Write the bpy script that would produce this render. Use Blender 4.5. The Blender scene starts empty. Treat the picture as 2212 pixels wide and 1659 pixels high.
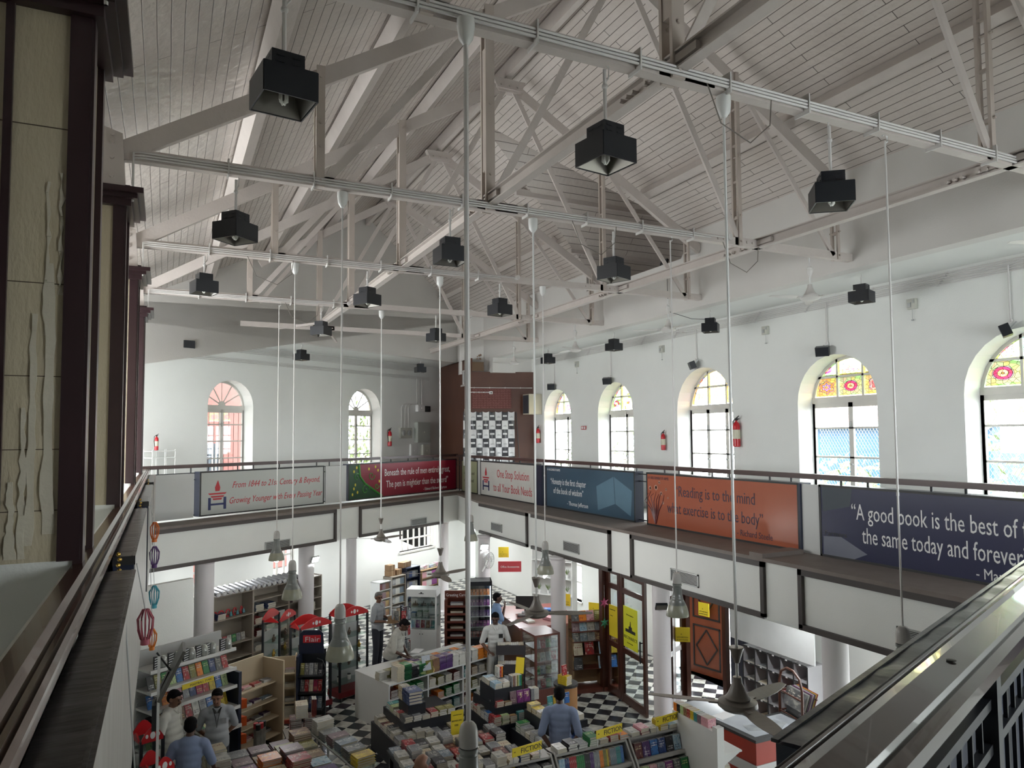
import bpy, bmesh, math, random
from mathutils import Vector as V, Matrix as Mx
from math import radians as R, sin, cos, pi, sqrt, atan2

sc = bpy.context.scene
col = sc.collection
rnd = random.Random(7)

# ------------------------------------------------------------------ camera
EYE = 5.2
cd = bpy.data.cameras.new('camera'); cam = bpy.data.objects.new('camera', cd); col.objects.link(cam)
cam.rotation_mode = 'XYZ'
_y, _p, _r = R(25.656), R(3.169), R(-.413)
_f = V((sin(_y)*cos(_p), cos(_y)*cos(_p), sin(_p)))
_rt = V((cos(_y), -sin(_y), 0)); _up = _rt.cross(_f)
_rt2 = _rt*cos(_r) + _up*sin(_r); _up2 = -_rt*sin(_r) + _up*cos(_r)
cam.matrix_world = Mx(((_rt2.x, _up2.x, -_f.x, 0), (_rt2.y, _up2.y, -_f.y, 0), (_rt2.z, _up2.z, -_f.z, EYE), (0, 0, 0, 1)))
cd.sensor_width = 36; cd.lens = 36*1560.6/2212; cd.shift_y = 25.9/2212; cd.clip_start = .02; cd.clip_end = 200
sc.camera = cam

# ------------------------------------------------------------------ sky, daylight, exposure
w = bpy.data.worlds.new('sky'); sc.world = w; w.use_nodes = True
bg = w.node_tree.nodes['Background']; bg.inputs[0].default_value = (.90, .96, 1, 1); bg.inputs[1].default_value = 9.5
def area(name, loc, rot, sx, sy, power, color=(1, 1, 1), portal=False):
    l = bpy.data.lights.new(name, 'AREA'); l.shape = 'RECTANGLE'; l.size = sx; l.size_y = sy; l.energy = power; l.color = color
    if portal: l.cycles.is_portal = True
    o = bpy.data.objects.new(name, l); col.objects.link(o); o.location = loc; o.rotation_euler = rot
    return o
sc.view_settings.view_transform = 'Standard'; sc.view_settings.look = 'None'
sc.view_settings.gamma = 1; sc.view_settings.use_curve_mapping = False
sc.view_settings.exposure = 0.98
sc.cycles.use_denoising = True
sc.cycles.max_bounces = 8; sc.cycles.diffuse_bounces = 5; sc.cycles.glossy_bounces = 3
sc.cycles.transmission_bounces = 4; sc.cycles.transparent_max_bounces = 16
sc.cycles.sample_clamp_indirect = 4; sc.cycles.caustics_reflective = False; sc.cycles.caustics_refractive = False
# added area lamp standing in for daylight from unseen left gallery windows
area('fill_left_gallery', (-2.72, 12.6, 5.6), (0, R(-90), 0), 2.6, 9.5, 330, (.95, .98, 1))

for nm_, lo_, ro_, sx_, sy_ in (('portal_right', (10.96, 12.2, 5.2), (0, R(90), 0), 3.0, 15.0), ('portal_door', (10.8, 8.5, 1.4), (0, R(90), 0), 2.6, 5.6), ('portal_near', (4.6, -1.45, 5.35), (R(90), 0, R(20.5)), 14, 1.9), ('portal_far', (3.2, 21.3, 5.4), (R(-90), 0, R(31)), 7.5, 3.0)):
    area(nm_, lo_, ro_, sx_, sy_, 1, portal=True)
# ------------------------------------------------------------------ materials
MATS = {}
def _n(nt, t, **k):
    n = nt.nodes.new(t)
    for a, v in k.items():
        if a[0] == 'i' and a[1:].isdigit(): n.inputs[int(a[1:])].default_value = v
        else: setattr(n, a, v)
    return n
def c4(c): return (c[0], c[1], c[2], 1)
def mat(name, color=(.5, .5, .5), rough=.6, metal=0, var=.08, scale=3.0, bump=0, bscale=40, c2=None, spec=None, emit=None, coat=0, stretch=(1, 1, 1)):
    if name in MATS: return MATS[name]
    m = bpy.data.materials.new(name); m.use_nodes = True; nt = m.node_tree; L = nt.links.new
    b = nt.nodes['Principled BSDF']
    b.inputs['Roughness'].default_value = rough; b.inputs['Metallic'].default_value = metal
    if spec is not None: b.inputs['Specular IOR Level'].default_value = spec
    if coat: b.inputs['Coat Weight'].default_value = coat
    tc = _n(nt, 'ShaderNodeTexCoord'); mp = _n(nt, 'ShaderNodeMapping'); mp.inputs['Scale'].default_value = stretch
    L(tc.outputs['Object'], mp.inputs[0])
    no = _n(nt, 'ShaderNodeTexNoise'); no.inputs['Scale'].default_value = scale; no.inputs['Detail'].default_value = 5
    L(mp.outputs[0], no.inputs['Vector'])
    mx = _n(nt, 'ShaderNodeMix', data_type='RGBA')
    d = c2 if c2 else tuple(max(0, q*(1-var*2)) for q in color)
    mx.inputs[6].default_value = c4(d); mx.inputs[7].default_value = c4(color if c2 else tuple(min(1, q*(1+var*.5)) for q in color))
    L(no.outputs['Fac'], mx.inputs[0]); L(mx.outputs[2], b.inputs['Base Color'])
    if bump:
        n2 = _n(nt, 'ShaderNodeTexNoise'); n2.inputs['Scale'].default_value = bscale; n2.inputs['Detail'].default_value = 4
        L(mp.outputs[0], n2.inputs['Vector'])
        bp = _n(nt, 'ShaderNodeBump'); bp.inputs['Strength'].default_value = bump; bp.inputs['Distance'].default_value = .02
        L(n2.outputs['Fac'], bp.inputs['Height']); L(bp.outputs[0], b.inputs['Normal'])
    if emit:
        b.inputs['Emission Color'].default_value = c4(emit[0]); b.inputs['Emission Strength'].default_value = emit[1]
    MATS[name] = m
    return m
def raw(name):
    m = bpy.data.materials.new(name); m.use_nodes = True; nt = m.node_tree; MATS[name] = m
    return m, nt, nt.links.new, nt.nodes['Principled BSDF']

def boards_mat(name, along_y, wid, c, gap):
    m, nt, L, b = raw(name)
    tc = _n(nt, 'ShaderNodeTexCoord'); sp = _n(nt, 'ShaderNodeSeparateXYZ'); L(tc.outputs['Object'], sp.inputs[0])
    sx = _n(nt, 'ShaderNodeMath', operation='MULTIPLY'); sx.inputs[1].default_value = 1.166
    cb = _n(nt, 'ShaderNodeCombineXYZ')
    if along_y: L(sp.outputs[0], sx.inputs[0]); L(sp.outputs[1], cb.inputs[0])
    else: L(sp.outputs[1], sx.inputs[0]); L(sp.outputs[0], cb.inputs[0])
    L(sx.outputs[0], cb.inputs[1])
    dn = _n(nt, 'ShaderNodeTexNoise'); dn.inputs['Scale'].default_value = 1.3; L(cb.outputs[0], dn.inputs['Vector'])
    ad = _n(nt, 'ShaderNodeVectorMath', operation='MULTIPLY_ADD'); ad.inputs[1].default_value = (0, .02, 0)
    L(dn.outputs['Color'], ad.inputs[0]); L(cb.outputs[0], ad.inputs[2])
    br = _n(nt, 'ShaderNodeTexBrick'); br.offset = .37
    br.inputs['Scale'].default_value = 1; br.inputs['Brick Width'].default_value = 3.3; br.inputs['Row Height'].default_value = wid
    br.inputs['Mortar Size'].default_value = gap; br.inputs['Mortar Smooth'].default_value = .3
    br.inputs['Color1'].default_value = c4(c); br.inputs['Color2'].default_value = c4([q*.94 for q in c]); br.inputs['Mortar'].default_value = (.13, .11, .1, 1)
    L(ad.outputs[0], br.inputs['Vector'])
    n2 = _n(nt, 'ShaderNodeTexNoise'); n2.inputs['Scale'].default_value = .9; n2.inputs['Detail'].default_value = 6; L(cb.outputs[0], n2.inputs['Vector'])
    mx = _n(nt, 'ShaderNodeMix', data_type='RGBA', blend_type='MULTIPLY'); mx.inputs[0].default_value = 1
    rp = _n(nt, 'ShaderNodeValToRGB'); rp.color_ramp.elements[0].position = .3; rp.color_ramp.elements[0].color = (.88, .86, .84, 1); rp.color_ramp.elements[1].position = .6; rp.color_ramp.elements[1].color = (1, 1, 1, 1)
    L(n2.outputs['Fac'], rp.inputs[0]); L(br.outputs['Color'], mx.inputs[6]); L(rp.outputs[0], mx.inputs[7]); L(mx.outputs[2], b.inputs['Base Color'])
    b.inputs['Roughness'].default_value = .17
    n3 = _n(nt, 'ShaderNodeTexNoise'); n3.inputs['Scale'].default_value = 9; n3.inputs['Detail'].default_value = 3; L(cb.outputs[0], n3.inputs['Vector'])
    hm = _n(nt, 'ShaderNodeMath', operation='MULTIPLY_ADD'); hm.inputs[1].default_value = -1.6; L(br.outputs['Fac'], hm.inputs[0]); L(n3.outputs['Fac'], hm.inputs[2])
    bp = _n(nt, 'ShaderNodeBump'); bp.inputs['Strength'].default_value = .8; bp.inputs['Distance'].default_value = .014
    L(hm.outputs[0], bp.inputs['Height']); L(bp.outputs[0], b.inputs['Normal'])
    return m
def glass_mat(name, tint=(1, 1, 1), refl=.08, rough=.02):
    m, nt, L, b = raw(name)
    tr = _n(nt, 'ShaderNodeBsdfTransparent'); tr.inputs[0].default_value = c4(tint)
    gl = _n(nt, 'ShaderNodeBsdfGlossy'); gl.inputs['Roughness'].default_value = rough
    mx = _n(nt, 'ShaderNodeMixShader'); mx.inputs[0].default_value = refl
    L(tr.outputs[0], mx.inputs[1]); L(gl.outputs[0], mx.inputs[2]); L(mx.outputs[0], nt.nodes['Material Output'].inputs[0])
    return m
def stained_mat(name, base, ring, petal, k):
    """leaded stained glass: lead lines, a round medallion with petals, pale quarries round it"""
    m, nt, L, b = raw(name)
    tc = _n(nt, 'ShaderNodeTexCoord'); sp = _n(nt, 'ShaderNodeSeparateXYZ'); L(tc.outputs['Generated'], sp.inputs[0])
    cb = _n(nt, 'ShaderNodeCombineXYZ'); L(sp.outputs[1], cb.inputs[0]); L(sp.outputs[2], cb.inputs[1])
    su = _n(nt, 'ShaderNodeVectorMath', operation='SUBTRACT'); su.inputs[1].default_value = (.5, .5, 0); L(cb.outputs[0], su.inputs[0])
    ln = _n(nt, 'ShaderNodeVectorMath', operation='LENGTH'); L(su.outputs[0], ln.inputs[0])
    s2 = _n(nt, 'ShaderNodeSeparateXYZ'); L(su.outputs[0], s2.inputs[0])
    an = _n(nt, 'ShaderNodeMath', operation='ARCTAN2'); L(s2.outputs[1], an.inputs[0]); L(s2.outputs[0], an.inputs[1])
    mk = _n(nt, 'ShaderNodeMath', operation='MULTIPLY'); mk.inputs[1].default_value = k; L(an.outputs[0], mk.inputs[0])
    si = _n(nt, 'ShaderNodeMath', operation='COSINE'); L(mk.outputs[0], si.inputs[0])
    md = _n(nt, 'ShaderNodeMath', operation='MULTIPLY_ADD'); md.inputs[1].default_value = .045; L(si.outputs[0], md.inputs[0]); L(ln.outputs['Value'], md.inputs[2])
    rp = _n(nt, 'ShaderNodeValToRGB'); cr = rp.color_ramp; cr.interpolation = 'CONSTANT'
    st = [(0, (.95, .75, .1)), (.07, (.02, .02, .02)), (.09, petal), (.19, (.02, .02, .02)), (.205, ring), (.30, (.02, .02, .02)), (.32, (.9, .9, .95)), (.335, (.02, .02, .02)), (.35, base)]
    cr.elements[0].position = 0; cr.elements[0].color = c4(st[0][1]); cr.elements[1].position = st[1][0]; cr.elements[1].color = c4(st[1][1])
    for p, c in st[2:]:
        e = cr.elements.new(p); e.color = c4(c)
    L(md.outputs[0], rp.inputs[0])
    vo = _n(nt, 'ShaderNodeTexVoronoi', feature='DISTANCE_TO_EDGE', voronoi_dimensions='2D'); vo.inputs['Scale'].default_value = 6; L(cb.outputs[0], vo.inputs['Vector'])
    lt = _n(nt, 'ShaderNodeMath', operation='LESS_THAN'); lt.inputs[1].default_value = .035; L(vo.outputs['Distance'], lt.inputs[0])
    v2 = _n(nt, 'ShaderNodeTexVoronoi', voronoi_dimensions='2D'); v2.inputs['Scale'].default_value = 6; L(cb.outputs[0], v2.inputs['Vector'])
    mb = _n(nt, 'ShaderNodeMix', data_type='RGBA', blend_type='MULTIPLY'); mb.inputs[0].default_value = .45; L(rp.outputs[0], mb.inputs[6]); L(v2.outputs['Color'], mb.inputs[7])
    ml = _n(nt, 'ShaderNodeMix', data_type='RGBA'); ml.inputs[7].default_value = (.01, .01, .01, 1)
    L(lt.outputs[0], ml.inputs[0]); L(mb.outputs[2], ml.inputs[6])
    tr = _n(nt, 'ShaderNodeBsdfTransparent'); L(ml.outputs[2], tr.inputs[0])
    di = _n(nt, 'ShaderNodeBsdfDiffuse'); L(ml.outputs[2], di.inputs[0])
    mx = _n(nt, 'ShaderNodeMixShader'); mx.inputs[0].default_value = .2
    L(tr.outputs[0], mx.inputs[1]); L(di.outputs[0], mx.inputs[2]); L(mx.outputs[0], nt.nodes['Material Output'].inputs[0])
    return m
def checker_mat():
    m, nt, L, b = raw('marble_tile')
    tc = _n(nt, 'ShaderNodeTexCoord'); mp = _n(nt, 'ShaderNodeMapping'); mp.inputs['Rotation'].default_value = (0, 0, R(45)); mp.inputs['Location'].default_value = (.06, .02, 0)
    L(tc.outputs['Object'], mp.inputs[0])
    ck = _n(nt, 'ShaderNodeTexChecker'); ck.inputs['Scale'].default_value = 1/.256; L(mp.outputs[0], ck.inputs[0])
    no = _n(nt, 'ShaderNodeTexNoise'); no.inputs['Scale'].default_value = 6; no.inputs['Detail'].default_value = 8; no.inputs['Roughness'].default_value = .65; L(mp.outputs[0], no.inputs['Vector'])
    rw = _n(nt, 'ShaderNodeValToRGB'); rw.color_ramp.elements[0].position = .35; rw.color_ramp.elements[0].color = (.30, .29, .25, 1); rw.color_ramp.elements[1].position = .62; rw.color_ramp.elements[1].color = (.62, .61, .56, 1)
    rk = _n(nt, 'ShaderNodeValToRGB'); rk.color_ramp.elements[0].position = .4; rk.color_ramp.elements[0].color = (.012, .013, .016, 1); rk.color_ramp.elements[1].position = .75; rk.color_ramp.elements[1].color = (.07, .075, .085, 1)
    L(no.outputs['Fac'], rw.inputs[0]); L(no.outputs['Fac'], rk.inputs[0])
    mx = _n(nt, 'ShaderNodeMix', data_type='RGBA'); L(ck.outputs['Fac'], mx.inputs[0]); L(rw.outputs[0], mx.inputs[6]); L(rk.outputs[0], mx.inputs[7]); L(mx.outputs[2], b.inputs['Base Color'])
    b.inputs['Roughness'].default_value = .22
    return m
def cover_mat(i, a, bcol, t, style):
    """printed book cover: a ground colour, a picture of noise shapes, bars of small type"""
    m, nt, L, b = raw('cover_%s' % i)
    tc = _n(nt, 'ShaderNodeTexCoord')
    no = _n(nt, 'ShaderNodeTexNoise'); no.inputs['Scale'].default_value = 3.2; no.inputs['Detail'].default_value = 5; L(tc.outputs['Generated'], no.inputs['Vector'])
    mo = _n(nt, 'ShaderNodeMapping'); mo.inputs['Location'].default_value = (i*3.7, i*1.9, i*2.3); L(tc.outputs['Generated'], mo.inputs[0]); L(mo.outputs[0], no.inputs['Vector'])
    rp = _n(nt, 'ShaderNodeValToRGB'); cr = rp.color_ramp; cr.interpolation = 'CONSTANT' if style else 'LINEAR'
    cr.elements[0].color = c4(a); cr.elements[1].color = c4(bcol); cr.elements[0].position = .3; cr.elements[1].position = .56
    e = cr.elements.new(.66); e.color = c4([(x+y)/2 for x, y in zip(a, t)])
    L(no.outputs['Fac'], rp.inputs[0])
    # bars of type: bands across the cover broken up by fine noise
    sp = _n(nt, 'ShaderNodeSeparateXYZ'); L(tc.outputs['Generated'], sp.inputs[0])
    wv = _n(nt, 'ShaderNodeMath', operation='SINE'); ml = _n(nt, 'ShaderNodeMath', operation='MULTIPLY'); ml.inputs[1].default_value = 42; L(sp.outputs[1], ml.inputs[0]); L(ml.outputs[0], wv.inputs[0])
    n2 = _n(nt, 'ShaderNodeTexNoise'); n2.inputs['Scale'].default_value = 1; mp = _n(nt, 'ShaderNodeMapping'); mp.inputs['Scale'].default_value = (26, 3, 3); L(mo.outputs[0], mp.inputs[0]); L(mp.outputs[0], n2.inputs['Vector'])
    g1 = _n(nt, 'ShaderNodeMath', operation='GREATER_THAN'); g1.inputs[1].default_value = .1; L(wv.outputs[0], g1.inputs[0])
    g2 = _n(nt, 'ShaderNodeMath', operation='GREATER_THAN'); g2.inputs[1].default_value = .5; L(n2.outputs['Fac'], g2.inputs[0])
    g3 = _n(nt, 'ShaderNodeMath', operation='COMPARE'); g3.inputs[1].default_value = .74 if i % 3 else .3; g3.inputs[2].default_value = .14; L(sp.outputs[1], g3.inputs[0])
    g4 = _n(nt, 'ShaderNodeMath', operation='COMPARE'); g4.inputs[1].default_value = .5; g4.inputs[2].default_value = .36; L(sp.outputs[0], g4.inputs[0])
    m1 = _n(nt, 'ShaderNodeMath', operation='MULTIPLY'); L(g1.outputs[0], m1.inputs[0]); L(g2.outputs[0], m1.inputs[1])
    m2 = _n(nt, 'ShaderNodeMath', operation='MULTIPLY'); L(m1.outputs[0], m2.inputs[0]); L(g3.outputs[0], m2.inputs[1])
    m3 = _n(nt, 'ShaderNodeMath', operation='MULTIPLY'); L(m2.outputs[0], m3.inputs[0]); L(g4.outputs[0], m3.inputs[1])
    mx = _n(nt, 'ShaderNodeMix', data_type='RGBA'); mx.inputs[7].default_value = c4(t); L(m3.outputs[0], mx.inputs[0]); L(rp.outputs[0], mx.inputs[6]); L(mx.outputs[2], b.inputs['Base Color'])
    b.inputs['Roughness'].default_value = .35
    return m

# ------------------------------------------------------------------ mesh helpers
class B:
    def __init__(s): s.v = []; s.f = []; s.m = []
    def add(s, vs, fs, m=0):
        k = len(s.v); s.v += [tuple(p) for p in vs]; s.f += [tuple(k+i for i in f) for f in fs]; s.m += [m]*len(fs)
    def box(s, x0, x1, y0, y1, z0, z1, m=0, T=None):
        vs = [V((x, y, z)) for z in (z0, z1) for y in (y0, y1) for x in (x0, x1)]
        if T: vs = [T @ p for p in vs]
        s.add(vs, [(0, 2, 3, 1), (4, 5, 7, 6), (0, 1, 5, 4), (2, 6, 7, 3), (0, 4, 6, 2), (1, 3, 7, 5)], m); return s
    def bar(s, p0, p1, w, h, m=0, up=(0, 0, 1)):
        p0 = V(p0); p1 = V(p1); d = p1-p0; L = d.length; d.normalize(); u = V(up)
        x = d.cross(u)
        if x.length < 1e-4: x = d.cross(V((0, 1, 0)))
        x.normalize(); z = x.cross(d)
        T = Mx(((x.x, d.x, z.x, p0.x), (x.y, d.y, z.y, p0.y), (x.z, d.z, z.z, p0.z), (0, 0, 0, 1)))
        return s.box(-w/2, w/2, 0, L, -h/2, h/2, m, T)
    def lathe(s, prof, c=(0, 0, 0), n=20, m=0, T=None, cap=True):
        vs = []; fs = []; c = V(c)
        for r, z in prof:
            for i in range(n):
                a = 2*pi*i/n; p = V((r*cos(a), r*sin(a), z)); p = (T @ p) if T else p; vs.append(c+p)
        for j in range(len(prof)-1):
            for i in range(n): fs.append((j*n+i, j*n+(i+1) % n, (j+1)*n+(i+1) % n, (j+1)*n+i))
        if cap:
            fs.append(tuple(range(n))[::-1]); fs.append(tuple((len(prof)-1)*n+i for i in range(n)))
        s.add(vs, fs, m); return s
    def cyl(s, p0, p1, r, r1=None, n=12, m=0):
        p0 = V(p0); d = V(p1)-p0; q = d.to_track_quat('Z', 'Y').to_matrix().to_4x4()
        return s.lathe([(r, 0), (r if r1 is None else r1, d.length)], p0, n, m, q)
    def tube(s, pts, r, n=6, m=0):
        pts = [V(p) for p in pts]; vs = []; fs = []; K = len(pts)
        for k, p in enumerate(pts):
            d = (pts[min(k+1, K-1)]-pts[max(k-1, 0)]).normalized()
            u = d.cross(V((.13, .21, .97))); u = u if u.length > .05 else d.cross(V((1, 0, 0))); u.normalize(); w = d.cross(u)
            rr = r[k] if isinstance(r, (list, tuple)) else r
            for i in range(n):
                a = 2*pi*i/n; vs.append(p+u*(rr*cos(a))+w*(rr*sin(a)))
        for k in range(K-1):
            for i in range(n): fs.append((k*n+i, k*n+(i+1) % n, (k+1)*n+(i+1) % n, (k+1)*n+i))
        fs.append(tuple(range(n))[::-1]); fs.append(tuple((K-1)*n+i for i in range(n)))
        s.add(vs, fs, m); return s
    def prism(s, poly, z0, z1, m=0, T=None):
        n = len(poly); vs = [V((x, y, z0)) for x, y in poly]+[V((x, y, z1)) for x, y in poly]
        if T: vs = [T @ p for p in vs]
        s.add(vs, [tuple(range(n))[::-1], tuple(range(n, 2*n))]+[(i, (i+1) % n, n+(i+1) % n, n+i) for i in range(n)], m); return s
    def ball(s, c, r, n=14, k=8, sc=(1, 1, 1), m=0):
        prof = [(max(1e-4, r*sin(pi*j/k)), -r*cos(pi*j/k)) for j in range(k+1)]
        return s.lathe(prof, c, n, m, Mx.Diagonal((*sc, 1)), cap=False)
    def mesh(s, name, mats, smooth=False):
        me = bpy.data.meshes.new(name); me.from_pydata(s.v, [], s.f)
        for mm in (mats if isinstance(mats, (list, tuple)) else [mats]): me.materials.append(mm)
        me.polygons.foreach_set('material_index', s.m)
        b = bmesh.new(); b.from_mesh(me); bmesh.ops.recalc_face_normals(b, faces=b.faces); b.to_mesh(me); b.free()
        if smooth:
            me.polygons.foreach_set('use_smooth', [True]*len(me.polygons)); me.set_sharp_from_angle(angle=R(35))
        me.update(); return me
    def obj(s, name, mats, parent=None, label=None, cat=None, group=None, kind=None, smooth=False, loc=(0, 0, 0), rot=(0, 0, 0)):
        o = bpy.data.objects.new(name, s.mesh(name, mats, smooth)); col.objects.link(o)
        o.location = loc; o.rotation_euler = rot
        return tag(o, label, cat, group, kind, parent)
def tag(o, label=None, cat=None, group=None, kind=None, parent=None):
    if parent: o.parent = parent
    if label: o['label'] = label
    if cat: o['category'] = cat
    if group: o['group'] = group
    if kind: o['kind'] = kind
    return o
def thing(name, label, cat, loc=(0, 0, 0), rz=0, group=None):
    o = bpy.data.objects.new(name, None); col.objects.link(o); o.location = loc; o.rotation_euler = (0, 0, rz)
    return tag(o, label, cat, group)
def dup(o, parent=None, loc=None, rz=None, label=None, group=None):
    c = o.copy(); col.objects.link(c)
    if parent: c.parent = parent
    if loc is not None: c.location = loc
    if rz is not None: c.rotation_euler = (0, 0, rz)
    if label: c['label'] = label
    if group: c['group'] = group
    for ch in list(o.children): dup(ch, c)
    return c
FACE = {}
def struct(name, b, m, parent=None, smooth=False):
    o = b.obj(name, m, parent, smooth=smooth)
    if not parent: o['kind'] = 'structure'
    return o
def text(body, size, m, parent, loc, rot=(R(90), 0, 0), shear=0, align='LEFT', ext=.002, sx=1, space=1):
    cu = bpy.data.curves.new('txt', 'FONT'); cu.body = body; cu.size = size; cu.shear = shear; cu.align_x = align; cu.extrude = ext; cu.resolution_u = 2
    cu.space_character = space
    to = bpy.data.objects.new('lettering', cu); col.objects.link(to)
    me = bpy.data.meshes.new_from_object(to.evaluated_get(bpy.context.evaluated_depsgraph_get()))
    bpy.data.objects.remove(to); me.materials.clear(); me.materials.append(m)
    o = bpy.data.objects.new('lettering', me); col.objects.link(o); o.location = loc; o.rotation_euler = rot; o.scale = (sx, 1, 1)
    if parent: o.parent = parent
    return o

# frame of the slanting far side: T runs along it, N points away from the hall
TX, TY = .85663, .51593
def far(t, off, z=0):   # off: distance of a plane from the eye's foot, measured across the slanting side
    return V((TX*t-TY*off, TY*t+TX*off, z))
FAR = Mx(((TX, -TY, 0, 0), (TY, TX, 0, 0), (0, 0, 1, 0), (0, 0, 0, 1)))
FA = atan2(TY, TX)

# palette
wall = mat('wall_paint', (.74, .75, .72), .55, var=.05, scale=1.2, bump=.12, bscale=60)
wallw = mat('wall_paint_upper', (.67, .65, .62), .6, var=.06, scale=1.0, bump=.12, bscale=50)
steel = mat('truss_paint', (.56, .505, .47), .42, var=.07, scale=5, bump=.15, bscale=30)
steel2 = mat('truss_post_paint', (.52, .46, .42), .5, c2=(.40, .34, .29), scale=2.2, stretch=(3, 3, .7))
pipew = mat('white_pipe', (.62, .60, .58), .4)
roofm = boards_mat('roof_boards', True, .115, (.60, .545, .505), .0045)
roofx = boards_mat('roof_boards_wing', False, .13, (.60, .545, .505), .0045)
black = mat('black_metal', (.012, .014, .018), .38, var=.1)
dark = mat('dark_trim', (.055, .045, .042), .5, var=.12)
darkw = mat('dark_mahogany', (.030, .013, .016), .32, var=.2, scale=2)
cream = mat('cream_paint', (.52, .46, .34), .5, c2=(.43, .37, .25), scale=2, stretch=(3, 3, 1), bump=.35, bscale=14)
rwood = mat('rail_wood', (.13, .062, .036), .24, c2=(.03, .014, .01), scale=1.6, stretch=(4, 1, 4), coat=.3)
white = mat('white_laminate', (.72, .73, .72), .35, var=.03)
grey = mat('grey_metal', (.42, .43, .42), .35, metal=.3)
gwhite = mat('gloss_white', (.70, .70, .68), .25, var=.03)
red = mat('red_enamel', (.50, .012, .015), .3, var=.05)
bred = mat('brick_red_laminate', (.30, .035, .02), .4, var=.08)
navy = mat('navy_panel', (.010, .016, .04), .45, var=.1)
yellow = mat('yellow_card', (.80, .62, .03), .45, var=.03)
inkb = mat('ink_black', (.02, .02, .02), .5)
inkw = mat('ink_white', (.75, .75, .75), .5)
inkr = mat('ink_red', (.50, .03, .04), .5)
inkn = mat('ink_navy', (.02, .03, .12), .5)
glass = glass_mat('window_glass')
# ================================================================== the building
RZ, RS, RX = 11.5, .6, 5.1            # ridge height, slope, ridge x
SOF = 7.63                            # underside of the gallery ceiling
XU, DU = 9.1, 14.6                    # faces of the upper walls
XO, DO = 10.45, 16.2                  # inner faces of the outer walls
TR = [.77, 4.06, 7.355, 10.68, 14.06, 17.29]
b = B(); b.box(-4.5, 13.5, -4.5, 25.5, -.12, 0); struct('floor', b, checker_mat())
# roof: left slope; right slope with the hole where the side wing opens
def rz(x): return RZ-RS*abs(x-RX)
b = B()
def slab(pts, m=0):
    lo = [V(p) for p in pts]; hi = [p+V((0, 0, .12)) for p in lo]; n = len(lo)
    b.add(lo+hi, [tuple(range(n)), tuple(range(n, 2*n))[::-1]]+[(i, (i+1) % n, n+(i+1) % n, n+i) for i in range(n)], m)
Y0, Y1 = -5, 27
slab([(-4.5, Y0, rz(-4.5)), (RX, Y0, RZ), (RX, Y1, RZ), (-4.5, Y1, rz(-4.5))])
VA, VB, VC = (5.45, 12.62), (9.35, 10.75), (9.35, 14.75)
slab([(RX, Y0, RZ), (9.35, Y0, rz(9.35)), (9.35, VB[1], rz(9.35)), (VA[0], VA[1], rz(VA[0])), (RX, VA[1], RZ)])
slab([(RX, VA[1], RZ), (VA[0], VA[1], rz(VA[0])), (9.35, VC[1], rz(9.35)), (9.35, Y1, rz(9.35)), (RX, Y1, RZ)])
zt, zb = rz(5.45), rz(9.35)
slab([(VA[0], VA[1], zt), (9.35, VC[1], zb), (11.6, VC[1], zb), (11.6, VA[1], zt)], 1)
slab([(VA[0], VA[1], zt), (11.6, VA[1], zt), (11.6, VB[1], zb), (9.35, VB[1], zb)], 1)
struct('ceiling', b, [roofm, roofx])
b = B(); b.prism([(VB[1], 7.8), (VC[1], 7.8), (VC[1], zb), (VA[1], zt), (VB[1], zb)], 0, .2, 0, Mx(((0, 0, 1, 11.5), (1, 0, 0, 0), (0, 1, 0, 0), (0, 0, 0, 1))))
b.box(9.35, 11.5, VC[1], VC[1]+.2, 7.8, zb+.05); b.box(9.35, 11.5, VB[1]-.2, VB[1], 7.8, zb+.05)
b.box(9.35, 11.7, VB[1]-.2, VC[1]+.2, 8.40, 8.48)
struct('wall_wing', b, wallw)
b = B(); b.bar((6.6, 13.5, 10.35), (11.5, 13.5, 10.35), .1, .14); b.bar((8.4, 14.3, 9.5), (11.5, 14.3, 9.5), .1, .16); struct('trim_1', b, steel)
# upper walls
cy = (DU+TY*XU)/TX
b = B()
b.box(XU, XU+.25, -4.5, VB[1], SOF, rz(XU)+.05); b.box(XU, XU+.25, VC[1], cy+.4, SOF, rz(XU)+.05); b.box(XU, XU+.25, VB[1], VC[1], SOF, 8.66)
struct('wall_upper_right', b, wallw)
b = B(); pts = []
def tz(X): return (X-(-TY*DU))/TX   # t on the far plane where x = X
ts = [tz(-4.5), tz(RX), tz(XU)]
poly = [(ts[0], SOF), (ts[2], SOF), (ts[2], rz(XU)), (ts[1], RZ), (ts[0], rz(-4.5))]
Tf = Mx(((TX, 0, -TY, -TY*DU), (TY, 0, TX, TX*DU), (0, 1, 0, 0), (0, 0, 0, 1)))
b.prism(poly, 0, .25, 0, Tf); struct('wall_upper_far', b, wallw)
# corner pier between the two upper walls and the dropped beam beside it
b = B(); b.prism([(8.55, 21.7), (9.1, 21.0), (9.5, 21.2), (9.5, 23.0), (8.9, 23.0)], 7.2, 9.3); b.box(9.1, 10.45, 20.3, 21.3, 7.17, 7.63)
struct('trim_2', b, wallw)
# gallery ceilings
b = B()
co = (DO+TY*XO)/TX
b.prism([(XU+.25, -4.5), (XO+.3, -4.5), (XO+.3, co+.5), (XU+.25, cy)], SOF, SOF+.15)
b.add([far(-7, DU+.25, SOF), far(tz(XU)+.3, DU+.25, SOF), V((XO+.3, co+.6, SOF)), far(-7, DO+.3, SOF)], [(0, 1, 2, 3)])
struct('ceiling_gallery', b, wall)

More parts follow.
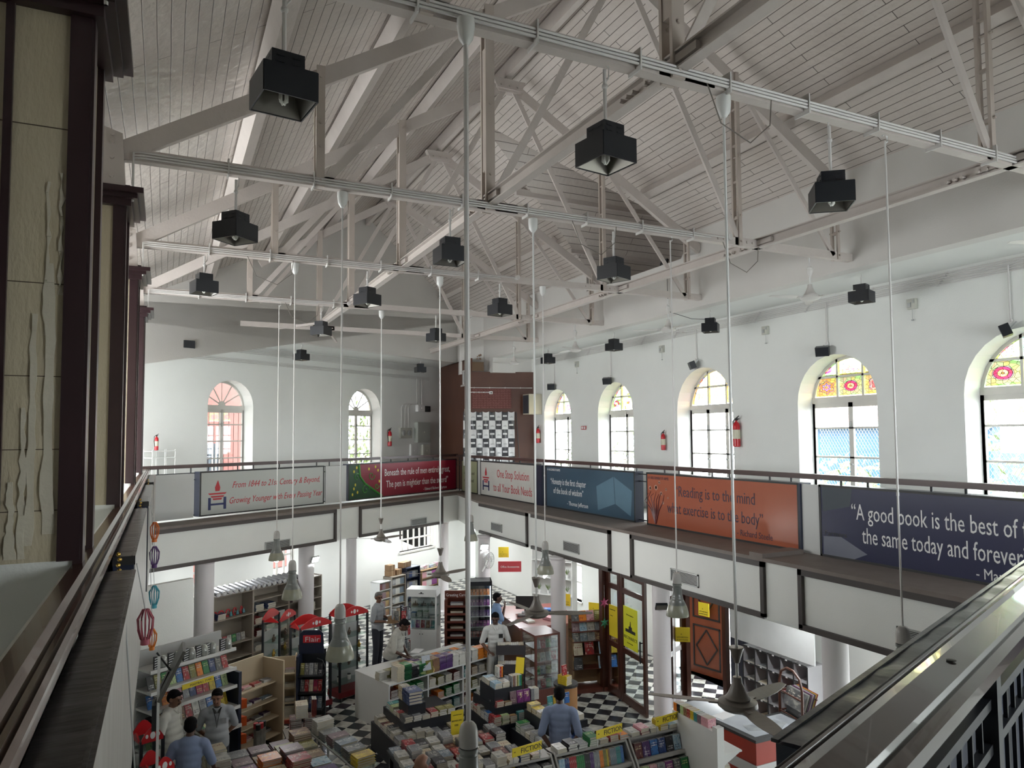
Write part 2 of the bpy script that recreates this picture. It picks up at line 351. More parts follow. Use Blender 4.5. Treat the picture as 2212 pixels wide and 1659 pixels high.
# arched openings in the outer walls
def arch_wall(name, T, s0, s1, z0, z1, ops, th, m):
    """ops: (a, b, sill, spring) ; the wall face lies at depth 0, its back at depth th; T maps (s, depth, z)"""
    b = B(); N = 14
    def q(pts, d):
        b.add([T @ V((s, d, z)) for s, z in pts], [tuple(range(len(pts)))])
    xs = s0
    for a, c, sill, spr, *rect in sorted(ops):
        for d in (0, th):
            q([(xs, z0), (a, z0), (a, z1), (xs, z1)], d); q([(a, z0), (c, z0), (c, sill), (a, sill)], d)
        r = (c-a)/2; mid = (a+c)/2
        arc = [(mid-r*cos(pi*i/N), spr+(0 if rect else r*sin(pi*i/N))) for i in range(N+1)] if not rect else [(a, spr), (c, spr)]
        for i in range(len(arc)-1):
            for d in (0, th): q([arc[i], arc[i+1], (arc[i+1][0], z1), (arc[i][0], z1)], d)
        ring = [(a, sill)]+arc+[(c, sill)]
        for i in range(len(ring)):
            p, e = ring[i], ring[(i+1) % len(ring)]
            b.add([T @ V((p[0], 0, p[1])), T @ V((e[0], 0, e[1])), T @ V((e[0], th, e[1])), T @ V((p[0], th, p[1]))], [(0, 1, 2, 3)])
        xs = c
    for d in (0, th): q([(xs, z0), (s1, z0), (s1, z1), (xs, z1)], d)
    return struct(name, b, m)
TR_ = Mx(((0, 1, 0, XO), (1, 0, 0, 0), (0, 0, 1, 0), (0, 0, 0, 1)))          # right wall: s = y, depth = +x
TF_ = Mx(((TX, -TY, 0, -TY*DO), (TY, TX, 0, TX*DO), (0, 0, 1, 0), (0, 0, 0, 1)))
RW = [(17.88, 19.50), (14.83, 16.45), (11.34, 13.12), (8.02, 9.66), (4.86, 6.60)]
FW = [(10.87, 12.20), (15.63, 17.00)]
arch_wall('wall_right', TR_, -4.5, 25.0, 3.0, SOF, [(a, c, 3.75, 5.76) for a, c in RW], .48, wall)
arch_wall('wall_far', TF_, -2, 22.6, 3.0, SOF, [(a, c, 3.75, 6.02) for a, c in FW], .48, wall)
# ground floor outer walls
arch_wall('wall_ground_right', TR_, -4.5, 25.0, 0, 3.0, [(6.0, 7.75, .0, 2.45, 1), (10.95, 13.3, 0, 2.6, 1), (17.4, 18.8, .6, 2.5, 1), (2.2, 5.6, .3, 2.45, 1)], .3, wall)
arch_wall('wall_ground_far', TF_, -2, 22.6, 0, 3.0, [(10.55, 10.85, 1.3, 2.5, 1), (12.9, 13.6, 1.45, 2.5, 1), (17.9, 19.65, 1.42, 2.5, 1)], .3, wall)
b = B(); b.box(-3.1, -2.8, -4.5, 18, 0, 4.3); b.box(-3.1, -2.8, -4.5, 18, 6.9, 7.6)
b.box(-3.1, -2.8, -4.5, 9.0, 4.3, 6.9)
for y in (9.8, 12.6, 15.8): b.box(-3.1, -2.8, y, y+.9, 4.3, 6.9)
struct('wall_left', b, wall)
b = B(); Tn = Mx.Translation((0, -2.9, 0)) @ Mx.Rotation(R(20.5), 4, 'Z')
b.box(-4, 14.2, -.3, 0, 0, 4.4, 0, Tn); b.box(-4, 14.2, -.3, 0, 6.3, 11.6, 0, Tn); 
for x0, x1 in ((-4, 4.6), (6.4, 7.4), (9.2, 10.2), (12, 14.2)): b.box(x0, x1, -.3, 0, 4.4, 6.3, 0, Tn)  # unseen openings between these piers, added so sky light fills the hall from behind
struct('wall_near', b, wall)

# gallery floors with their ledges and fascias
XF, DF, ZB, ZL = 7.5, 13.35, 2.69, 3.5
XC = (7.97, 20.38)
XLF = -.16
fc = (DF+TY*XF)/TX
b = B(); b.prism([(XF, -4.5), (XO+.1, -4.5), (XO+.1, co), XC, (XF, 17.7)], ZB, ZL-.05)
b.add([far(-3, DF, ZB), V((*XC, ZB)), V((XO, co, ZB)), far(-3, DO+.1, ZB), far(-3, DF, ZL-.05), V((*XC, ZL-.05)), V((XO, co, ZL-.05)), far(-3, DO+.1, ZL-.05)],
      [(0, 1, 2, 3), (4, 5, 6, 7), (0, 1, 5, 4), (1, 2, 6, 5), (2, 3, 7, 6), (3, 0, 4, 7)])
b.box(-2.8, XLF-.25, -4.5, 16.2, ZB, ZL-.05)
b.prism([(-.45, .2), (7.6, 3.3), (7.6, -4.5), (-.45, -4.5)], ZB, ZL-.05)
struct('floor_gallery', b, wall)
ledge = mat('ledge_dusty_wood', (.13, .10, .085), .6, c2=(.20, .17, .15), scale=5)
b = B(); b.prism([(XF-.06, 1.5), (8.55, 1.5), (8.55, 21.5), (XC[0]-.06, XC[1]-.06), (XF-.06, 17.7)], ZL-.05, ZL)
b.add([far(-1, DF-.06, ZL), V((XC[0]-.06, XC[1]-.06, ZL)), V((8.5, 21.3, ZL)), far(-1, 14.2, ZL)], [(0, 1, 2, 3)])
b.add([far(-1, DF-.06, ZL-.05), V((XC[0]-.06, XC[1]-.06, ZL-.05)), V((XC[0]-.06, XC[1]-.06, ZL)), far(-1, DF-.06, ZL)], [(0, 1, 2, 3)])
struct('trim_3', b, ledge)
# dark battens framing the white fascia boards
b = B(); x0 = XF-.03; w_ = .065
def fr_r(y0, y1, top=True, ends=(1, 1)):
    b.box(x0-.02, x0+.03, y0, y1, ZB-.02, ZB+.05)
    if top: b.box(x0-.02, x0+.03, y0, y1, ZL-.13, ZL-.05)
    if ends[0]: b.box(x0-.02, x0+.03, y0, y0+w_, ZB, ZL-.05)
    if ends[1]: b.box(x0-.02, x0+.03, y1-w_, y1, ZB, ZL-.05)
fr_r(14.8, 17.6, True, (1, 0)); fr_r(11.4, 14.6, True, (1, 0)); fr_r(7.58, 10.75); fr_r(2.2, 6.98)
struct('trim_4', b, dark)
b = B()
def fr_f(t0, t1, ends=(1, 1)):
    for z0, z1 in ((ZB-.02, ZB+.05), (ZL-.13, ZL-.05)): b.box(t0, t1, DF-.05, DF, z0, z1, 0, FAR)
    if ends[0]: b.box(t0, t0+w_, DF-.05, DF, ZB, ZL-.05, 0, FAR)
    if ends[1]: b.box(t1-w_, t1, DF-.05, DF, ZB, ZL-.05, 0, FAR)
fr_f(7.2, 12.46, (0, 1)); fr_f(13.24, 16.58)
struct('trim_5', b, dark)
# white round columns under the galleries
colw = mat('column_paint', (.70, .67, .68), .45, var=.03)
for i, (x, y) in enumerate([(7.42, 13.3), (7.85, 10.4), (7.8, 6.72), (7.35, 17.0), tuple(far(9.11, 13.6)[:2]), tuple(far(11.78, 13.6)[:2]), tuple(far(13.23, 13.6)[:2]), tuple(far(16.95, 13.6)[:2])]):
    b = B(); r = (.155, .155, .16, .15, .19, .18, .13, .15)[i]
    b.lathe([(r+.05, 0), (r+.05, .08), (r, .12), (r, 2.62), (r+.03, 2.66), (r+.03, ZB)], (x, y, 0), 24); o = struct('trim_%d' % (6+i), b, colw, smooth=True)
# left gallery pillars: cream panels in dark mouldings
for i, yc in enumerate([4.35, 7.6, 10.95, 14.2]):
    y0, y1 = yc-.28, yc+.36; xe = -.36
    zt_ = 7.46; b = B()
    b.box(-1.05, xe-.02, y0+.015, y1, 4.62, zt_-.1, 0)                           # cream body
    for xa, xb in ((-.455, xe), (-1.08, -.98)): b.box(xa, xb, y0-.01, y0+.03, 4.62, zt_-.1, 1)
    b.box(-.72, -.685, y0-.012, y0+.03, 4.62, zt_-.1, 1)
    b.box(xe-.03, xe+.012, y0, y0+.12, 4.55, zt_-.1, 1); b.box(xe-.03, xe+.012, y1-.1, y1, 4.55, zt_-.1, 1)
    for k, (e, h0, h1) in enumerate(((.05, -.12, -.06), (.10, -.06, -.02), (.15, -.02, .03), (.04, .03, .07))):
        b.box(-1.08-e, xe+e, y0-e, y1+e, zt_+h0-.04, zt_+h1-.04, 1)
    b.box(-1.05, xe-.03, y0+.02, y1, ZL-.05, 4.62, 2)
    struct('trim_%d' % (20+i), b, [cream, darkw, wall])
g = random.Random(2); b = B()
for (x, z0, z1, w_) in ((-.50, 4.75, 6.05, .05), (-.57, 4.7, 5.8, .035), (-.60, 4.64, 5.35, .03), (-.47, 5.9, 6.5, .016), (-.525, 5.7, 6.45, .02), (-.64, 4.64, 5.0, .04), (-.85, 4.8, 6.8, .05)):
    n = 14; L_ = [(x-w_/2+g.uniform(-.008, .008), z0+(z1-z0)*k/n) for k in range(n+1)]; R_2 = [(x+w_/2*(1-k/n*.7)+g.uniform(-.008, .008), z0+(z1-z0)*k/n) for k in range(n+1)]
    for k in range(n):
        q = [L_[k], R_2[k], R_2[k+1], L_[k+1]]; y_ = 4.35-.28+.015
        b.add([(a_, y_-.004-.008*abs(sin(k*.8)), z_) for a_, z_ in q]+[(a_, y_+.002, z_) for a_, z_ in q], [(0, 1, 2, 3), (0, 1, 5, 4), (1, 2, 6, 5), (2, 3, 7, 6), (3, 0, 4, 7)])
struct('trim_50', b, mat('peeled_cream', (.56, .52, .42), .6, bump=.3, bscale=20))
b = B()
for z_ in (6.72, 5.95, 5.5, 5.15, 4.86): b.box(-.98, -.455, 4.35-.282+.013, 4.35-.28+.016, z_, z_+.004)
struct('trim_51', b, mat('crack_dark', (.08, .06, .04), .9))
# brown ply cabin across the far corner of the gallery
ply = mat('stained_ply', (.115, .045, .025), .45, c2=(.06, .022, .014), scale=1.5, bump=.1)
b = B(); P1, P2, P3 = (9.03, 24.2), (8.5, 20.66), (10.45, 20.15)
b.prism([P1, P2, (8.56, 20.64), (8.75, 24.4)], ZL, 7.62); struct('wall_cabin_left', b, ply)
b = B(); b.prism([P2, P3, (10.45, 20.25), (8.52, 20.76)], ZL, 7.2); struct('wall_cabin_right', b, ply)
# ================================================================== roof trusses
ZC = 7.79                                 # level of the tie beams
PX = [1.37, 3.25, 6.93, 8.8]
def raf(x): return 11.2-.6*abs(x-RX)
names = ['foremost white roof truss, its tie beam hardly in view', 'second white roof truss, the one above the nearest row of black lamps',
 'white roof truss landing on the foremost cornice of the left pillars', 'white roof truss behind the foremost cornice of the left pillars',
 'fourth white roof truss, its left post above the small left lamps', 'farthest white roof truss, cut short before the far gable wall']
names = ['white roof truss nearest the viewer, only its upper members in view', 'white roof truss carrying the largest black box lamp',
 'white roof truss seated on the cornice of the second left pillar', 'white roof truss seated on the cornice of the third left pillar',
 'white roof truss in front of the far gable, reaching the left pillars', 'farthest white roof truss, its tie beam cut off before the far gable']
for k, y in enumerate(TR):
    t = thing('roof_truss', names[k], 'roof truss', (0, y, 0), 0, 'white roof trusses')
    xl = 1.5 if k == 5 else -.5; xr = XU
    b = B()
    b.box(xl, 3.6, -.045, .045, ZC-.055, ZC+.055); b.box(3.1, 6.98, -.045, .045, ZC-.05, ZC+.05); b.box(6.85, xr, -.045, .045, ZC-.055, ZC+.055)
    for x in (3.0, 3.5, 6.6, 7.1):
        for dx in (-.05, .05): b.cyl((x+dx, -.062, ZC), (x+dx, .062, ZC), .016, n=8)
    b.obj('tie_beam', steel, t)
    for s, (xa, xb) in (('l', ((1.9 if k == 5 else -.5), RX)), ('r', (XU, RX))):
        b = B(); b.bar((xa, 0, raf(xa)-.09), (xb, 0, raf(xb)-.09), .075, .17); b.obj('rafter', steel, t)
    for x in PX:
        if k == 5 and x < 2: continue
        wd = .11 if x in (3.25, 6.93) else .085; zt_ = raf(x)+.02; b = B()
        if x > 6:
            for d in (-1, 1): b.bar((x-.02*0, d*.05, ZC-.06), (x, d*.05, zt_), wd*.55, .03, up=(0, 1, 0))
            for z in (8.1, 8.6, 9.1, 9.6):
                if z < zt_-.2: b.box(x-.02, x+.02, -.05, .05, z, z+.03)
        else:
            b.box(x-wd/2, x+wd/2, -.075, -.045, ZC-.06, zt_); b.box(x-wd/2, x+wd/2, .045, .075, ZC-.06, zt_)
            b.box(x-wd/2+.01, x+wd/2-.01, -.045, .045, ZC+.4, zt_-.5)
        for z in (ZC, ZC+.35, zt_-.12, (ZC+zt_)/2): b.cyl((x, -.09, z), (x, .09, z), .014, n=8)
        b.obj('post', steel2, t)
    for (xa, za, xb, zb_, w) in ((3.25, ZC, RX-.08, 11.0, .085), (6.93, ZC, RX+.08, 11.0, .085), (1.42, ZC, 3.2, raf(3.25)-.12, .09), (8.72, ZC, 6.98, raf(6.93)-.12, .07)):
        if k == 5 and xa < 2: xa, za = 1.9, 8.3
        b = B(); b.bar((xa, -.03, za), (xb, -.03, zb_), .03, w); b.obj('brace', steel, t)
    b = B(); b.prism([(-.3, .0), (.3, 0), (.2, -.22), (-.2, -.22)], -.06, .06, 0, Mx(((1, 0, 0, RX), (0, 0, 1, 0), (0, 1, 0, 11.16), (0, 0, 0, 1))))
    b.box(RX-.24, RX+.24, -.09, .09, 10.98, 11.02)
    for dx in (-.15, 0, .15): b.cyl((RX+dx, -.075, 11.05), (RX+dx, .075, 11.05), .016, n=8)
    b.obj('ridge_plate', steel, t)
    if k < 5:
        b = B(); b.prism([(-.56, 7.46), (-.36, 7.46), (-.39, 7.95), (-.62, 8.02)], -.1, .1, 0, Mx(((1, 0, 0, 0), (0, 0, 1, 0), (0, 1, 0, 0), (0, 0, 0, 1))))
        for z in (7.55, 7.72, 7.86, 7.93): b.cyl((-.47, -.125, z), (-.47, .125, z), .02, n=8)
        b.obj('shoe_plate', steel, t)
# purlins and ridge beam, long tie members
P = [(.81, 'white purlin low on the left roof slope'), (2.15, 'white purlin halfway up the left roof slope'), (3.7, 'white purlin high on the left roof slope'),
     (RX, 'white ridge beam under the top of the roof'), (8.0, 'broad white purlin along the right roof slope')]
for x, lab in P:
    b = B(); z = rz(x)-.02; y1 = (DU+TY*x)/TX-.06; y0 = -2.8+.374*x
    if x == RX: b.box(x-.05, x+.05, y0, y1, z-.26, z-.02)
    else:
        y_ = 10.9 if x == 8 else y1
        T = Mx.Translation((x, 0, z)) @ Mx.Rotation(math.atan(.6)*(1 if x > RX else -1), 4, 'Y')
        b.box(-.07, .07, y0, y_, -.17, 0, 0, T)
        if x == 8: b.box(-.07, .07, 14.3, y1, -.17, 0, 0, T)
    b.obj('ridge_beam' if x == RX else 'purlin', steel, None, lab, 'roof beam')
for x, lab in ((3.27, 'long white steel tie joining the trusses left of the middle'), (7.28, 'long white steel tie joining the trusses on the right')):
    y1 = 16.9 if x < 5 else 20.9; z = 7.86 if x < 5 else 7.80; y0 = -2.8+.374*x
    t = thing('long_tie', lab, 'roof beam', (x, 0, 0)); b = B()
    b.box(-.05, .05, y0, y1, z-.065, z-.05); b.box(-.06, .06, y0, y1, z+.05, z+.065); b.box(-.012, .012, y0, y1, z-.06, z+.06); b.obj('beam', steel, t)
    for y in TR:
        b = B(); b.box(-.055, .055, y-.3, y+.3, z-.03, z+.03)
        for dy in (-.24, -.16, -.08, .08, .16, .24): b.cyl((-.075, y+dy+.35, z-.02), (.075, y+dy+.35, z-.02), .018, n=8)
        b.obj('splice_plate', steel, t)
    if x < 5:
        b = B(); b.bar((0, y1, z), (-.9, y1+.6, z-.1), .05, .05); b.bar((0, y1, z), (.6, y1+1.4, z-.25), .05, .05); b.obj('end_strut', steel, t)
# conduits clipped along the tie beams
for k, (y, xe) in enumerate(zip(TR[1:5], (7.9, 6.7, 5.2, 3.2))):
    b = B()
    for j, dz in enumerate((-.075, -.10, -.125)):
        b.tube([(-.30, y-.08, ZC-.45), (-.30, y-.08, ZC+dz+.08), (-.24, y-.08, ZC+dz+.09), (xe-.3*j, y-.08, ZC+dz+.09)], .011, 5)
        b.v and None
    for x in [(.5+.8*i) for i in range(int(xe/.8))]: b.box(x, x+.012, y-.1, y+.05, ZC-.08, ZC+.075)
    b.cyl((xe, y-.12, ZC+.02), (xe, y-.03, ZC+.02), .04, n=10)
    b.obj('conduit', pipew, None, ['white conduits along the tie beam of the nearest truss', 'white conduits along the tie beam of the truss behind the largest lamp',
      'white conduits along the tie beam above the small left lamp', 'white conduits along the tie beam of the truss before the far gable'][k], 'conduit')
# ================================================================== black box lamps
bulb = mat('cfl_glass', (.80, .80, .74), .2, var=0)
refl = mat('lamp_inside', (.16, .15, .13), .3, metal=.6)
def lamp_proto(lab):
    t = thing('box_lamp', lab, 'lamp', (0, 0, 0), 0, 'black box lamps under the roof')
    b = B(); h = .145; q = .013
    for s in (-1, 1): b.box(s*h-.004, s*h+.004, -h, h, 0, .165); b.box(-h, h, s*h-.004, s*h+.004, 0, .165)
    b.box(-h, h, -h, h, .16, .168); g = .09
    b.box(-g, g, -g, g, .168, .27)
    for s in (-1, 1):
        for z in (.20, .235):
            for x in (-.045, .045): b.box(s*g-.003, s*g+.006*s, x-.022, x+.022, z, z+.008); b.box(x-.022, x+.022, s*g-.003, s*g+.006*s, z, z+.008)
    b.obj('housing', black, t)
    b = B(); i = h-.008
    for s in (-1, 1): b.add([(s*i, -i, .004), (s*i, i, .004), (s*.07, .07, .155), (s*.07, -.07, .155)], [(0, 1, 2, 3)]); b.add([(-i, s*i, .004), (i, s*i, .004), (.07, s*.07, .155), (-.07, s*.07, .155)], [(0, 1, 2, 3)])
    b.add([(-.07, -.07, .155), (.07, -.07, .155), (.07, .07, .155), (-.07, .07, .155)], [(0, 1, 2, 3)]); b.obj('reflector', refl, t)
    b = B()
    for a in range(4):
        x, y = .022*cos(a*pi/2+.4), .022*sin(a*pi/2+.4)
        b.tube([(x, y, .155), (x, y, .03), (x*.4, y*.4, .015), (-x*.2, -y*.2, .02)], .009, 8)
    b.obj('bulb', bulb, t, smooth=True)
    return t
def rod(parent, z0, z1, r=.012):
    b = B(); b.cyl((0, 0, z0), (0, 0, z1), r, n=8); b.ball((0, 0, z1-.12), .022); b.tube([(0, 0, z1-.1), (.035, 0, z1-.05), (.04, 0, z1+.02), (.01, .0, z1+.05)], .006, 5)
    b.obj('rod', pipew, parent)
L0 = lamp_proto('x')
LP = [(.56, 1, 8, 'big black box lamp nearest the viewer, at upper left'), (.58, 2, 42, 'black box lamp hanging at left below the largest lamp'), (.45, 3, 15, 'black box lamp at left just above the end of the far gallery ceiling'),
 (2.67, 1, 12, 'black box lamp in the top middle, beside the long sloping tie'), (2.79, 2, 8, 'black box lamp in the middle, partly behind the thick white rod'), (2.72, 3, 4, 'black box lamp hanging left of the thick white rod, above the red banner'),
 (2.68, 4, 2, 'small black box lamp below the left end of the long tie'), (4.83, 1, 52, 'black box lamp at upper right, hanging alone before the white wall'), (4.93, 2, 20, 'black box lamp in front of the roof opening at right of middle'),
 (4.92, 3, 12, 'black box lamp above the stained ply cabin, right of the rods'), (5.02, 4, 6, 'small black box lamp touching a thin rod, left of the ply cabin')]
for i, (x, k, ro, lab) in enumerate(LP):
    zb_ = [0, 7.03, 7.10, 7.18, 7.16][k]; y = TR[k]
    t = L0 if i == 0 else dup(L0); t.location = (x, y, zb_); t.rotation_euler = (0, 0, R(ro-(45 if i in (3, 4, 5, 6, 9, 10) else 0)*1)); t['label'] = lab
    if i in (3, 4, 8, 9, 10, 5): t.rotation_euler = (0, 0, R({3: 8, 4: 0, 8: 22, 9: 12, 10: 20, 5: 30}[i]))
for o in [o for o in col.objects if o.get('category') == 'lamp']: rod(o, .27, ZC-o.location.z-.09, .013)
SL = [(9.48, 7.48, 20, 'black box lamp under the right gallery ceiling beside the nearest white fan blade'), (9.5, 10.87, 40, 'black box lamp under the right gallery ceiling, above the third arched window'), (9.45, 14.14, 10, 'black box lamp under the right gallery ceiling, above the second arched window'),
 (9.45, 17.38, 5, 'black box lamp under the right gallery ceiling, nearest the ply cabin'), (.38, 17.12+.3, 20, 'black box lamp under the far gallery ceiling at the left end'), (3.13, 19.0, 30, 'black box lamp under the far gallery ceiling right of its window'), (7.09, 21.3, 0, 'black box lamp hanging beside the fuse boxes of the far gallery')]
for x, y, ro, lab in SL:
    t = dup(L0); t.location = (x, y, 7.18); t.rotation_euler = (0, 0, R(ro)); t['label'] = lab
    for ch in list(t.children):
        if ch.name.startswith('rod'): bpy.data.objects.remove(ch)
    rod(t, .27, SOF-7.18-.06, .011)
# ================================================================== long pendants and ceiling fans
fanc = mat('fan_enamel', (.17, .15, .13), .35, var=.06)
fanw = mat('fan_white', (.62, .60, .57), .35)
shade = mat('shade_grey', (.18, .19, .18), .3, c2=(.14, .15, .14), scale=9, coat=.3)
shadeg = mat('shade_dusty_glass', (.33, .33, .26), .25, c2=(.24, .24, .18), scale=12)
neck = mat('shade_cap', (.42, .405, .385), .25)
def pend_proto():
    t = thing('pendant_lamp', 'x', 'pendant lamp', (0, 0, 0), 0, 'bell pendants on long rods')
    b = B(); b.lathe([(.02, .535), (.032, .53), (.045, .515), (.052, .49), (.055, .46), (.056, .40), (.05, .395)], n=24); b.obj('cap', neck, t, smooth=True)
    b = B(); b.lathe([(.054, .393), (.058, .39), (.058, .37), (.05, .365), (.05, .35), (.055, .345), (.056, .31), (.060, .27), (.066, .24), (.068, .237), (.068, .232), (.075, .205), (.078, .202), (.078, .197), (.094, .165), (.106, .14)], n=28, cap=False); b.obj('shade', shade, t, smooth=True)
    b = B(); b.lathe([(.106, .14), (.122, .10), (.133, .06), (.139, .02), (.140, .0), (.135, .0), (.133, .03), (.125, .07), (.10, .14)], n=28, cap=False); b.obj('diffuser', shadeg, t, smooth=True)
    return t
P0 = pend_proto()
lit = mat('lit_bulb', (1, 1, 1), .4, emit=((1, 1, .92), 14)); litp = mat('lit_panel', (1, 1, 1), .4, emit=((.9, 1, .98), 12))
PD = [(1.6, 1, 3.03, 'largest bell pendant, at the bottom centre, cut by the frame edge', 1.0), (1.61, 2, 3.0, 'bell pendant in front of the red topped display racks', 1), (5.5, 1, 3.08, 'bell pendant at right, half hidden behind the dark near railing', 1),
 (1.66, 3, 2.93, 'bell pendant in front of the white wall bracket light at left', 1), (1.9, 4, 2.94, 'lit bell pendant in front of the far white fascia at left', 1), (5.8, 2, 2.95, 'bell pendant before the glass doors, beside a fascia grille', 1),
 (5.72, 3, 2.92, 'bell pendant beside the round column left of the magazine stand', 1), (5.78, 4, 3.03, 'smallest bell pendant, below the One Stop Solution banner', 1)]
for i, (x, k, z, lab, s) in enumerate(PD):
    t = P0 if i == 0 else dup(P0); t.location = (x, TR[k]-(.12 if i == 0 else 0), z); t['label'] = lab
for i, o in enumerate([o for o in list(col.objects) if o.get('category') == 'pendant lamp']):
    h = ZC-o.location.z-.1; b = B(); b.cyl((0, 0, .53), (0, 0, h), .0085 if i else .016, n=8)
    for z in (.9+.35*i % 1.4, 2.3): b.cyl((0, 0, z), (0, 0, z+.03), .011 if i else .019, n=8)
    b.obj('rod', pipew, o)
    b = B()
    if i in (0, 1, 3, 6): b.lathe([(.018, -.13), (.045, -.09), (.055, -.02), (.055, .03), (.02, .03)], (0, 0, h), 16)
    else: b.tube([(0, 0, h-.02), (.03, 0, h), (.03, 0, h+.04), (0, 0, h+.07), (-.03, 0, h+.04)], .008, 6)
    b.obj('canopy', gwhite, o, smooth=True)
    if i == 4 or i == 6:
        b = B(); b.ball((.0, 0, .02), .055, sc=(1, 1, 1.1)) if i == 4 else b.cyl((.03, -.05, .03), (-.02, .02, -.06), .022, n=10); b.obj('bulb', lit, o, smooth=True); l_ = bpy.data.lights.new('bulb_light', 'POINT'); l_.energy = 16; l_.shadow_soft_size = .05; q_ = bpy.data.objects.new('bulb_light', l_); col.objects.link(q_); q_.parent = o; q_.location = (.05, -.08, -.10)
def fan_proto(name, m, drop, big):
    t = thing('ceiling_fan', 'x', 'ceiling fan', (0, 0, 0), 0, name)
    b = B(); b.lathe([(.03, .19), (.035, .15), (.055, .10), (.075, .06), (.09, .045), (.085, .03), (.135, .02), (.14, -.01), (.11, -.035), (.06, -.05), (.03, -.055)], n=28); b.obj('motor', m, t, smooth=True)
    b = B(); b.lathe([(.05, .40), (.052, .395), (.025, .31), (.02, .29)], n=16); b.obj('canopy', m, t, smooth=True)
    for a in range(3):
        b = B(); n = 8; vs = []; T = Mx.Rotation(a*2*pi/3, 4, 'Z')
        for i in range(n+1):
            x = .13+.50*i/n; w_ = .036+.028*sin(pi*min(1, i/n*1.1))*.9; w_ = w_ if i < n else .025; tw = R(11-5*i/n)
            for s in (-1, 1):
                for h in (0, .004): vs.append(T @ V((x, s*w_*cos(tw), s*w_*sin(tw)+.0+h)))
        fs = []
        for i in range(n):
            q = i*4; r_ = q+4; fs += [(q, r_, r_+2, q+2), (q+1, q+3, r_+3, r_+1), (q, q+1, r_+1, r_), (q+2, r_+2, r_+3, q+3)]
        fs += [(0, 2, 3, 1), (n*4, n*4+1, n*4+3, n*4+2)]
        b.add(vs, fs); b.bar(T @ V((.1, 0, 0)), T @ V((.2, 0, .0)), .05, .012); b.obj('blade', m, t)
    return t
F0 = fan_proto('ceiling fans on long rods over the hall', fanc, 0, 1)
FN = [(3.72, 1, 3.28, R(15), 'brown ceiling fan nearest the viewer, low over the red counter'), (3.87, 4, 3.2, R(31), 'ceiling fan under the far fascia left of its grille'), (3.82, 2, 3.2, R(-27), 'ceiling fan hanging in front of the wooden counter'), (3.88, 3, 3.07, R(23), 'ceiling fan above the white glass display cabinet')]
for i, (x, k, z, ro, lab) in enumerate(FN):
    t = F0 if i == 0 else dup(F0); t.location = (x, TR[k], z); t.rotation_euler = (0, 0, ro); t['label'] = lab
for i, o in enumerate([o for o in list(col.objects) if o.get('category') == 'ceiling fan']):
    b = B(); h = ZC-.1-o.location.z; b.cyl((0, 0, .19), (0, 0, h), .011, n=8); b.obj('rod', gwhite, o)
    b = B(); b.lathe([(.02, -.13), (.05, -.09), (.055, -.02), (.055, .03), (.02, .03)], (0, 0, h), 16); b.obj('ceiling_cup', gwhite, o, smooth=True)
G0 = fan_proto('white ceiling fans along the right gallery', fanw, 0, 0)
GN = [(8.26, 2, R(165), 'white ceiling fan nearest the viewer along the right gallery'), (8.34, 3, R(141), 'white ceiling fan behind the thin rods, above the third arched window'), (8.35, 4, R(94), 'white ceiling fan between the second and third gallery lamps'), (8.37, 5, R(63), 'farthest white ceiling fan, beside the ply cabin'), (8.3, 1, R(150), 'white ceiling fan at the right picture edge, one blade showing')]
for i, (x, k, ro, lab) in enumerate(GN):
    t = G0 if i == 0 else dup(G0); t.location = (x, TR[k], 7.14); t.rotation_euler = (0, 0, ro); t['label'] = lab
for o in [o for o in list(col.objects) if str(o.get('group', '')).startswith('white ceiling fans')]:
    b = B(); b.cyl((0, 0, .19), (0, 0, .57), .011, n=8); b.lathe([(.02, .33), (.04, .36), (.042, .42), (.02, .45)], n=12); b.obj('rod', gwhite, o, smooth=True)
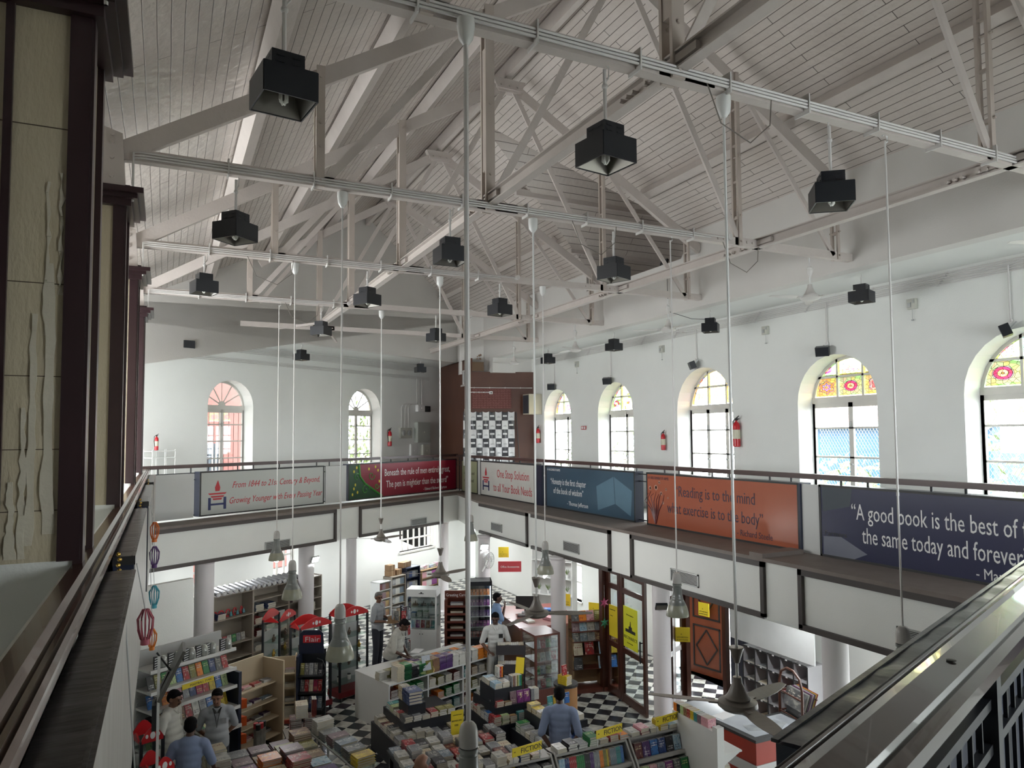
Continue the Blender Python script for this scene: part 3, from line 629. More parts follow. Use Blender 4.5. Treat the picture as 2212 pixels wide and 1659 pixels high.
# ================================================================== windows
wfr = mat('window_paint', (.62, .60, .56), .45, var=.05)
sg = [stained_mat('stained_a', (.55, .85, .35), (.75, .10, .25), (.85, .75, .35), 0), stained_mat('stained_b', (.75, .85, .25), (.85, .65, .55), (.80, .25, .30), 4),
      stained_mat('stained_c', (.85, .62, .18), (.40, .40, .75), (.85, .25, .10), 4), stained_mat('stained_d', (.80, .70, .20), (.90, .55, .15), (.45, .45, .80), 6),
      stained_mat('stained_e', (.50, .85, .60), (.60, .25, .60), (.85, .25, .45), 8)]
def ring_pts(a, c, spr, inset, n=20):
    mid = (a+c)/2; r = (c-a)/2-inset
    return [(mid-r*cos(pi*i/n), spr+r*sin(pi*i/n)) for i in range(n+1)]
def glazed(name, T, a, c, sill, spr, d, leaves, bars, kinds=None, fan=False, screen=False, tr=None):
    g = bpy.data.objects.new(name, None); col.objects.link(g); g['kind'] = 'structure'
    tr = spr if tr is None else tr
    b = B(); w_ = .055; th = .05
    def bx(s0, s1, z0, z1, dd=0, t_=th): b.box(s0, s1, d-t_/2+dd, d+t_/2+dd, z0, z1, 0, T)
    bx(a, a+w_, sill, spr); bx(c-w_, c, sill, spr); bx(a, c, sill, sill+.07); bx(a, c, tr-.11, tr, 0, .08)
    o, i_ = ring_pts(a, c, spr, 0), ring_pts(a, c, spr, w_)
    for k in range(20):
        q = [o[k], o[k+1], i_[k+1], i_[k]]
        b.add([T @ V((s, dd, z)) for dd in (d-th/2, d+th/2) for s, z in q], [(0, 1, 2, 3), (4, 5, 6, 7), (0, 1, 5, 4), (2, 3, 7, 6)])
    W = (c-a)/leaves
    for k in range(leaves+1):
        s = a+W*k; bx(s-.045, s+.045, sill, tr-.1)
    for z in bars: bx(a, c, z-.016, z+.016)
    bx(a+.04, c-.04, tr-.19, tr-.11)
    mid = (a+c)/2; r = (c-a)/2
    if fan:
        for k in range(1, 6):
            an = pi*k/6; b.bar(T @ V((mid+.09*cos(an), d, tr+.09*sin(an))), T @ V((mid+(r-.03)*cos(an), d, tr+(r-.03)*sin(an))), .018, .03)
        b.lathe([(.10, -.02), (.10, .02), (.06, .02)], T @ V((mid, d, tr+.01)), 20, 0, (T.to_3x3().to_4x4()) @ Mx.Rotation(R(90), 4, 'X'))
        for z in (sill+.1,): pass
    else:
        zr = tr+(spr+r-tr)*.5; bx(a+.03, c-.03, zr-.02, zr+.02)
        for s in (a+(c-a)*.34, a+(c-a)*.66): bx(s-.02, s+.02, tr, spr+sqrt(max(0, r*r-(s-mid)**2)))
    b.obj('window_frame', wfr, g)
    b = B(); pts = [(a+.03, sill), (c-.03, sill), (c-.03, tr-.1), (a+.03, tr-.1)]; b.add([T @ V((s, d+.005, z)) for s, z in pts], [(0, 1, 2, 3)])
    if fan:
        rp = ring_pts(a, c, spr, w_*.5); b.add([T @ V((s, d+.005, z)) for s, z in rp], [tuple(range(len(rp)))])
    b.obj('glazing', glass, g)
    if kinds:
        ss = [a+.05, a+(c-a)*.34, a+(c-a)*.66, c-.05]; zs = [tr, tr+(spr+r-tr)*.5, spr+r-.04]
        for ci in range(3):
            for ri in range(2):
                s0, s1, z0, z1 = ss[ci]+.02, ss[ci+1]-.02, zs[ri]+.02, zs[ri+1]-.02; top = []
                for q in range(9):
                    s = s0+(s1-s0)*q/8; zz = spr+sqrt(max(0, (r-.05)**2-(s-mid)**2)); top.append((s, max(z0, min(z1, zz))))
                b = B(); poly = [(s0, z0), (s1, z0)]+top[::-1]
                b.add([T @ V((s, d, z)) for s, z in poly], [tuple(range(len(poly)))])
                b.obj('stained_pane', sg[kinds[(ci+ri*2) % len(kinds)]], g)
    b = B()
    if screen:
        st = .062; H = tr-sill; Wd = c-a; k = -int(H/st/.62)
        dd = d+.14
        while k*st < Wd:
            for sgn in (1, -1):
                s0 = k*st; pa, pb = (s0, 0), (s0+H*.62, H)
                if pa[0] < 0: pa = (0, -s0/.62)
                if pb[0] > Wd: pb = (Wd, (Wd-s0)/.62)
                if pb[0] > pa[0]:
                    f = (lambda s: a+s) if sgn > 0 else (lambda s: c-s)
                    b.bar(T @ V((f(pa[0]), dd, sill+pa[1])), T @ V((f(pb[0]), dd, sill+pb[1])), .005, .005)
            k += 1
        b.obj('wire_screen', grey, g)
    elif fan:
        for q in range(9):
            s = a+.08+(c-a-.16)*q/8; b.bar(T @ V((s, d+.1, sill)), T @ V((s, d+.1, tr-.1)), .012, .012)
        b.obj('security_bars', dark, g)
    b = B()
    for k in range(1, leaves): b.box(a+W*k-.012, a+W*k+.012, d-.045, d-.025, tr-.55, tr-.45, 0, T); b.box(a+W*k-.03, a+W*k+.03, d-.05, d-.025, 4.65, 4.68, 0, T)
    b.obj('latch', grey, g)
    return g
for i, (a, c) in enumerate(RW):
    glazed('window_%d' % (i+1), TR_, a, c, 3.75, 5.76, .40, [2, 2, 3, 2, 2][i], [4.25, 4.78, 5.3], [[2, 0], [3, 1, 0], [2, 3], [1, 0, 3], [4, 1, 0]][i], False, i >= 1, 5.86)
for i, (a, c) in enumerate(FW):
    glazed('window_%d' % (i+6), TF_, a, c, 3.75, 6.02, .40, 2, [4.25, 4.68, 5.12, 5.55], None, True, False, 6.05)
def plain_window(name, T, a, c, z0, z1, nx, nz, d=.15):
    g = bpy.data.objects.new(name, None); col.objects.link(g); g['kind'] = 'structure'; b = B()
    for k in range(nx+1):
        s = a+(c-a)*k/nx; b.box(s-.025, s+.025, d-.02, d+.02, z0, z1, 0, T)
    for k in range(nz+1):
        z = z0+(z1-z0)*k/nz; b.box(a, c, d-.02, d+.02, z-.025, z+.025, 0, T)
    b.box(a-.05, c+.05, -.05, d, z0-.06, z0, 0, T)
    b.obj('window_frame', wfr, g); b = B(); b.add([T @ V(p) for p in ((a, d, z0), (c, d, z0), (c, d, z1), (a, d, z1))], [(0, 1, 2, 3)]); b.obj('glazing', glass, g)
plain_window('window_8', TF_, 12.9, 13.6, 1.45, 2.5, 3, 2); plain_window('window_9', TF_, 17.9, 19.65, 1.42, 2.5, 6, 3); plain_window('window_10', TF_, 10.55, 10.85, 1.3, 2.5, 1, 2)
plain_window('window_11', TR_, 17.4, 18.8, .6, 2.5, 2, 4)

# ================================================================== outside: street, buildings, trees
b = B(); b.box(10.8, 60, -30, 60, -.15, -.02); b.add([far(-30, 16.7, -.02), far(60, 16.7, -.02), far(60, 70, -.02), far(-30, 70, -.02)], [(0, 1, 2, 3)]); struct('ground', b, mat('paving', (.22, .215, .20), .8))
def building(name, T, x0, x1, y0, y1, z0, z1, m, wins, lab, wm, m2=None, band=None):
    t = thing(name, lab, 'building', (0, 0, 0)); b = B(); b.box(x0, x1, y0, y1, z0, z1, 0, T); b.obj('wall', m, t)
    for (a, c, e, f) in wins:
        b = B(); b.box(a, c, y0-.08, y0+.02, e, f, 0, T)
        for k in range(1, 4): b.box(a+(c-a)*k/4-.02, a+(c-a)*k/4+.02, y0-.12, y0-.08, e, f, 1, T)
        b.obj('window', [wm, wfr], t)
    if band:
        for (a, c, e, f) in band: b = B(); b.box(a, c, y0-.1, y0, e, f, 0, T); b.obj('painted_band', m2, t)
    b = B(); b.box(x0-.2, x1+.2, y0-.3, y1, z1, z1+.25, 0, T); b.obj('cornice', wfr, t)
    return t
rb = mat('red_building', (.34, .13, .11), .7); yb = mat('yellow_paint', (.34, .27, .015), .6); bb = mat('blue_paint', (.015, .075, .15), .6); pb = mat('pink_paint', (.32, .19, .17), .6); cw = mat('concrete', (.55, .54, .52), .8); gw = mat('dim_window', (.10, .13, .16), .3)
building('red_building', FAR, 6, 20, 24, 30, 0, 8.6, rb, [(13.2, 13.8, 3.6, 5.0), (14.6, 15.2, 3.6, 5.0), (16.1, 16.7, 3.6, 5)], 'red building with white barred windows seen through the leftmost fanlight window', gw, yb, [(12.4, 14.2, 5.5, 7.2), (6, 20, 2.4, 2.9)])
TX2 = Mx(((0, 1, 0, 0), (1, 0, 0, 0), (0, 0, 1, 0), (0, 0, 0, 1)))
building('blue_building', TX2, 15.5, 24.0, 26, 30, 0, 5.4, bb, [(20.2, 21.0, 2.0, 3.2)], 'blue and yellow painted building seen through the largest clear arched window', gw, yb, [(17.2, 18.2, 1.0, 4.4), (18.2, 24, .8, 1.6)])
building('pink_building', TX2, 20, 34.0, 34, 38, 0, 8.5, pb, [(24.2, 25.0, 4.0, 5.2), (28.2, 29.0, 4.0, 5.2)], 'pale pink building standing behind the blue painted one', gw)
leaf = mat('leaf_green', (.09, .15, .035), .6, c2=(.16, .21, .07), scale=4)
def tree(c, r, h, lab, seed):
    t = thing('tree', lab, 'tree', (c[0], c[1], 0), 0, 'trees outside the windows'); g = random.Random(seed); b = B()
    b.tube([(0, 0, -.1), (.1, .05, h*.5), (0, 0, h)], [.18, .12, .05], 8); b.obj('trunk', mat('bark', (.16, .12, .08), .9), t); b = B()
    for i in range(900):
        d = V((g.gauss(0, 1), g.gauss(0, 1), g.gauss(0, .8))); d = d.normalized()*r*(g.random()**.4); p = V((0, 0, h))+d
        u = V((g.gauss(0, 1), g.gauss(0, 1), g.gauss(0, 1))).normalized()*.16; v = u.orthogonal().normalized()*.09
        b.add([p-u, p+v, p+u, p-v], [(0, 1, 2, 3)])
    b.obj('foliage', leaf, t)
f1 = far(23.2, 23); tree((f1.x, f1.y), 2.6, 4.4, 'leafy tree outside the right fanlight window', 1)
tree((17.5, 25.5), 2.8, 4.2, 'leafy tree outside the two arched windows beside the ply cabin', 2); tree((17, 14.2), 1.7, 3.0, 'leafy shrub tree before the yellow wall outside', 3); tree((16, 7.6), 2.6, 4.4, 'pale leafy tree outside the rightmost arched window', 4)
b = B()
for y in (8.2, 9.7, 5.6, 3.6): b.lathe([(.28, 0), (.28, .15), (.2, .2), (.19, 4.2)], (14.2, y, 0), 16)
struct('trim_30', b, colw, smooth=True)

# ================================================================== rails and banner boxes of the far and right galleries
railw = mat('rail_dark_wood', (.085, .045, .04), .3, c2=(.05, .028, .026), scale=3)
def rail(nm, p0, p1, z, step, lab, off=.0):
    t = thing(nm, lab, 'handrail', (0, 0, 0)); b = B(); p0, p1 = V(p0), V(p1); p0.z = p1.z = z
    b.bar(p0, p1, .09, .05); b.bar(p0-V((0, 0, .035)), p1-V((0, 0, .035)), .05, .03); b.obj('handrail', railw, t)
    L = (p1-p0).length; d = (p1-p0)/L; q = .35; k = 0
    while q < L-.1:
        p = p0+d*q; b = B(); b.cyl(p-V((0, 0, 1.1)), p-V((0, 0, .03)), .015, n=8); b.obj('baluster', black, t); q += .42 if k % 2 else step-.42; k += 1
    for dz in (.16, .30, 1.05): b = B(); b.bar(p0-V((0, 0, dz)), p1-V((0, 0, dz)), .02, .02); b.obj('lower_rail', black, t)
rc = (14.17+TY*8.4)/TX
rail('gallery_rail', far(8.05, 14.17), (8.4, rc, 0), 4.62, 1.15, 'dark wooden gallery rail above the From 1844 and pen banners')
rail('gallery_rail', (8.4, 1.5, 0), (8.4, rc, 0), 4.60, 1.3, 'dark wooden gallery rail running below the stained glass windows')
def fit(body, h, wid, m, parent, x, y, z, shear=0, align='LEFT'):
    parent = FACE.get(parent.name, parent)
    o = text(body, h, m, parent, (x, y, z), (R(90), 0, 0), shear, 'LEFT', .001)
    vs = [v.co.x for v in o.data.vertices]; W = max(vs)-min(vs)
    if wid: o.scale = (wid/W, 1, 1)
    return o
def logo(parent, x, z, s, y):
    b = B()
    for dx in (-.42, .30): b.box(x+dx*s, x+(dx+.12)*s, y-.004, y, z, z+.5*s)
    b.box(x-.4*s, x+.4*s, y-.004, y, z+.18*s, z+.26*s); parent = FACE.get(parent.name, parent); b.obj('logo_letter', inkn, parent); b = B()
    for k, (wd, zz) in enumerate(((.46, .62), (.34, .50), (.24, .40))): b.add([(x-wd*s*.8, y-.004, z+zz*s), (x+wd*s*.8, y-.004, z+zz*s), (x+wd*s*.95, y-.004, z+(zz+.07)*s), (x-wd*s*.95, y-.004, z+(zz+.07)*s)], [(0, 1, 2, 3)])
    b.add([(x-.10*s, y-.004, z+.76*s), (x+.10*s, y-.004, z+.76*s), (x+.13*s, y-.004, z+.9*s), (x+.02*s, y-.004, z+1.22*s), (x-.12*s, y-.004, z+.92*s)], [(0, 1, 2, 3, 4)]); b.obj('logo_flame', inkr, parent)
def banner(lab, loc, rz, wd, h, mface, side=-1, dep=.2):
    """local x along the board as read, local -y towards the hall"""
    t = thing('banner_box', lab, 'banner', loc, rz, 'lettered banner boxes on the gallery rails'); b = B()
    b.box(0, wd, .004, dep, 0, h, 0); b.obj('box', navy, t); b = B(); b.box(.03, wd-.03, -.003, .004, .03, h-.03); FACE[t.name] = b.obj('face', mface, t)
    b = B()
    for a in ((0, .03, 0, h), (wd-.03, wd, 0, h), (0, wd, 0, .03), (0, wd, h-.03, h)): b.box(a[0], a[1], -.008, .004, a[2], a[3])
    b.obj('edge_frame', inkb, t); return t
pgrey = mat('banner_grey', (.50, .52, .49), .35, c2=(.42, .44, .42), scale=.8); prd = mat('banner_red', (.27, .008, .03), .35, c2=(.16, .006, .02), scale=.5)
pol = mat('banner_olive', (.33, .36, .22), .3); pcream = mat('banner_cream', (.60, .60, .56), .35); psl = mat('banner_slate', (.055, .11, .16), .3, c2=(.02, .045, .075), scale=.7)
por = mat('banner_orange', (.42, .12, .06), .22, c2=(.30, .08, .045), scale=.5); ppu = mat('banner_purple', (.032, .028, .085), .25, c2=(.02, .03, .06), scale=.5)
p = far(9.22, 13.98, 3.54); t = banner('grey banner box reading From 1844 to 21st Century and Beyond', p, FA, 3.43, .95, pgrey)
logo(t, .42, .12, .52, -.004); fit('From 1844 to 21st Century & Beyond,', .2, 2.5, inkr, t, .78, -.005, .56, .35); fit('Growing Younger with Every Passing Year', .2, 2.65, inkr, t, .70, -.005, .22, .35)
p = far(13.48, 13.98, 3.54); t = banner('crimson banner box about the pen and the sword with green scrolls', p, FA, 4.6, .96, prd)
fit('Beneath the rule of men entirely great,', .27, 2.9, inkw, t, 1.35, -.005, .58); fit('The pen is mightier than the sword”', .27, 2.75, inkw, t, 1.42, -.005, .26); fit('- Edward Bulwer - Lytton', .12, 1.1, inkw, t, 3.0, -.005, .08)
green = mat('scroll_green', (.05, .25, .04), .4); gd = mat('scroll_dark', (.01, .06, .02), .4); yl = mat('scroll_yellow', (.65, .55, .05), .4); b = B()
b.add([(.03, -.004, .03), (1.25, -.004, .03), (.95, -.004, .22), (.6, -.004, .42), (.42, -.004, .62), (.38, -.004, .93), (.03, -.004, .93)], [tuple(range(7))]); b.obj('scroll_ground', gd, t); b = B()
b.tube([(.38, -.006, .93), (.42, -.006, .62), (.6, -.006, .42), (.95, -.006, .22), (1.25, -.006, .05)], .028, 6)
for (cx, cz, r0, s) in ((.62, .25, .16, 1), (.85, .62, .13, -1), (.3, .6, .12, 1), (1.05, .33, .09, -1)): b.tube([(cx+r0*(1-k/16)*cos(s*k*.55), -.007, cz+r0*(1-k/16)*sin(s*k*.55)) for k in range(15)], .013, 5)
b.obj('scroll', green, t); b = B()
for (x, z) in ((.2, .3), (.25, .4), (.33, .2), (.15, .15), (1.1, .75), (1.0, .85), (.75, .8), (1.15, .45), (.2, .75), (.3, .85)): b.ball((x, -.006, z), .03, 6, 4, (1, .2, 1.4))
b.obj('buds', yl, t)
H = -pi/2
t = banner('olive banner box with two faint lines at the corner of the galleries', (8.3, 20.9, 3.5), H, 1.25, .98, pol); fit('of books and', .14, .8, inkb, t, .2, -.005, .55); fit('of the mind', .14, .75, inkb, t, .2, -.005, .33)
t = banner('cream banner box reading One Stop Solution to all Your Book Needs', (8.3, 19.43, 3.5), H, 3.42, .99, pcream)
logo(t, .4, .16, .55, -.004); fit('One Stop Solution', .32, 1.95, inkr, t, 1.15, -.005, .56); fit('to all Your Book Needs', .32, 2.35, inkr, t, .92, -.005, .18)
b = B(); b.box(3.425, 3.79, .0, .2, 0, .98); b.obj('end_cap', navy, t)
t = banner('slate blue banner box quoting honesty and wisdom with an open book', (8.3, 15.41, 3.5), H, 3.65, .99, psl)
fit('“Honesty is the first chapter', .2, 1.6, inkw, t, .22, -.005, .56); fit('of the book of wisdom”', .2, 1.35, inkw, t, .36, -.005, .35); fit('- Thomas Jefferson', .13, .9, inkw, t, 1.0, -.005, .12); fit('H HIGGINBOTHAMS', .075, .62, inkw, t, .06, -.005, .87)
b = B(); pg = mat('book_blue', (.10, .19, .26), .4)
b.add([(2.3, -.004, .12), (2.95, -.004, .3), (2.9, -.004, .85), (2.25, -.004, .62)], [(0, 1, 2, 3)]); b.add([(2.97, -.004, .3), (3.5, -.004, .1), (3.55, -.004, .6), (2.92, -.004, .85)], [(0, 1, 2, 3)]); b.obj('open_book', pg, t)
t = banner('orange banner box quoting Reading is to the mind', (8.3, 11.38, 3.5), H, 3.68, .99, por); d = mat('ink_plum', (.05, .02, .04), .5)
fit('“Reading is to the mind', .27, 1.95, d, t, .85, -.005, .60); fit('what exercise is to the body”', .27, 2.35, d, t, .62, -.005, .29); fit('- Richard Steele', .14, .75, d, t, 2.4, -.005, .09); fit('H HIGGINBOTHAMS', .075, .62, d, t, .05, -.005, .87); b = B()
for k in range(7): b.tube([(.28, -.006, .05), (.26+.04*(k-3), -.006, .3), (.22+.09*(k-3), -.006, .45+.05*(k % 3)), (.30+.08*(k-3), -.006, .60+.04*(k % 2))], [.02, .014, .008, .004], 5)
b.obj('scroll', mat('scroll_plum', (.14, .03, .03), .4), t); b = B()
for (x, z, r_) in ((.3, .72, .05), (.45, .62, .035), (.5, .45, .03), (.6, .7, .025), (.12, .7, .04), (.4, .82, .03), (.7, .3, .02), (.65, .55, .018)): b.lathe([(r_, 0), (r_, .003), (r_*.6, .003), (r_*.6, 0)], (x, -.004, z), 14, 0, Mx.Rotation(R(90), 4, 'X'))
b.obj('dots', mat('dot_pale', (.55, .30, .22), .4), t)
b = B(); b.box(3.682, 3.72, -.02, .2, 0, .99); b.obj('end_cap', navy, t)
t = banner('dark purple banner box quoting A good book, nearest the viewer', (8.3, 7.34, 3.5), H, 5.6, .99, ppu)
fit('“A good book is the best of friends,', .3, 2.68, inkw, t, .52, -.005, .56); fit('the same today and forever”', .3, 2.05, inkw, t, .68, -.005, .26); fit('- Martin Tupper', .17, .9, inkw, t, 2.15, -.005, .06); fit('Farmers', .09, .35, inkb, t, .08, -.005, .3); b = B()
b.add([(.05, -.004, .98), (.55, -.004, .98), (.5, -.004, .72), (.06, -.004, .62)], [(0, 1, 2, 3)]); b.obj('notebook', gd if 0 else mat('note_dark', (.015, .03, .045), .4), t)
b = B(); b.add([(.05, -.004, .03), (.55, -.004, .03), (.75, -.004, .12), (.35, -.004, .3), (.06, -.004, .28)], [(0, 1, 2, 3, 4)]); b.obj('paper', mat('note_pale', (.16, .17, .22), .4), t)
# plain white boards between the banners
board = mat('board_white', (.60, .61, .60), .5, c2=(.52, .53, .52), scale=1)
for (p, rz_, wd, h, lab) in ((far(7.95, 13.99, 3.54), FA, 1.14, .92, 'plain white board on the far rail beside the left pillar'), (far(12.72, 13.99, 3.54), FA, .70, .93, 'plain white board between the grey and crimson banners'), ((8.31, 19.75, 3.5), H, .25, .98, 'narrow white board right of the olive banner'), ((8.31, 7.68, 3.5), H, .32, .98, 'plain white board between the orange and purple banners')):
    b = B(); b.box(0, wd, 0, .02, 0, h); b.obj('white_board', board, None, lab, 'board', 'plain white rail boards', loc=p, rot=(0, 0, rz_))
b = B(); b.box(7.42, 8.2, 7.55, 7.8, 3.5, 3.56); struct('trim_31', b, ledge)
# air grilles set in the fascias
def grille(lab, loc, rz, wd, h):
    t = thing('air_grille', lab, 'air grille', loc, rz, 'air grilles in the gallery fascias'); b = B()
    for a in ((0, wd, 0, .02), (0, wd, h-.02, h), (0, .02, 0, h), (wd-.02, wd, 0, h)): b.box(a[0], a[1], -.02, 0, a[2], a[3])
    b.obj('frame', grey, t); b = B(); b.box(.02, wd-.02, -.004, -.001, .02, h-.02, 0)
    n = int(h/.018)
    for k in range(1, n): b.box(.02, wd-.02, -.014, -.004, k*h/n-.003, k*h/n+.003, 1)
    b.obj('louvres', [inkb, grey], t)
for lab, y, wd in (('air grille below the cream banner box', 16.86, .64), ('air grille below the slate banner box', 13.18, .63), ('air grille below the orange banner, behind a bell pendant', 9.65, .68), ('large air grille low on the nearest right fascia', 5.6, 1.0)): grille(lab, (XF-.002, y, 2.83), H, wd, .2)
grille('air grille behind the lit bell pendant on the far fascia', far(10.40, DF-.002, 2.71), FA, .68, .2); grille('air grille below the crimson banner', far(15.21, DF-.002, 2.74), FA, .67, .19)

# ================================================================== the near rails
t = thing('gallery_rail', 'broad polished wooden handrail running away at left below the pillars', 'handrail', (0, 0, 0)); b = B()
prof = [(-.405, 4.575), (-.39, 4.60), (-.33, 4.605), (-.305, 4.598), (-.30, 4.586), (-.292, 4.598), (-.278, 4.598), (-.273, 4.584), (-.265, 4.596), (-.25, 4.592), (-.243, 4.57), (-.25, 4.55), (-.38, 4.54)]
vs = [V((x, y, z)) for y in (-.4, 16.35) for x, z in prof]; n = len(prof)
b.add(vs, [(i, (i+1) % n, n+(i+1) % n, n+i) for i in range(n)]+[tuple(range(n)), tuple(range(n, 2*n))]); b.obj('handrail', rwood, t)
for k in range(17): b = B(); b.box(-.36, -.30, .3+k*.95, .36+k*.95, 3.5, 4.55); b.obj('baluster', black, t)
b = B(); b.box(-.42, -.40, -2, 16.2, 3.45, 4.57); struct('wall_parapet_left', b, wall)
sheet = mat('sheet_metal', (.055, .052, .05), .3, c2=(.03, .03, .032), scale=2, bump=.45, bscale=7, stretch=(.3, 1.3, 1), metal=.2)
streak = mat('streaked_white', (.50, .49, .46), .5, c2=(.30, .28, .26), scale=2.2, stretch=(1, 4, .4))
for i, (y0, y1, lab) in enumerate([(1.1, 4.37, 'nearest metal topped sign box on the left rail'), (4.88, 8.15, 'second metal topped sign box on the left rail'), (9.0, 12.25, 'third metal topped sign box on the left rail'), (12.9, 15.6, 'farthest metal topped sign box on the left rail')]):
    t = thing('sign_box', lab, 'sign box', (0, 0, 0), 0, 'metal topped sign boxes on the left rail')
    xo, zt_ = -.125-(i > 0)*.02, 4.505; b = B(); b.box(-.262, xo-.006, y0, y1, 3.52, zt_-.01); b.obj('box', navy, t)
    b = B(); ny = 40
    for k in range(ny):
        pass
    vs = []; fs = []; g = random.Random(i); nx = 6
    for k in range(ny+1):
        for j in range(nx+1):
            x = -.264+(xo+.264)*j/nx; y = y0+(y1-y0)*k/ny; vs.append((x, y, zt_+.0035*sin(k*1.9+g.random()*1.5)*sin(pi*j/nx)))
    for k in range(ny):
        for j in range(nx): q = k*(nx+1)+j; fs.append((q, q+1, q+nx+2, q+nx+1))
    b.add(vs, fs); b.box(xo-.022, xo-.012, y0, y1, zt_, zt_+.004); b.box(-.264, xo, y0-.004, y0, zt_-.05, zt_+.002); b.obj('metal_top', sheet, t, smooth=True)
    b = B(); b.box(xo-.006, xo, y0, y1, 3.52, zt_-.004); b.obj('face', streak, t)
u = V((.9365, .3506, 0)); nrm = V((-.3506, .9365, 0)); NR = Mx(((u.x, nrm.x, 0, 1.0), (u.y, nrm.y, 0, .93), (0, 0, 1, 0), (0, 0, 0, 1)))
t = thing('gallery_rail', 'dark polished handrail crossing the lower right corner', 'handrail', (0, 0, 0)); b = B()
pr2 = [(-.10, 4.56), (-.095, 4.585), (-.07, 4.592), (-.06, 4.583), (-.05, 4.597), (.02, 4.602), (.045, 4.597), (.05, 4.585), (.056, 4.597), (.064, 4.597), (.07, 4.585), (.075, 4.592), (.085, 4.58), (.08, 4.555), (-.09, 4.545)]
n = len(pr2); vs = [NR @ V((s, y, z)) for s in (-.7, 6.4) for y, z in pr2]; b.add(vs, [(i, (i+1) % n, n+(i+1) % n, n+i) for i in range(n)]+[tuple(range(n)), tuple(range(n, 2*n))])
b.obj('handrail', mat('rail_wood_dark', (.05, .034, .03), .2, c2=(.03, .02, .018), scale=2, coat=.5), t)
b = B(); b.lathe([(.012, 0), (.012, .002), (.004, .003)], NR @ V((.93, -.01, 4.602)), 12); b.obj('bolt', inkb, t)
b = B()
for z in (4.38, 4.25, 3.62): b.box(-.7, 6.4, -.025, .0, z, z+.03, 0, NR)
for k in range(56): b.box(-.6+k*.12, -.588+k*.12, -.018, -.006, 3.5, 4.38, 0, NR)
b.obj('baluster_grille', black, t)
for k in range(8): b = B(); b.box(-.5+k*.9, -.44+k*.9, -.04, .02, 3.45, 4.56, 0, NR); b.obj('post', black, t)
t = thing('sign_box', 'black metal topped sign box beyond the near handrail at lower right', 'sign box', (0, 0, 0), 0, 'metal topped sign boxes on the near rail'); b = B(); b.box(.36, 6.2, .095, .215, 3.5, 4.5, 0, NR); b.obj('box', navy, t)
b = B(); vs = []; fs = []; g = random.Random(5); ny, nx = 70, 5
for k in range(ny+1):
    for j in range(nx+1): vs.append(NR @ V((.355+5.85*k/ny, .09+.135*j/nx, 4.508+.005*sin(k*1.7+g.random())*sin(pi*j/nx))))
for k in range(ny):
    for j in range(nx): q = k*(nx+1)+j; fs.append((q, q+1, q+nx+2, q+nx+1))
b.add(vs, fs); b.box(.35, 6.2, .205, .222, 4.505, 4.513, 0, NR); b.obj('metal_top', mat('sheet_dark', (.022, .026, .03), .28, c2=(.035, .04, .045), scale=2, bump=.3, bscale=6, metal=.2), t, smooth=True)
# ================================================================== books
PAL = [('white', (.62, .61, .56), (.45, .45, .42), (.05, .05, .06)), ('cream', (.62, .56, .42), (.50, .42, .30), (.25, .05, .04)), ('red', (.45, .02, .02), (.22, .01, .02), (.75, .7, .6)),
       ('crimson', (.30, .01, .06), (.10, .005, .02), (.7, .6, .2)), ('navy', (.01, .02, .09), (.02, .05, .16), (.6, .6, .65)), ('blue', (.03, .14, .40), (.02, .06, .2), (.7, .7, .7)),
       ('sky blue', (.16, .36, .52), (.45, .55, .6), (.02, .03, .1)), ('green', (.02, .18, .05), (.01, .08, .03), (.65, .65, .3)), ('light green', (.22, .42, .14), (.5, .55, .3), (.04, .1, .03)),
       ('teal', (.05, .25, .25), (.02, .12, .14), (.7, .7, .65)), ('yellow', (.70, .55, .03), (.45, .32, .02), (.15, .03, .02)), ('orange', (.70, .22, .02), (.5, .1, .02), (.8, .75, .6)),
       ('purple', (.10, .03, .17), (.05, .015, .10), (.65, .6, .65)), ('violet', (.17, .03, .16), (.30, .06, .25), (.8, .7, .5)), ('pink', (.60, .20, .26), (.65, .4, .42), (.2, .02, .06)),
       ('black', (.012, .012, .015), (.05, .05, .055), (.6, .6, .6)), ('charcoal', (.05, .055, .06), (.13, .13, .13), (.6, .58, .5)), ('grey', (.22, .23, .24), (.36, .36, .36), (.05, .05, .06)),
       ('brown', (.11, .05, .03), (.22, .12, .07), (.65, .5, .2)), ('maroon', (.10, .015, .015), (.2, .05, .03), (.6, .5, .3)), ('gold brown', (.32, .20, .07), (.15, .07, .03), (.7, .6, .4)),
       ('mauve', (.20, .13, .15), (.12, .07, .09), (.6, .5, .45)), ('slate', (.08, .12, .16), (.18, .22, .26), (.7, .7, .7)), ('olive', (.22, .20, .05), (.12, .12, .04), (.65, .62, .4))]
CI = {p[0]: i for i, p in enumerate(PAL)}
COV = [cover_mat(i, p[1], p[2], p[3], i % 2) for i, p in enumerate(PAL)]
page = mat('page_edges', (.58, .54, .44), .8, c2=(.50, .46, .37), scale=60, stretch=(.1, .1, 5)); pagew = mat('page_edges_white', (.64, .63, .59), .8, c2=(.52, .51, .48), scale=60, stretch=(.1, .1, 5))
BM = {}
def book_mesh(c, hard=False):
    k = (c, hard)
    if k not in BM:
        b = B(); t = .09 if hard else .05; e = .03 if hard else .004
        b.box(0, 1, 0, 1, 0, t, 0); b.box(0, 1, 0, 1, 1-t, 1, 0); b.box(0, .04, 0, 1, t, 1-t, 0)
        b.box(.04, 1-e, e, 1-e, t, 1-t, 1)
        BM[k] = b.mesh('book_'+PAL[c][0].replace(' ', '_'), [COV[c], pagew if c % 2 else page])
    return BM[k]
NB = 0
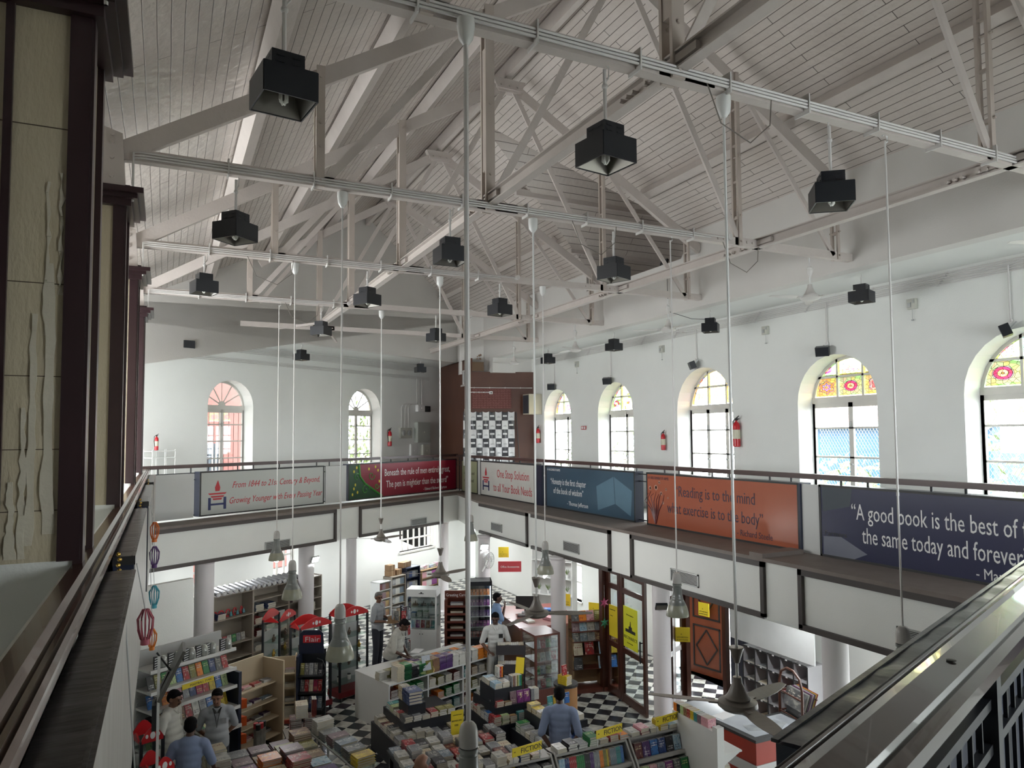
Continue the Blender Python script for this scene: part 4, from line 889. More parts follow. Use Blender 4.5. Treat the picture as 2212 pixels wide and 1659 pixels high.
def book(name, M, size, c, label, group, hard=False, cat='book'):
    """M places the book's corner: local x = across the cover from the spine, y = up the cover, z = thickness"""
    o = bpy.data.objects.new(name, book_mesh(c, hard)); col.objects.link(o)
    o.matrix_world = M @ Mx.Diagonal((*size, 1)); o['label'] = label; o['category'] = cat
    if group: o['group'] = group
    return o
def at(x, y, z, rz=0): return Mx.Translation((x, y, z)) @ Mx.Rotation(rz, 4, 'Z')
jr = random.Random(3)
def stack(M, x, y, n, size, c, where, name='paperback', hard=False, turn=0, jit=.006, alt=False):
    """n books lying flat, spines to local -y when turn=0; `where` names the pile"""
    w_, l_, t_ = size; c = CI[c] if isinstance(c, str) else c; cn = PAL[c][0]
    for i in range(n):
        rr = turn+(pi if (alt and i % 2) else 0)+jr.uniform(-.03, .03)
        T = M @ Mx.Translation((x+jr.uniform(-jit, jit), y+jr.uniform(-jit, jit), i*t_+.0005)) @ Mx.Rotation(rr, 4, 'Z') @ Mx.Translation((-w_/2, -l_/2, 0))
        kind = name.replace('_', ' ')
        lab = '%s %s, %s in %s' % (cn, kind, DN[n-1-i], where)
        book(name, T, (w_, l_, t_*.96), c, lab, ('%s pile: %s' % (cn, where)) if n > 2 else None, hard)
def faceout(M, x, z, w_, h_, t_, c, lab, grp, lean=18, y=0, name='picture_book'):
    """standing, cover to local -y, leaning back"""
    c = CI[c] if isinstance(c, str) else c
    T = M @ Mx.Translation((x, y, z)) @ Mx.Rotation(R(-lean), 4, 'X') @ Mx(((1, 0, 0, 0), (0, 0, -1, t_), (0, 1, 0, 0), (0, 0, 0, 1)))
    return book(name, T, (w_, h_, t_), c, lab, grp)
def spines(M, x0, z, n, h_, d_, t_, cols, lab, grp, lean=0, name='paperback', y=0):
    x = x0; seen_ = {}
    for i in range(n):
        c = cols[i*len(cols)//n]; c = CI[c] if isinstance(c, str) else c; t = t_*jr.uniform(.9, 1.1); h = h_*jr.uniform(.97, 1.02)
        T = M @ Mx.Translation((x, y, z)) @ Mx.Rotation(R(-lean), 4, 'X') @ Mx(((0, 0, 1, 0), (1, 0, 0, 0), (0, 1, 0, 0), (0, 0, 0, 1)))
        k_ = seen_[c] = seen_.get(c, -1)+1; book(name, T, (d_, h, t*.95), c, '%s %s %s %s' % ('first second third fourth fifth sixth seventh eighth ninth tenth eleventh twelfth'.split()[min(k_, 11)], PAL[c][0], name.replace('_', ' '), lab), '%s: %s' % (PAL[c][0], grp)); x += t
    return x
ORD = ['leftmost', 'second from left', 'third from left', 'fourth from left', 'fifth from left', 'sixth from left', 'seventh from left', 'eighth from left', 'ninth from left', 'tenth from left']
DN = ['topmost', 'second down', 'third down', 'fourth down', 'fifth down', 'sixth down', 'seventh down', 'eighth down', 'ninth down', 'tenth down', 'eleventh down', 'bottom']
def sign(lab, words_, M, wd, h, size, m=None, pole=0, tm=None):
    t = thing('shelf_sign', lab, 'sign', (0, 0, 0)); t.matrix_world = M; b = B(); b.box(0, wd, -.004, .004, 0, h); FACE[t.name] = b.obj('card', m or yellow, t)
    for (s, sz, x, z) in words_: fit(s, sz, 0, tm or inkb, t, x, -.006, z)
    if pole: b = B(); b.box(.02, .03, .005, .012, -pole, h*.5); b.box(wd-.03, wd-.02, .005, .012, -pole, h*.5); b.obj('holder', grey, t)
    return t

# ------------------------------------------------------------------ football shelf (front left)
MF = Mx.Translation(far(5.74, 9.75)) @ Mx.Rotation(FA, 4, 'Z')
t = thing('book_shelf', 'white wall shelving of football books behind the men at left', 'shelf', (0, 0, 0)); t.matrix_world = MF
b = B(); b.box(0, 1.34, .36, .40, 0, 2.2); b.obj('back_panel', mat('shelf_back', (.45, .45, .44), .5), t)
b = B()
for k in range(24): b.box(.005, .02, .345, .36, .1+k*.085, .13+k*.085)
b.obj('slotted_upright', grey, t)
for z, y0 in ((1.98, .04), (1.69, .02), (1.43, .0), (1.14, -.08), (.87, -.12)):
    b = B(); b.box(0, 1.36, y0, .36, z-.03, z); b.box(0, 1.36, y0-.03, y0, z-.035, z+.012); b.obj('shelf', gwhite, t)
b = B(); b.box(0, 1.36, -.1, .36, .0, .16); b.obj('plinth', gwhite, t)
b = B(); b.box(1.37, 1.42, -.05, .75, 0, 1.62); b.obj('end_panel', navy, t)
for i in range(6):
    bx = thing('boxed_toy', 'zebra striped box with clear bubble, %s on the top football shelf' % ORD[i], 'box', (0, 0, 0), 0, 'striped boxes on the top shelf'); bx.matrix_world = MF @ at([.08, .29, .52, .72, .86, 1.12][i], .06, 1.981, R(-12))
    b = B(); b.box(0, .075, 0, .05, 0, .17); b.obj('carton', inkb, bx); b = B()
    for k in range(5): b.add([(.004, -.002, .01+k*.033), (.07, -.002, .025+k*.033), (.07, -.002, .038+k*.033), (.004, -.002, .024+k*.033)], [(0, 1, 2, 3)])
    b.obj('stripes', inkw, bx); b = B(); b.lathe([(.03, 0), (.055, .02), (.06, .08), (.05, .14), (.02, .17)], (.125, .03, 0), 10); b.obj('bubble', mat('clear_bubble', (.55, .56, .52), .12, c2=(.25, .26, .26), scale=20, metal=.4), bx, smooth=True)
rows = [(1.69, ['black', 'olive', 'green', 'light green', 'blue', 'red', 'olive', 'orange', 'green', 'navy', 'charcoal', 'red']), (1.43, ['blue', 'charcoal', 'orange', 'red', 'pink', 'grey', 'navy', 'crimson', 'red', 'yellow', 'blue', 'light green']), (1.14, ['black', 'gold brown', 'navy', 'navy', 'brown', 'red', 'white', 'grey', 'blue', 'yellow', 'yellow']), (.87, ['light green', 'orange', 'brown', 'white', 'white', 'green', 'crimson', 'grey'])]
for r, (z, cs) in enumerate(rows):
    for i, c in enumerate(cs):
        wd = 1.28/len(cs); faceout(MF, .04+i*wd, z+.002, wd*.9, .19, .015, c, '%s football book, %s on the %s shelf below the striped boxes' % (c, ORD[min(i, 9)] if i < 10 else 'near the right end', ['first', 'second', 'third', 'fourth'][r]), None if i < 10 else '%s football books right end row %d' % (c, r), 22, .12, 'football_book')
sign('yellow strip sign hung on the football shelf', [('FOOTBALL STARS', .045, .12, .02)], MF @ at(.45, -.025, 1.615, 0), .5, .07, .05)
for k in range(4): stack(MF, .25+.28*k, .06, 2, (.17, .22, .012), ['grey', 'olive', 'white', 'slate'][k], 'the %s flat pair on the lowest white shelf' % ['left', 'middle left', 'middle right', 'right'][k], 'magazine')
# fix the flat pairs onto the lowest shelf
for o in col.objects:
    if str(o.get('label', '')).find('flat pair on the lowest white shelf') > 0: o.location.z += .875
# paper tubes beside the navy panel
for i, (x, y) in enumerate([(1.5, -.35), (1.57, -.33), (1.64, -.3), (1.52, -.27), (1.6, -.24)]):
    g = thing('poster_tube', 'printed cardboard tube with dark cap, %s of the bunch beside the navy panel' % ['front left', 'front middle', 'front right', 'back left', 'back right'][i], 'tube', MF @ V((x, y, 0)), 0, 'cardboard tubes'); b = B()
    b.cyl((0, 0, 0), (0, 0, .78), .033, n=12); b.obj('tube', mat('tube_print', (.50, .48, .42), .4, c2=(.05, .05, .05), scale=9), g, smooth=True); b = B(); b.cyl((0, 0, .78), (0, 0, .86), .036, n=12); b.obj('cap', [inkb, inkr][i % 2], g, smooth=True)

# cream book case with orange bins right of it
MC = MF @ at(1.47, .35, 0, R(4)); cw_ = mat('cream_board', (.52, .43, .30), .5, var=.05)
t = thing('sloping_book_case', 'cream sloping case with orange edge bins beside the football shelf', 'shelf', (0, 0, 0)); t.matrix_world = MC
b = B(); b.box(0, 1.15, .5, .53, 0, 1.45); b.box(0, .03, 0, .5, 0, 1.2); b.box(1.13, 1.16, 0, .5, 0, 1.4); b.obj('body', cw_, t)
for k, z in enumerate((.2, .48, .76, 1.04)): b = B(); b.box(.03, 1.13, .05+.04*k, .5, z-.02, z); b.obj('shelf', cw_, t)
for k, z in enumerate((.15, .42, .69, .96)): b = B(); b.prism([(.0, 0), (.16, -.08), (.16, .08), (0, .16)], z, z+.14, 0, Mx.Translation((.02, -.14, 0))); b.obj('bin', mat('orange_plastic', (.72, .11, .02), .35), t)
for k, z in enumerate((.2, .48, .76, 1.04)):
    for j, c in enumerate(['white', 'blue', 'pink', 'red', 'grey', 'purple', 'sky blue'][k % 3:][:5]):
        stack(MC, .18+.21*j, .3, 2, (.16, .12, .02), c, 'packets %s, %s shelf, cream case' % (['far left', 'left of centre', 'middle', 'right of centre', 'far right'][j], ['the lowest', 'the second', 'the third', 'the top'][k]), 'stationery_pack', jit=.02)
        for o in list(col.objects)[-2:]: o.location.z += z+.001

# wall partition behind and tall case with rolled bags
b = B(); b.box(5.2, 7.83, 12.0, 12.12, 0, 2.69, 0, FAR); struct('wall_partition', b, wall)
MB = Mx.Translation(far(9.5, 13.85)) @ Mx.Rotation(FA, 4, 'Z'); lam = mat('taupe_laminate', (.32, .28, .23), .5, var=.04)
t = thing('tall_book_case', 'taupe open book case under the row of rolled bags', 'shelf', (0, 0, 0)); t.matrix_world = MB
b = B(); b.box(0, 3.0, .38, .4, 0, 1.83); b.obj('back_panel', lam, t)
for x in (0, .98, 1.0, 1.97, 1.99, 2.97): b = B(); b.box(x, x+.025, 0, .38, 0, 1.83); b.obj('side_panel', lam, t)
SZ = [.1, .42, .74, 1.02, 1.3, 1.56, 1.81]
for i in range(3):
    for z in SZ[(1 if i == 0 else 0):]:
        if i == 0 and z in (1.02, 1.56): continue
        b = B(); b.box(.02+i*.99, .99+i*.99, 0, .38, z-.02, z); b.obj('shelf', lam, t)
for i in range(16):
    g = thing('rolled_bag', 'silver wrapped rolled bag, %s, on top of the taupe case' % (ORD[i] if i < 10 else ['tenth from the right', 'fifth from the right', 'fourth from the right', 'third from the right', 'second from the right', 'rightmost'][i-10]), 'bag', (0, 0, 0), 0, 'rolled bags'); g.matrix_world = MB @ at(.08+i*.145, 0, 1.87, 0)
    b = B(); b.cyl((0, -.06, .0), (0, .36, .06), .052, .045, 10); b.obj('roll', mat('silver_wrap', (.34, .34, .35), .25, c2=(.06, .06, .065), scale=8, stretch=(6, 1, 1), metal=.3), g, smooth=True); b = B(); b.cyl((0, -.085, 0), (0, -.06, 0), .03, .053, 10); b.obj('end_wrap', mat('clear_wrap', (.6, .6, .6), .2), g, smooth=True)
for i, (x, z, n, c, sz) in enumerate([(.15, 1.3, 4, 'navy', (.2, .28, .03)), (1.12, 1.3, 4, 'slate', (.22, .28, .035)), (1.45, 1.3, 3, 'navy', (.22, .28, .04)), (2.1, 1.56, 4, 'blue', (.25, .3, .02)), (1.1, 1.02, 5, 'red', (.2, .26, .025)), (1.4, 1.02, 7, 'white', (.22, .28, .025)), (1.72, 1.02, 7, 'grey', (.2, .28, .025)), (1.15, .74, 5, 'maroon', (.22, .28, .025)), (1.42, .74, 8, 'white', (.22, .28, .025)), (1.75, .74, 5, 'white', (.3, .28, .022)),
     (1.15, .42, 6, 'white', (.26, .28, .02)), (1.6, .42, 6, 'grey', (.38, .28, .02)), (2.15, 1.3, 3, 'mauve', (.2, .26, .03)), (2.5, 1.3, 3, 'charcoal', (.22, .26, .03)), (2.6, 1.02, 7, 'white', (.26, .28, .025)), (2.2, .74, 6, 'white', (.24, .28, .025)), (2.2, .42, 8, 'white', (.24, .28, .025))]):
    stack(MB @ Mx.Translation((0, .17, z)), x+.08, 0, n, sz, c, 'pile on the taupe case, %s bay, %s' % (['left', 'middle', 'right'][min(2, int(x/.95))], {1.56: 'top shelf', 1.3: 'upper shelf', 1.02: 'middle shelf', .74: 'lower shelf', .42: 'lowest shelf'}[z])+(' at %s' % ('left', 'centre', 'right')[int((x % .99)/.34) if (x % .99)/.34 < 3 else 2]), 'file_folder')
for i, c in enumerate(['cream', 'white', 'red', 'white', 'green', 'grey', 'white']): faceout(MB, .1+i*.115, .742, .1, .16, .02, c, '%s boxed card leaning in the left bay of the taupe case, %s' % (c, ORD[i]), None, 8, .12, 'boxed_card')
for i in range(5):
    g = thing('paper_rosette', 'red and blue ring ornament, %s in the left bay of the taupe case' % ORD[i], 'ornament', (0, 0, 0), 0, 'ring ornaments'); g.matrix_world = MB @ at(.12+i*.17, .15, 1.3, R(10*i))
    b = B(); b.tube([(.075*cos(k*pi/6), 0, .09+.075*sin(k*pi/6)) for k in range(12)], .014, 6); b.obj('ring', inkr, g); b = B(); b.lathe([(.01, 0), (.035, .02), (.03, .05), (.01, .11)], (.05, -.04, 0), 8); b.obj('drop', mat('teal_glaze', (.06, .25, .30), .3), g, smooth=True)

# ------------------------------------------------------------------ small cream rack and pen stand
MS = at(1.62, 14.05, 0, R(-14))
t = thing('small_rack', 'small cream arched rack full of boxed diaries', 'rack', (0, 0, 0)); t.matrix_world = MS
b = B()
for x in (0, .62): b.prism([(0, 0), (.36, 0), (.3, 1.1), (.22, 1.2), (.12, 1.2), (.06, 1.1)], x, x+.025, 0, Mx(((0, 0, 1, 0), (1, 0, 0, 0), (0, 1, 0, 0), (0, 0, 0, 1))))
b.box(.02, .62, .30, .32, 0, 1.12); b.obj('frame', cw_, t)
for z in (.08, .36, .62, .88): b = B(); b.box(.02, .63, .03, .3, z-.02, z); b.obj('shelf', cw_, t)
b = B(); b.box(0, .65, -.01, .36, -.0, .06); b.obj('foot', bred, t)
for k, z in enumerate((.08, .36, .62, .88)):
    for j in range(3): stack(MS @ Mx.Translation((0, 0, z+.001)), .12+.2*j, .15, [10, 3, 3, 3][k], (.17, .12, .02), [['white', 'grey', 'white'], ['white', 'white', 'grey'], ['grey', 'white', 'white'], ['maroon', 'brown', 'mauve']][k][j], 'the %s pile, %s shelf of the small cream rack' % (['left', 'middle', 'right'][j], ['lowest', 'second', 'third', 'top'][k]), 'boxed_diary')
MP = at(2.22, 13.75, 0, R(-22))
t = thing('pen_stand', 'tall navy pen stand with the red Flair header', 'display stand', (0, 0, 0)); t.matrix_world = MP
b = B(); b.box(0, .03, 0, .42, .04, 1.22); b.prism([(-.0, 0), (.46, 0), (.44, .36), (.38, .42), (.08, .42), (.02, .36)], 0, .025, 0, Mx(((1, 0, 0, 0), (0, 0, 1, .2), (0, 1, 0, 1.22), (0, 0, 0, 1)))); b.obj('panel', navy, t)
b = B(); b.box(.03, .46, .38, .41, .04, 1.25)
for z in (.25, .55, .85): b.box(.03, .46, .0, .38, z, z+.02)
b.obj('shelves', black, t)
b = B(); b.box(.08, .40, .185, .199, 1.42, 1.55); b.obj('header', mat('header_red', (.55, .02, .03), .4), t); fit('Flair', .13, .26, inkw, t, .11, .18, 1.44)
b = B(); b.box(-.012, -.001, .08, .33, 1.05, 1.13); b.obj('badge', mat('header_red'), t)
b = B(); b.tube([(.5, .1, 0), (.5, .1, 1.0), (.45, .1, 1.12), (.35, .1, 1.16)], .012, 6); b.obj('wire_frame', black, t)
for k, z in enumerate((.27, .57, .87)):
    for j in range(5): faceout(MP, .05+.08*j, z+.001, .07, .2, .012, [['grey', 'charcoal', 'navy', 'navy', 'slate'], ['charcoal', 'red', 'cream', 'crimson', 'red'], ['olive', 'charcoal', 'grey', 'charcoal', 'black']][k][j], '%s pen set card, %s on the %s shelf of the navy stand' % ([['grey', 'charcoal', 'navy', 'navy', 'slate'], ['charcoal', 'red', 'cream', 'crimson', 'red'], ['olive', 'charcoal', 'grey', 'charcoal', 'black']][k][j], ORD[j], ['low', 'middle', 'upper'][k]), None, 15, .1, 'pen_set')

# ------------------------------------------------------------------ glass shelved racks with red arched tops
glassh = glass_mat('shelf_glass', (.80, .88, .85), .12)
brass = mat('brass', (.55, .36, .08), .25, metal=.8); bronze = mat('bronze', (.10, .07, .05), .4, metal=.4)
def red_rack(x, y, rz_, wd, h, lab, items, dep=.35):
    M = at(x, y, 0, rz_); t = thing('display_rack', lab, 'rack', (0, 0, 0), 0, 'red topped glass racks'); t.matrix_world = M
    for px in (0, wd):
        for py in (0, dep): b = B(); b.box(px-.018, px+.018, py-.018, py+.018, 0, h); b.obj('post', black, t)
    arc = [(wd*k/10, .05+.13*sin(pi*k/10)) for k in range(11)]
    for py in (-.02, dep):
        b = B(); b.prism([(0, 0)]+[(wd, 0)]+arc[::-1], 0, .02, 0, Mx(((1, 0, 0, 0), (0, 0, 1, py), (0, 1, 0, h-.03), (0, 0, 0, 1)))); b.obj('arched_top', red, t)
        b = B()
        for k, r_ in ((-.07, .018), (0, .032), (.07, .018)): b.lathe([(r_, 0), (r_, .003)], (wd/2+k, py-.001 if py < 0 else py+.02, h+.05), 12, 0, Mx.Rotation(R(90), 4, 'X') @ Mx.Diagonal((1, 1.4, 1, 1)))
        b.obj('cut_out', inkw, t)
    b = B(); b.prism([(0, 0), (dep, 0), (dep*.5, .1)], 0, .02, 0, Mx(((0, 0, 1, -.02), (1, 0, 0, 0), (0, 1, 0, h-.03), (0, 0, 0, 1)))); b.obj('end_top', red, t)
    b = B(); b.box(-.03, wd+.03, -.03, dep+.03, .05, .16); b.obj('base', mat('base_red', (.22, .015, .02), .4), t)
    b = B(); b.box(.02, wd-.02, dep-.01, dep+.005, .16, h-.25); b.obj('back_sheet', mat('rack_back', (.46, .47, .46), .5), t)
    for k in range(5): b = B(); b.box(0, wd, 0, dep, .3+k*(h-.45)/4-.004, .3+k*(h-.45)/4+.004); b.obj('glass_shelf', glassh, t)
    for k in range(4):
        for j in range(items):
            c = ['ceramic jar', 'bronze figurine', 'brass figurine', 'dark figurine'][k]; z = .305+k*(h-.45)/4; m = [gwhite, bronze, brass, bronze][k]
            g = thing('figurine', '%s on %s glass shelf, %s, of %s' % (c, ['lowest', 'second', 'third', 'fourth'][k], ORD[j], ' '.join(lab.split()[3:8])), 'ornament', (0, 0, 0)); g.matrix_world = M @ at(.1+(wd-.18)*j/max(1, items-1), dep/2, z, j*.7)
            b = B()
            if k == 0: b.lathe([(.03, 0), (.04, .03), (.038, .09), (.03, .1)], n=12)
            else: b.box(-.03, .03, -.02, .02, 0, .02); b.lathe([(.028, .02), (.036, .05), (.02, .09), (.012, .11)], n=8); b.ball((0, -.005, .125), .018, 8, 6)
            b.obj('body', m, g, smooth=True); b = B()
            if k == 0: b.cyl((0, 0, .1), (0, 0, .115), .034, n=12)
            else: b.tube([(-.03, 0, .09), (-.045, -.02, .06), (-.02, -.03, .05)], .008, 5); b.tube([(.03, 0, .09), (.045, -.02, .06), (.02, -.03, .05)], .008, 5)
            b.obj('lid' if k == 0 else 'arms', inkb if k == 0 else m, g)
red_rack(2.36, 14.15, R(22), .66, 1.62, 'red topped glass rack behind the pendant with its flat base along the aisle', 3)
red_rack(3.2, 14.62, R(22), .66, 1.64, 'red topped glass rack nearest the bending man in the patterned shirt', 3)
red_rack(2.1, 15.0, R(55), .66, 1.6, 'red topped rack in front of the thick round column', 2)
red_rack(-.2, 10.35, R(20), .26, 1.42, 'red topped rack at the bottom left behind the white sheet', 2, .3)
red_rack(-.05, 9.75, R(30), .25, 1.25, 'red topped rack at the bottom left frame edge', 2, .3)

# ------------------------------------------------------------------ white book table in the middle
MW = at(3.63, 12.62, 0, R(17.8)); LW, DW, HW = 2.5, 1.15, .85
t = thing('book_table', 'long white book table with open shelves, covered with piles', 'table', (0, 0, 0)); t.matrix_world = MW
b = B(); b.box(0, LW, 0, DW, HW-.03, HW); b.obj('top', white, t)
for x in (0, .85, 1.68, LW-.03): b = B(); b.box(x, x+.03, .02, DW-.02, 0, HW-.03); b.obj('panel', white, t)
for z in (.08, .32, .57): b = B(); b.box(.03, LW-.03, .02, .5, z-.02, z); b.obj('shelf', white, t)
b = B(); b.box(.03, LW-.03, .5, .52, 0, HW-.03); b.obj('back_panel', white, t)
PC = [['white', 'cream', 'green', 'black', 'green', 'olive', 'brown', 'purple', 'purple', 'white', 'white', 'grey', 'white', 'orange', 'orange', 'teal'],
      ['white', 'olive', 'slate', 'red', 'white', 'olive', 'white', 'mauve', 'light green', 'light green', 'white', 'cream', 'white', 'navy', 'brown', 'olive'],
      ['teal', 'cream', 'grey', 'yellow', 'yellow', 'cream', 'purple', 'white', 'white', 'mauve', 'white', 'orange', 'white', 'charcoal', 'navy', 'grey'],
      ['grey', 'white', 'yellow', 'white', 'cream', 'brown', 'purple', 'charcoal', 'white', 'white', 'orange', 'white', 'slate', 'orange', 'white', 'charcoal']]
rowsn = ['front row', 'second row', 'third row', 'back row']
for r in range(4):
    for j in range(16):
        if r >= 1 and j < 6 and (j+r) % 3 == 0 and r < 3: pass
        if r >= 2 and j < 4: continue
        n = [9, 6, 4, 3][r]-(0 if j < 3 else 1 if j < 9 else 2)
        if r == 0 and j in (3, 4): n = 7
        n = max(1, n); c = PC[r][j]
        if r == 0 and j == 0: continue
        side = '%s of the white table' % rowsn[r]
        stack(MW @ Mx.Translation((0, 0, HW)), .085+j*.157, (.11 if r else .09)+r*.235, n, (.145, .215, .024) if r == 1 and j < 3 else (.2, .148, .03 if r == 0 else .024), c, 'the %s book pile, %s' % (ORD[j] if j < 10 else ORD[15-j].replace('left', 'right'), side), 'paperback', turn=pi/2)
for bay, (x0, x1) in enumerate(((.05, .84), (.9, 1.67), (1.73, 2.45))):
    for k, z in enumerate((.08, .32, .57)):
        x = x0+.09; q = 0
        while x < x1-.05:
            c = [['teal', 'olive', 'green'], ['green', 'brown', 'white'], ['maroon', 'navy', 'white'], ['cream', 'orange', 'grey']][(bay+k+q) % 4][q % 3]
            stack(MW @ Mx.Translation((0, 0, z+.001)), x, .15, jr.choice([3, 5, 6, 7]) if z < .5 else 6, (.15, .21, .024), c, 'pile %s in the %s bay, %s shelf under the white table' % (['at left', 'in the middle', 'at right', 'at the end', 'at the end'][q], ['left', 'middle', 'right'][bay], ['bottom', 'middle', 'top'][k]), 'hardcover', True); x += .19; q += 1
sign('silver upright card with a square emblem on the white table', [('H', .12, .05, .12)], MW @ at(.72, -.02, .93, R(-8)) @ Mx.Rotation(R(-16), 4, 'X'), .17, .26, .1, mat('silver_card', (.38, .42, .48), .3), tm=inkw)

# ------------------------------------------------------------------ stepped black plinths
def plinth(lab, x, y, rz_, tiers):
    M = at(x, y, 0, rz_); t = thing('stepped_plinth', lab, 'plinth', (0, 0, 0), 0, 'black stepped display plinths'); t.matrix_world = M; z = 0
    for k, (x0, x1, y0, y1, z1) in enumerate(tiers): b = B(); b.box(x0, x1, y0, y1, z, z1); b.obj('tier', mat('plinth_black', (.016, .018, .024), .4), t); z = z1
    return M
def edge_piles(M, x0, x1, y0, y1, z, cf, cl, n, where, nl=None):
    k = int((x1-x0)/.15)
    for j in range(k): stack(M @ Mx.Translation((0, 0, z)), x0+.075+j*.15, y0+.11, n[j % len(n)], (.135, .2, .03), cf[j % len(cf)], 'the %s pile along the front of %s' % (ORD[j] if j < 10 else 'last', where))
    k = int((y1-y0-.22)/.15)
    for j in range(k): stack(M @ Mx.Translation((0, 0, z)), x0+.10, y0+.3+j*.15, n[(j+1) % len(n)], (.135, .19, .03), cl[j % len(cl)], 'the %s pile up the left side of %s' % (['first', 'second', 'third', 'fourth', 'fifth', 'sixth'][j % 6], where), turn=-pi/2)
MA = plinth('black stepped plinth of white books left of the thick rod', 3.32, 11.08, R(5), [(0, 1.25, 0, 1.2, .42), (.18, 1.15, .2, 1.1, .66), (.3, .6, .3, .7, .9)])
edge_piles(MA, .02, 1.2, .0, 1.15, .42, ['grey', 'white', 'white', 'white', 'grey', 'black', 'cream'], ['white', 'black', 'cream', 'maroon', 'cream'], [3, 4, 5, 4, 3], 'the lower tier, left plinth')
edge_piles(MA, .2, 1.1, .2, 1.05, .66, ['charcoal', 'grey', 'white', 'red', 'olive', 'olive'], ['red', 'white', 'light green', 'teal'], [3, 3, 2, 3], 'the middle tier, left plinth')
for i in range(3): stack(MA @ Mx.Translation((0, 0, .9)), .42, .42+.0*i, [4, 0, 0][i], (.24, .3, .05), 'navy', 'the navy set crowning the left plinth', 'hardcover', True)
spines(MA, .30, .9, 4, .22, .16, .035, ['cream', 'cream', 'white', 'cream'], 'standing on the left plinth top', 'left plinth top', 4, 'hardcover', y=.55)
MBp = plinth('black stepped plinth with the two number 5 books, mid floor', 4.94, 11.1, R(2), [(0, .98, 0, 1.15, .42), (.1, .85, .1, 1.0, .68), (.12, .65, .18, .75, .95)])
edge_piles(MBp, .02, .98, .0, 1.1, .42, ['red', 'light green', 'brown', 'teal', 'maroon', 'crimson'], ['blue', 'grey', 'white', 'red', 'white', 'cream'], [5, 5, 4, 5, 4, 3], 'the lower tier, middle plinth')
edge_piles(MBp, .12, .45, .1, .95, .68, ['red', 'brown'], ['mauve', 'brown', 'white', 'grey'], [3, 2], 'the middle tier, middle plinth')
for i in range(3):
    o = faceout(MBp, .40+.13*i, .682, .12, .2, .02, ['mauve', 'violet', 'violet'][i], '%s book %s' % (['mauve', 'violet', 'violet'][i], ['left of the two number 5 books', 'with a bold cream number 5, left of its twin', 'with a number 5, right of its twin'][i]), None, 8, .13, 'hardcover')
    if i: q = text('5', .1, mat('ink_cream', (.75, .65, .3), .5), None, (0, 0, 0)); q.parent = o; q.matrix_parent_inverse = o.matrix_world.inverted(); q.matrix_world = MBp @ Mx.Translation((.435+.13*i, .115, .77)) @ Mx.Rotation(R(82), 4, 'X')
spines(MBp, .79, .682, 5, .19, .13, .03, ['grey', 'grey', 'white', 'white', 'white'], 'standing beside the number 5 books', 'beside number 5 books', 0, y=.12)
edge_piles(MBp, .13, .45, .18, .7, .95, ['sky blue', 'white'], ['white', 'sky blue', 'cream'], [3], 'the top tier, middle plinth')
spines(MBp, .44, .952, 8, .18, .13, .024, ['grey', 'brown', 'mauve', 'cream', 'olive', 'light green', 'teal', 'green'], 'standing on top of the middle plinth', 'top of middle plinth', 0, y=.16)
spines(MBp, .30, 1.06, 4, .18, .13, .03, ['white', 'red', 'orange', 'black'], 'upright at the back of the middle plinth top', 'back of middle plinth', 0, y=.4)
sign('blank yellow card leaning on the middle plinth top', [], MBp @ at(.58, .3, 1.13, R(-50)) @ Mx.Rotation(R(-14), 4, 'X'), .15, .26, .1)
sign('yellow upright sign reading Bestsellers beside the largest pendant', [('HIGGINBOTHAMS', .018, .03, .29), ('BESTSELLERS', .03, .01, .2), ('100', .045, .05, .13)], at(3.98, 10.5, .68, R(0)), .2, .36, .1, pole=.2)
MCp = plinth('black stepped plinth of open piles before the man in blue', 5.3, 9.9, R(4), [(0, .9, 0, 1.1, .4), (.25, .9, .2, 1.1, .66)])
edge_piles(MCp, .26, .9, .22, 1.05, .66, ['white', 'white', 'sky blue', 'white'], ['white', 'white', 'yellow', 'yellow', 'maroon'], [3, 4, 3], 'the upper tier, right plinth')
edge_piles(MCp, .0, .9, -.0, 1.05, .4, ['charcoal', 'olive', 'orange', 'navy', 'navy', 'grey'], ['grey', 'grey', 'white', 'grey', 'green'], [3, 4, 5], 'the lower tier, right plinth')
for i, c in enumerate(['teal', 'yellow', 'sky blue', 'blue']): faceout(MCp, .5+.11*i, .75, .1, .17, .02, c, '%s paperback displayed upright before the man in blue' % c, None, 5, .75, 'paperback')
# low table of piles in front of the left plinth, beside the bald man
MD = at(2.98, 9.15, 0, R(0)); t = thing('low_table', 'dark low table of book piles below the largest pendant', 'table', (2.98, 9.15, 0)); b = B(); b.box(0, 1.7, 0, 1.35, .62, .66); b.obj('top', black, t)
for x in (.03, 1.62):
    for y in (.03, 1.27): b = B(); b.box(x, x+.05, y, y+.05, 0, .62); b.obj('leg', black, t)
for r in range(5):
    for j in range(9):
        if (r, j) in ((0, 5), (0, 6), (1, 6)): continue
        n = [2, 4, 5, 3, 6, 4, 2][(r*5+j*3) % 7]
        stack(MD @ Mx.Translation((0, 0, .661)), .1+j*.185, .14+r*.26, n, (.16, .23, .024), ['white', 'charcoal', 'grey', 'slate', 'cream', 'red', 'white', 'black', 'maroon'][(j*2+r*3) % 9], 'the %s pile, row %s of the low dark table' % (ORD[j], ['nearest', 'second', 'middle', 'fourth', 'farthest'][r]))

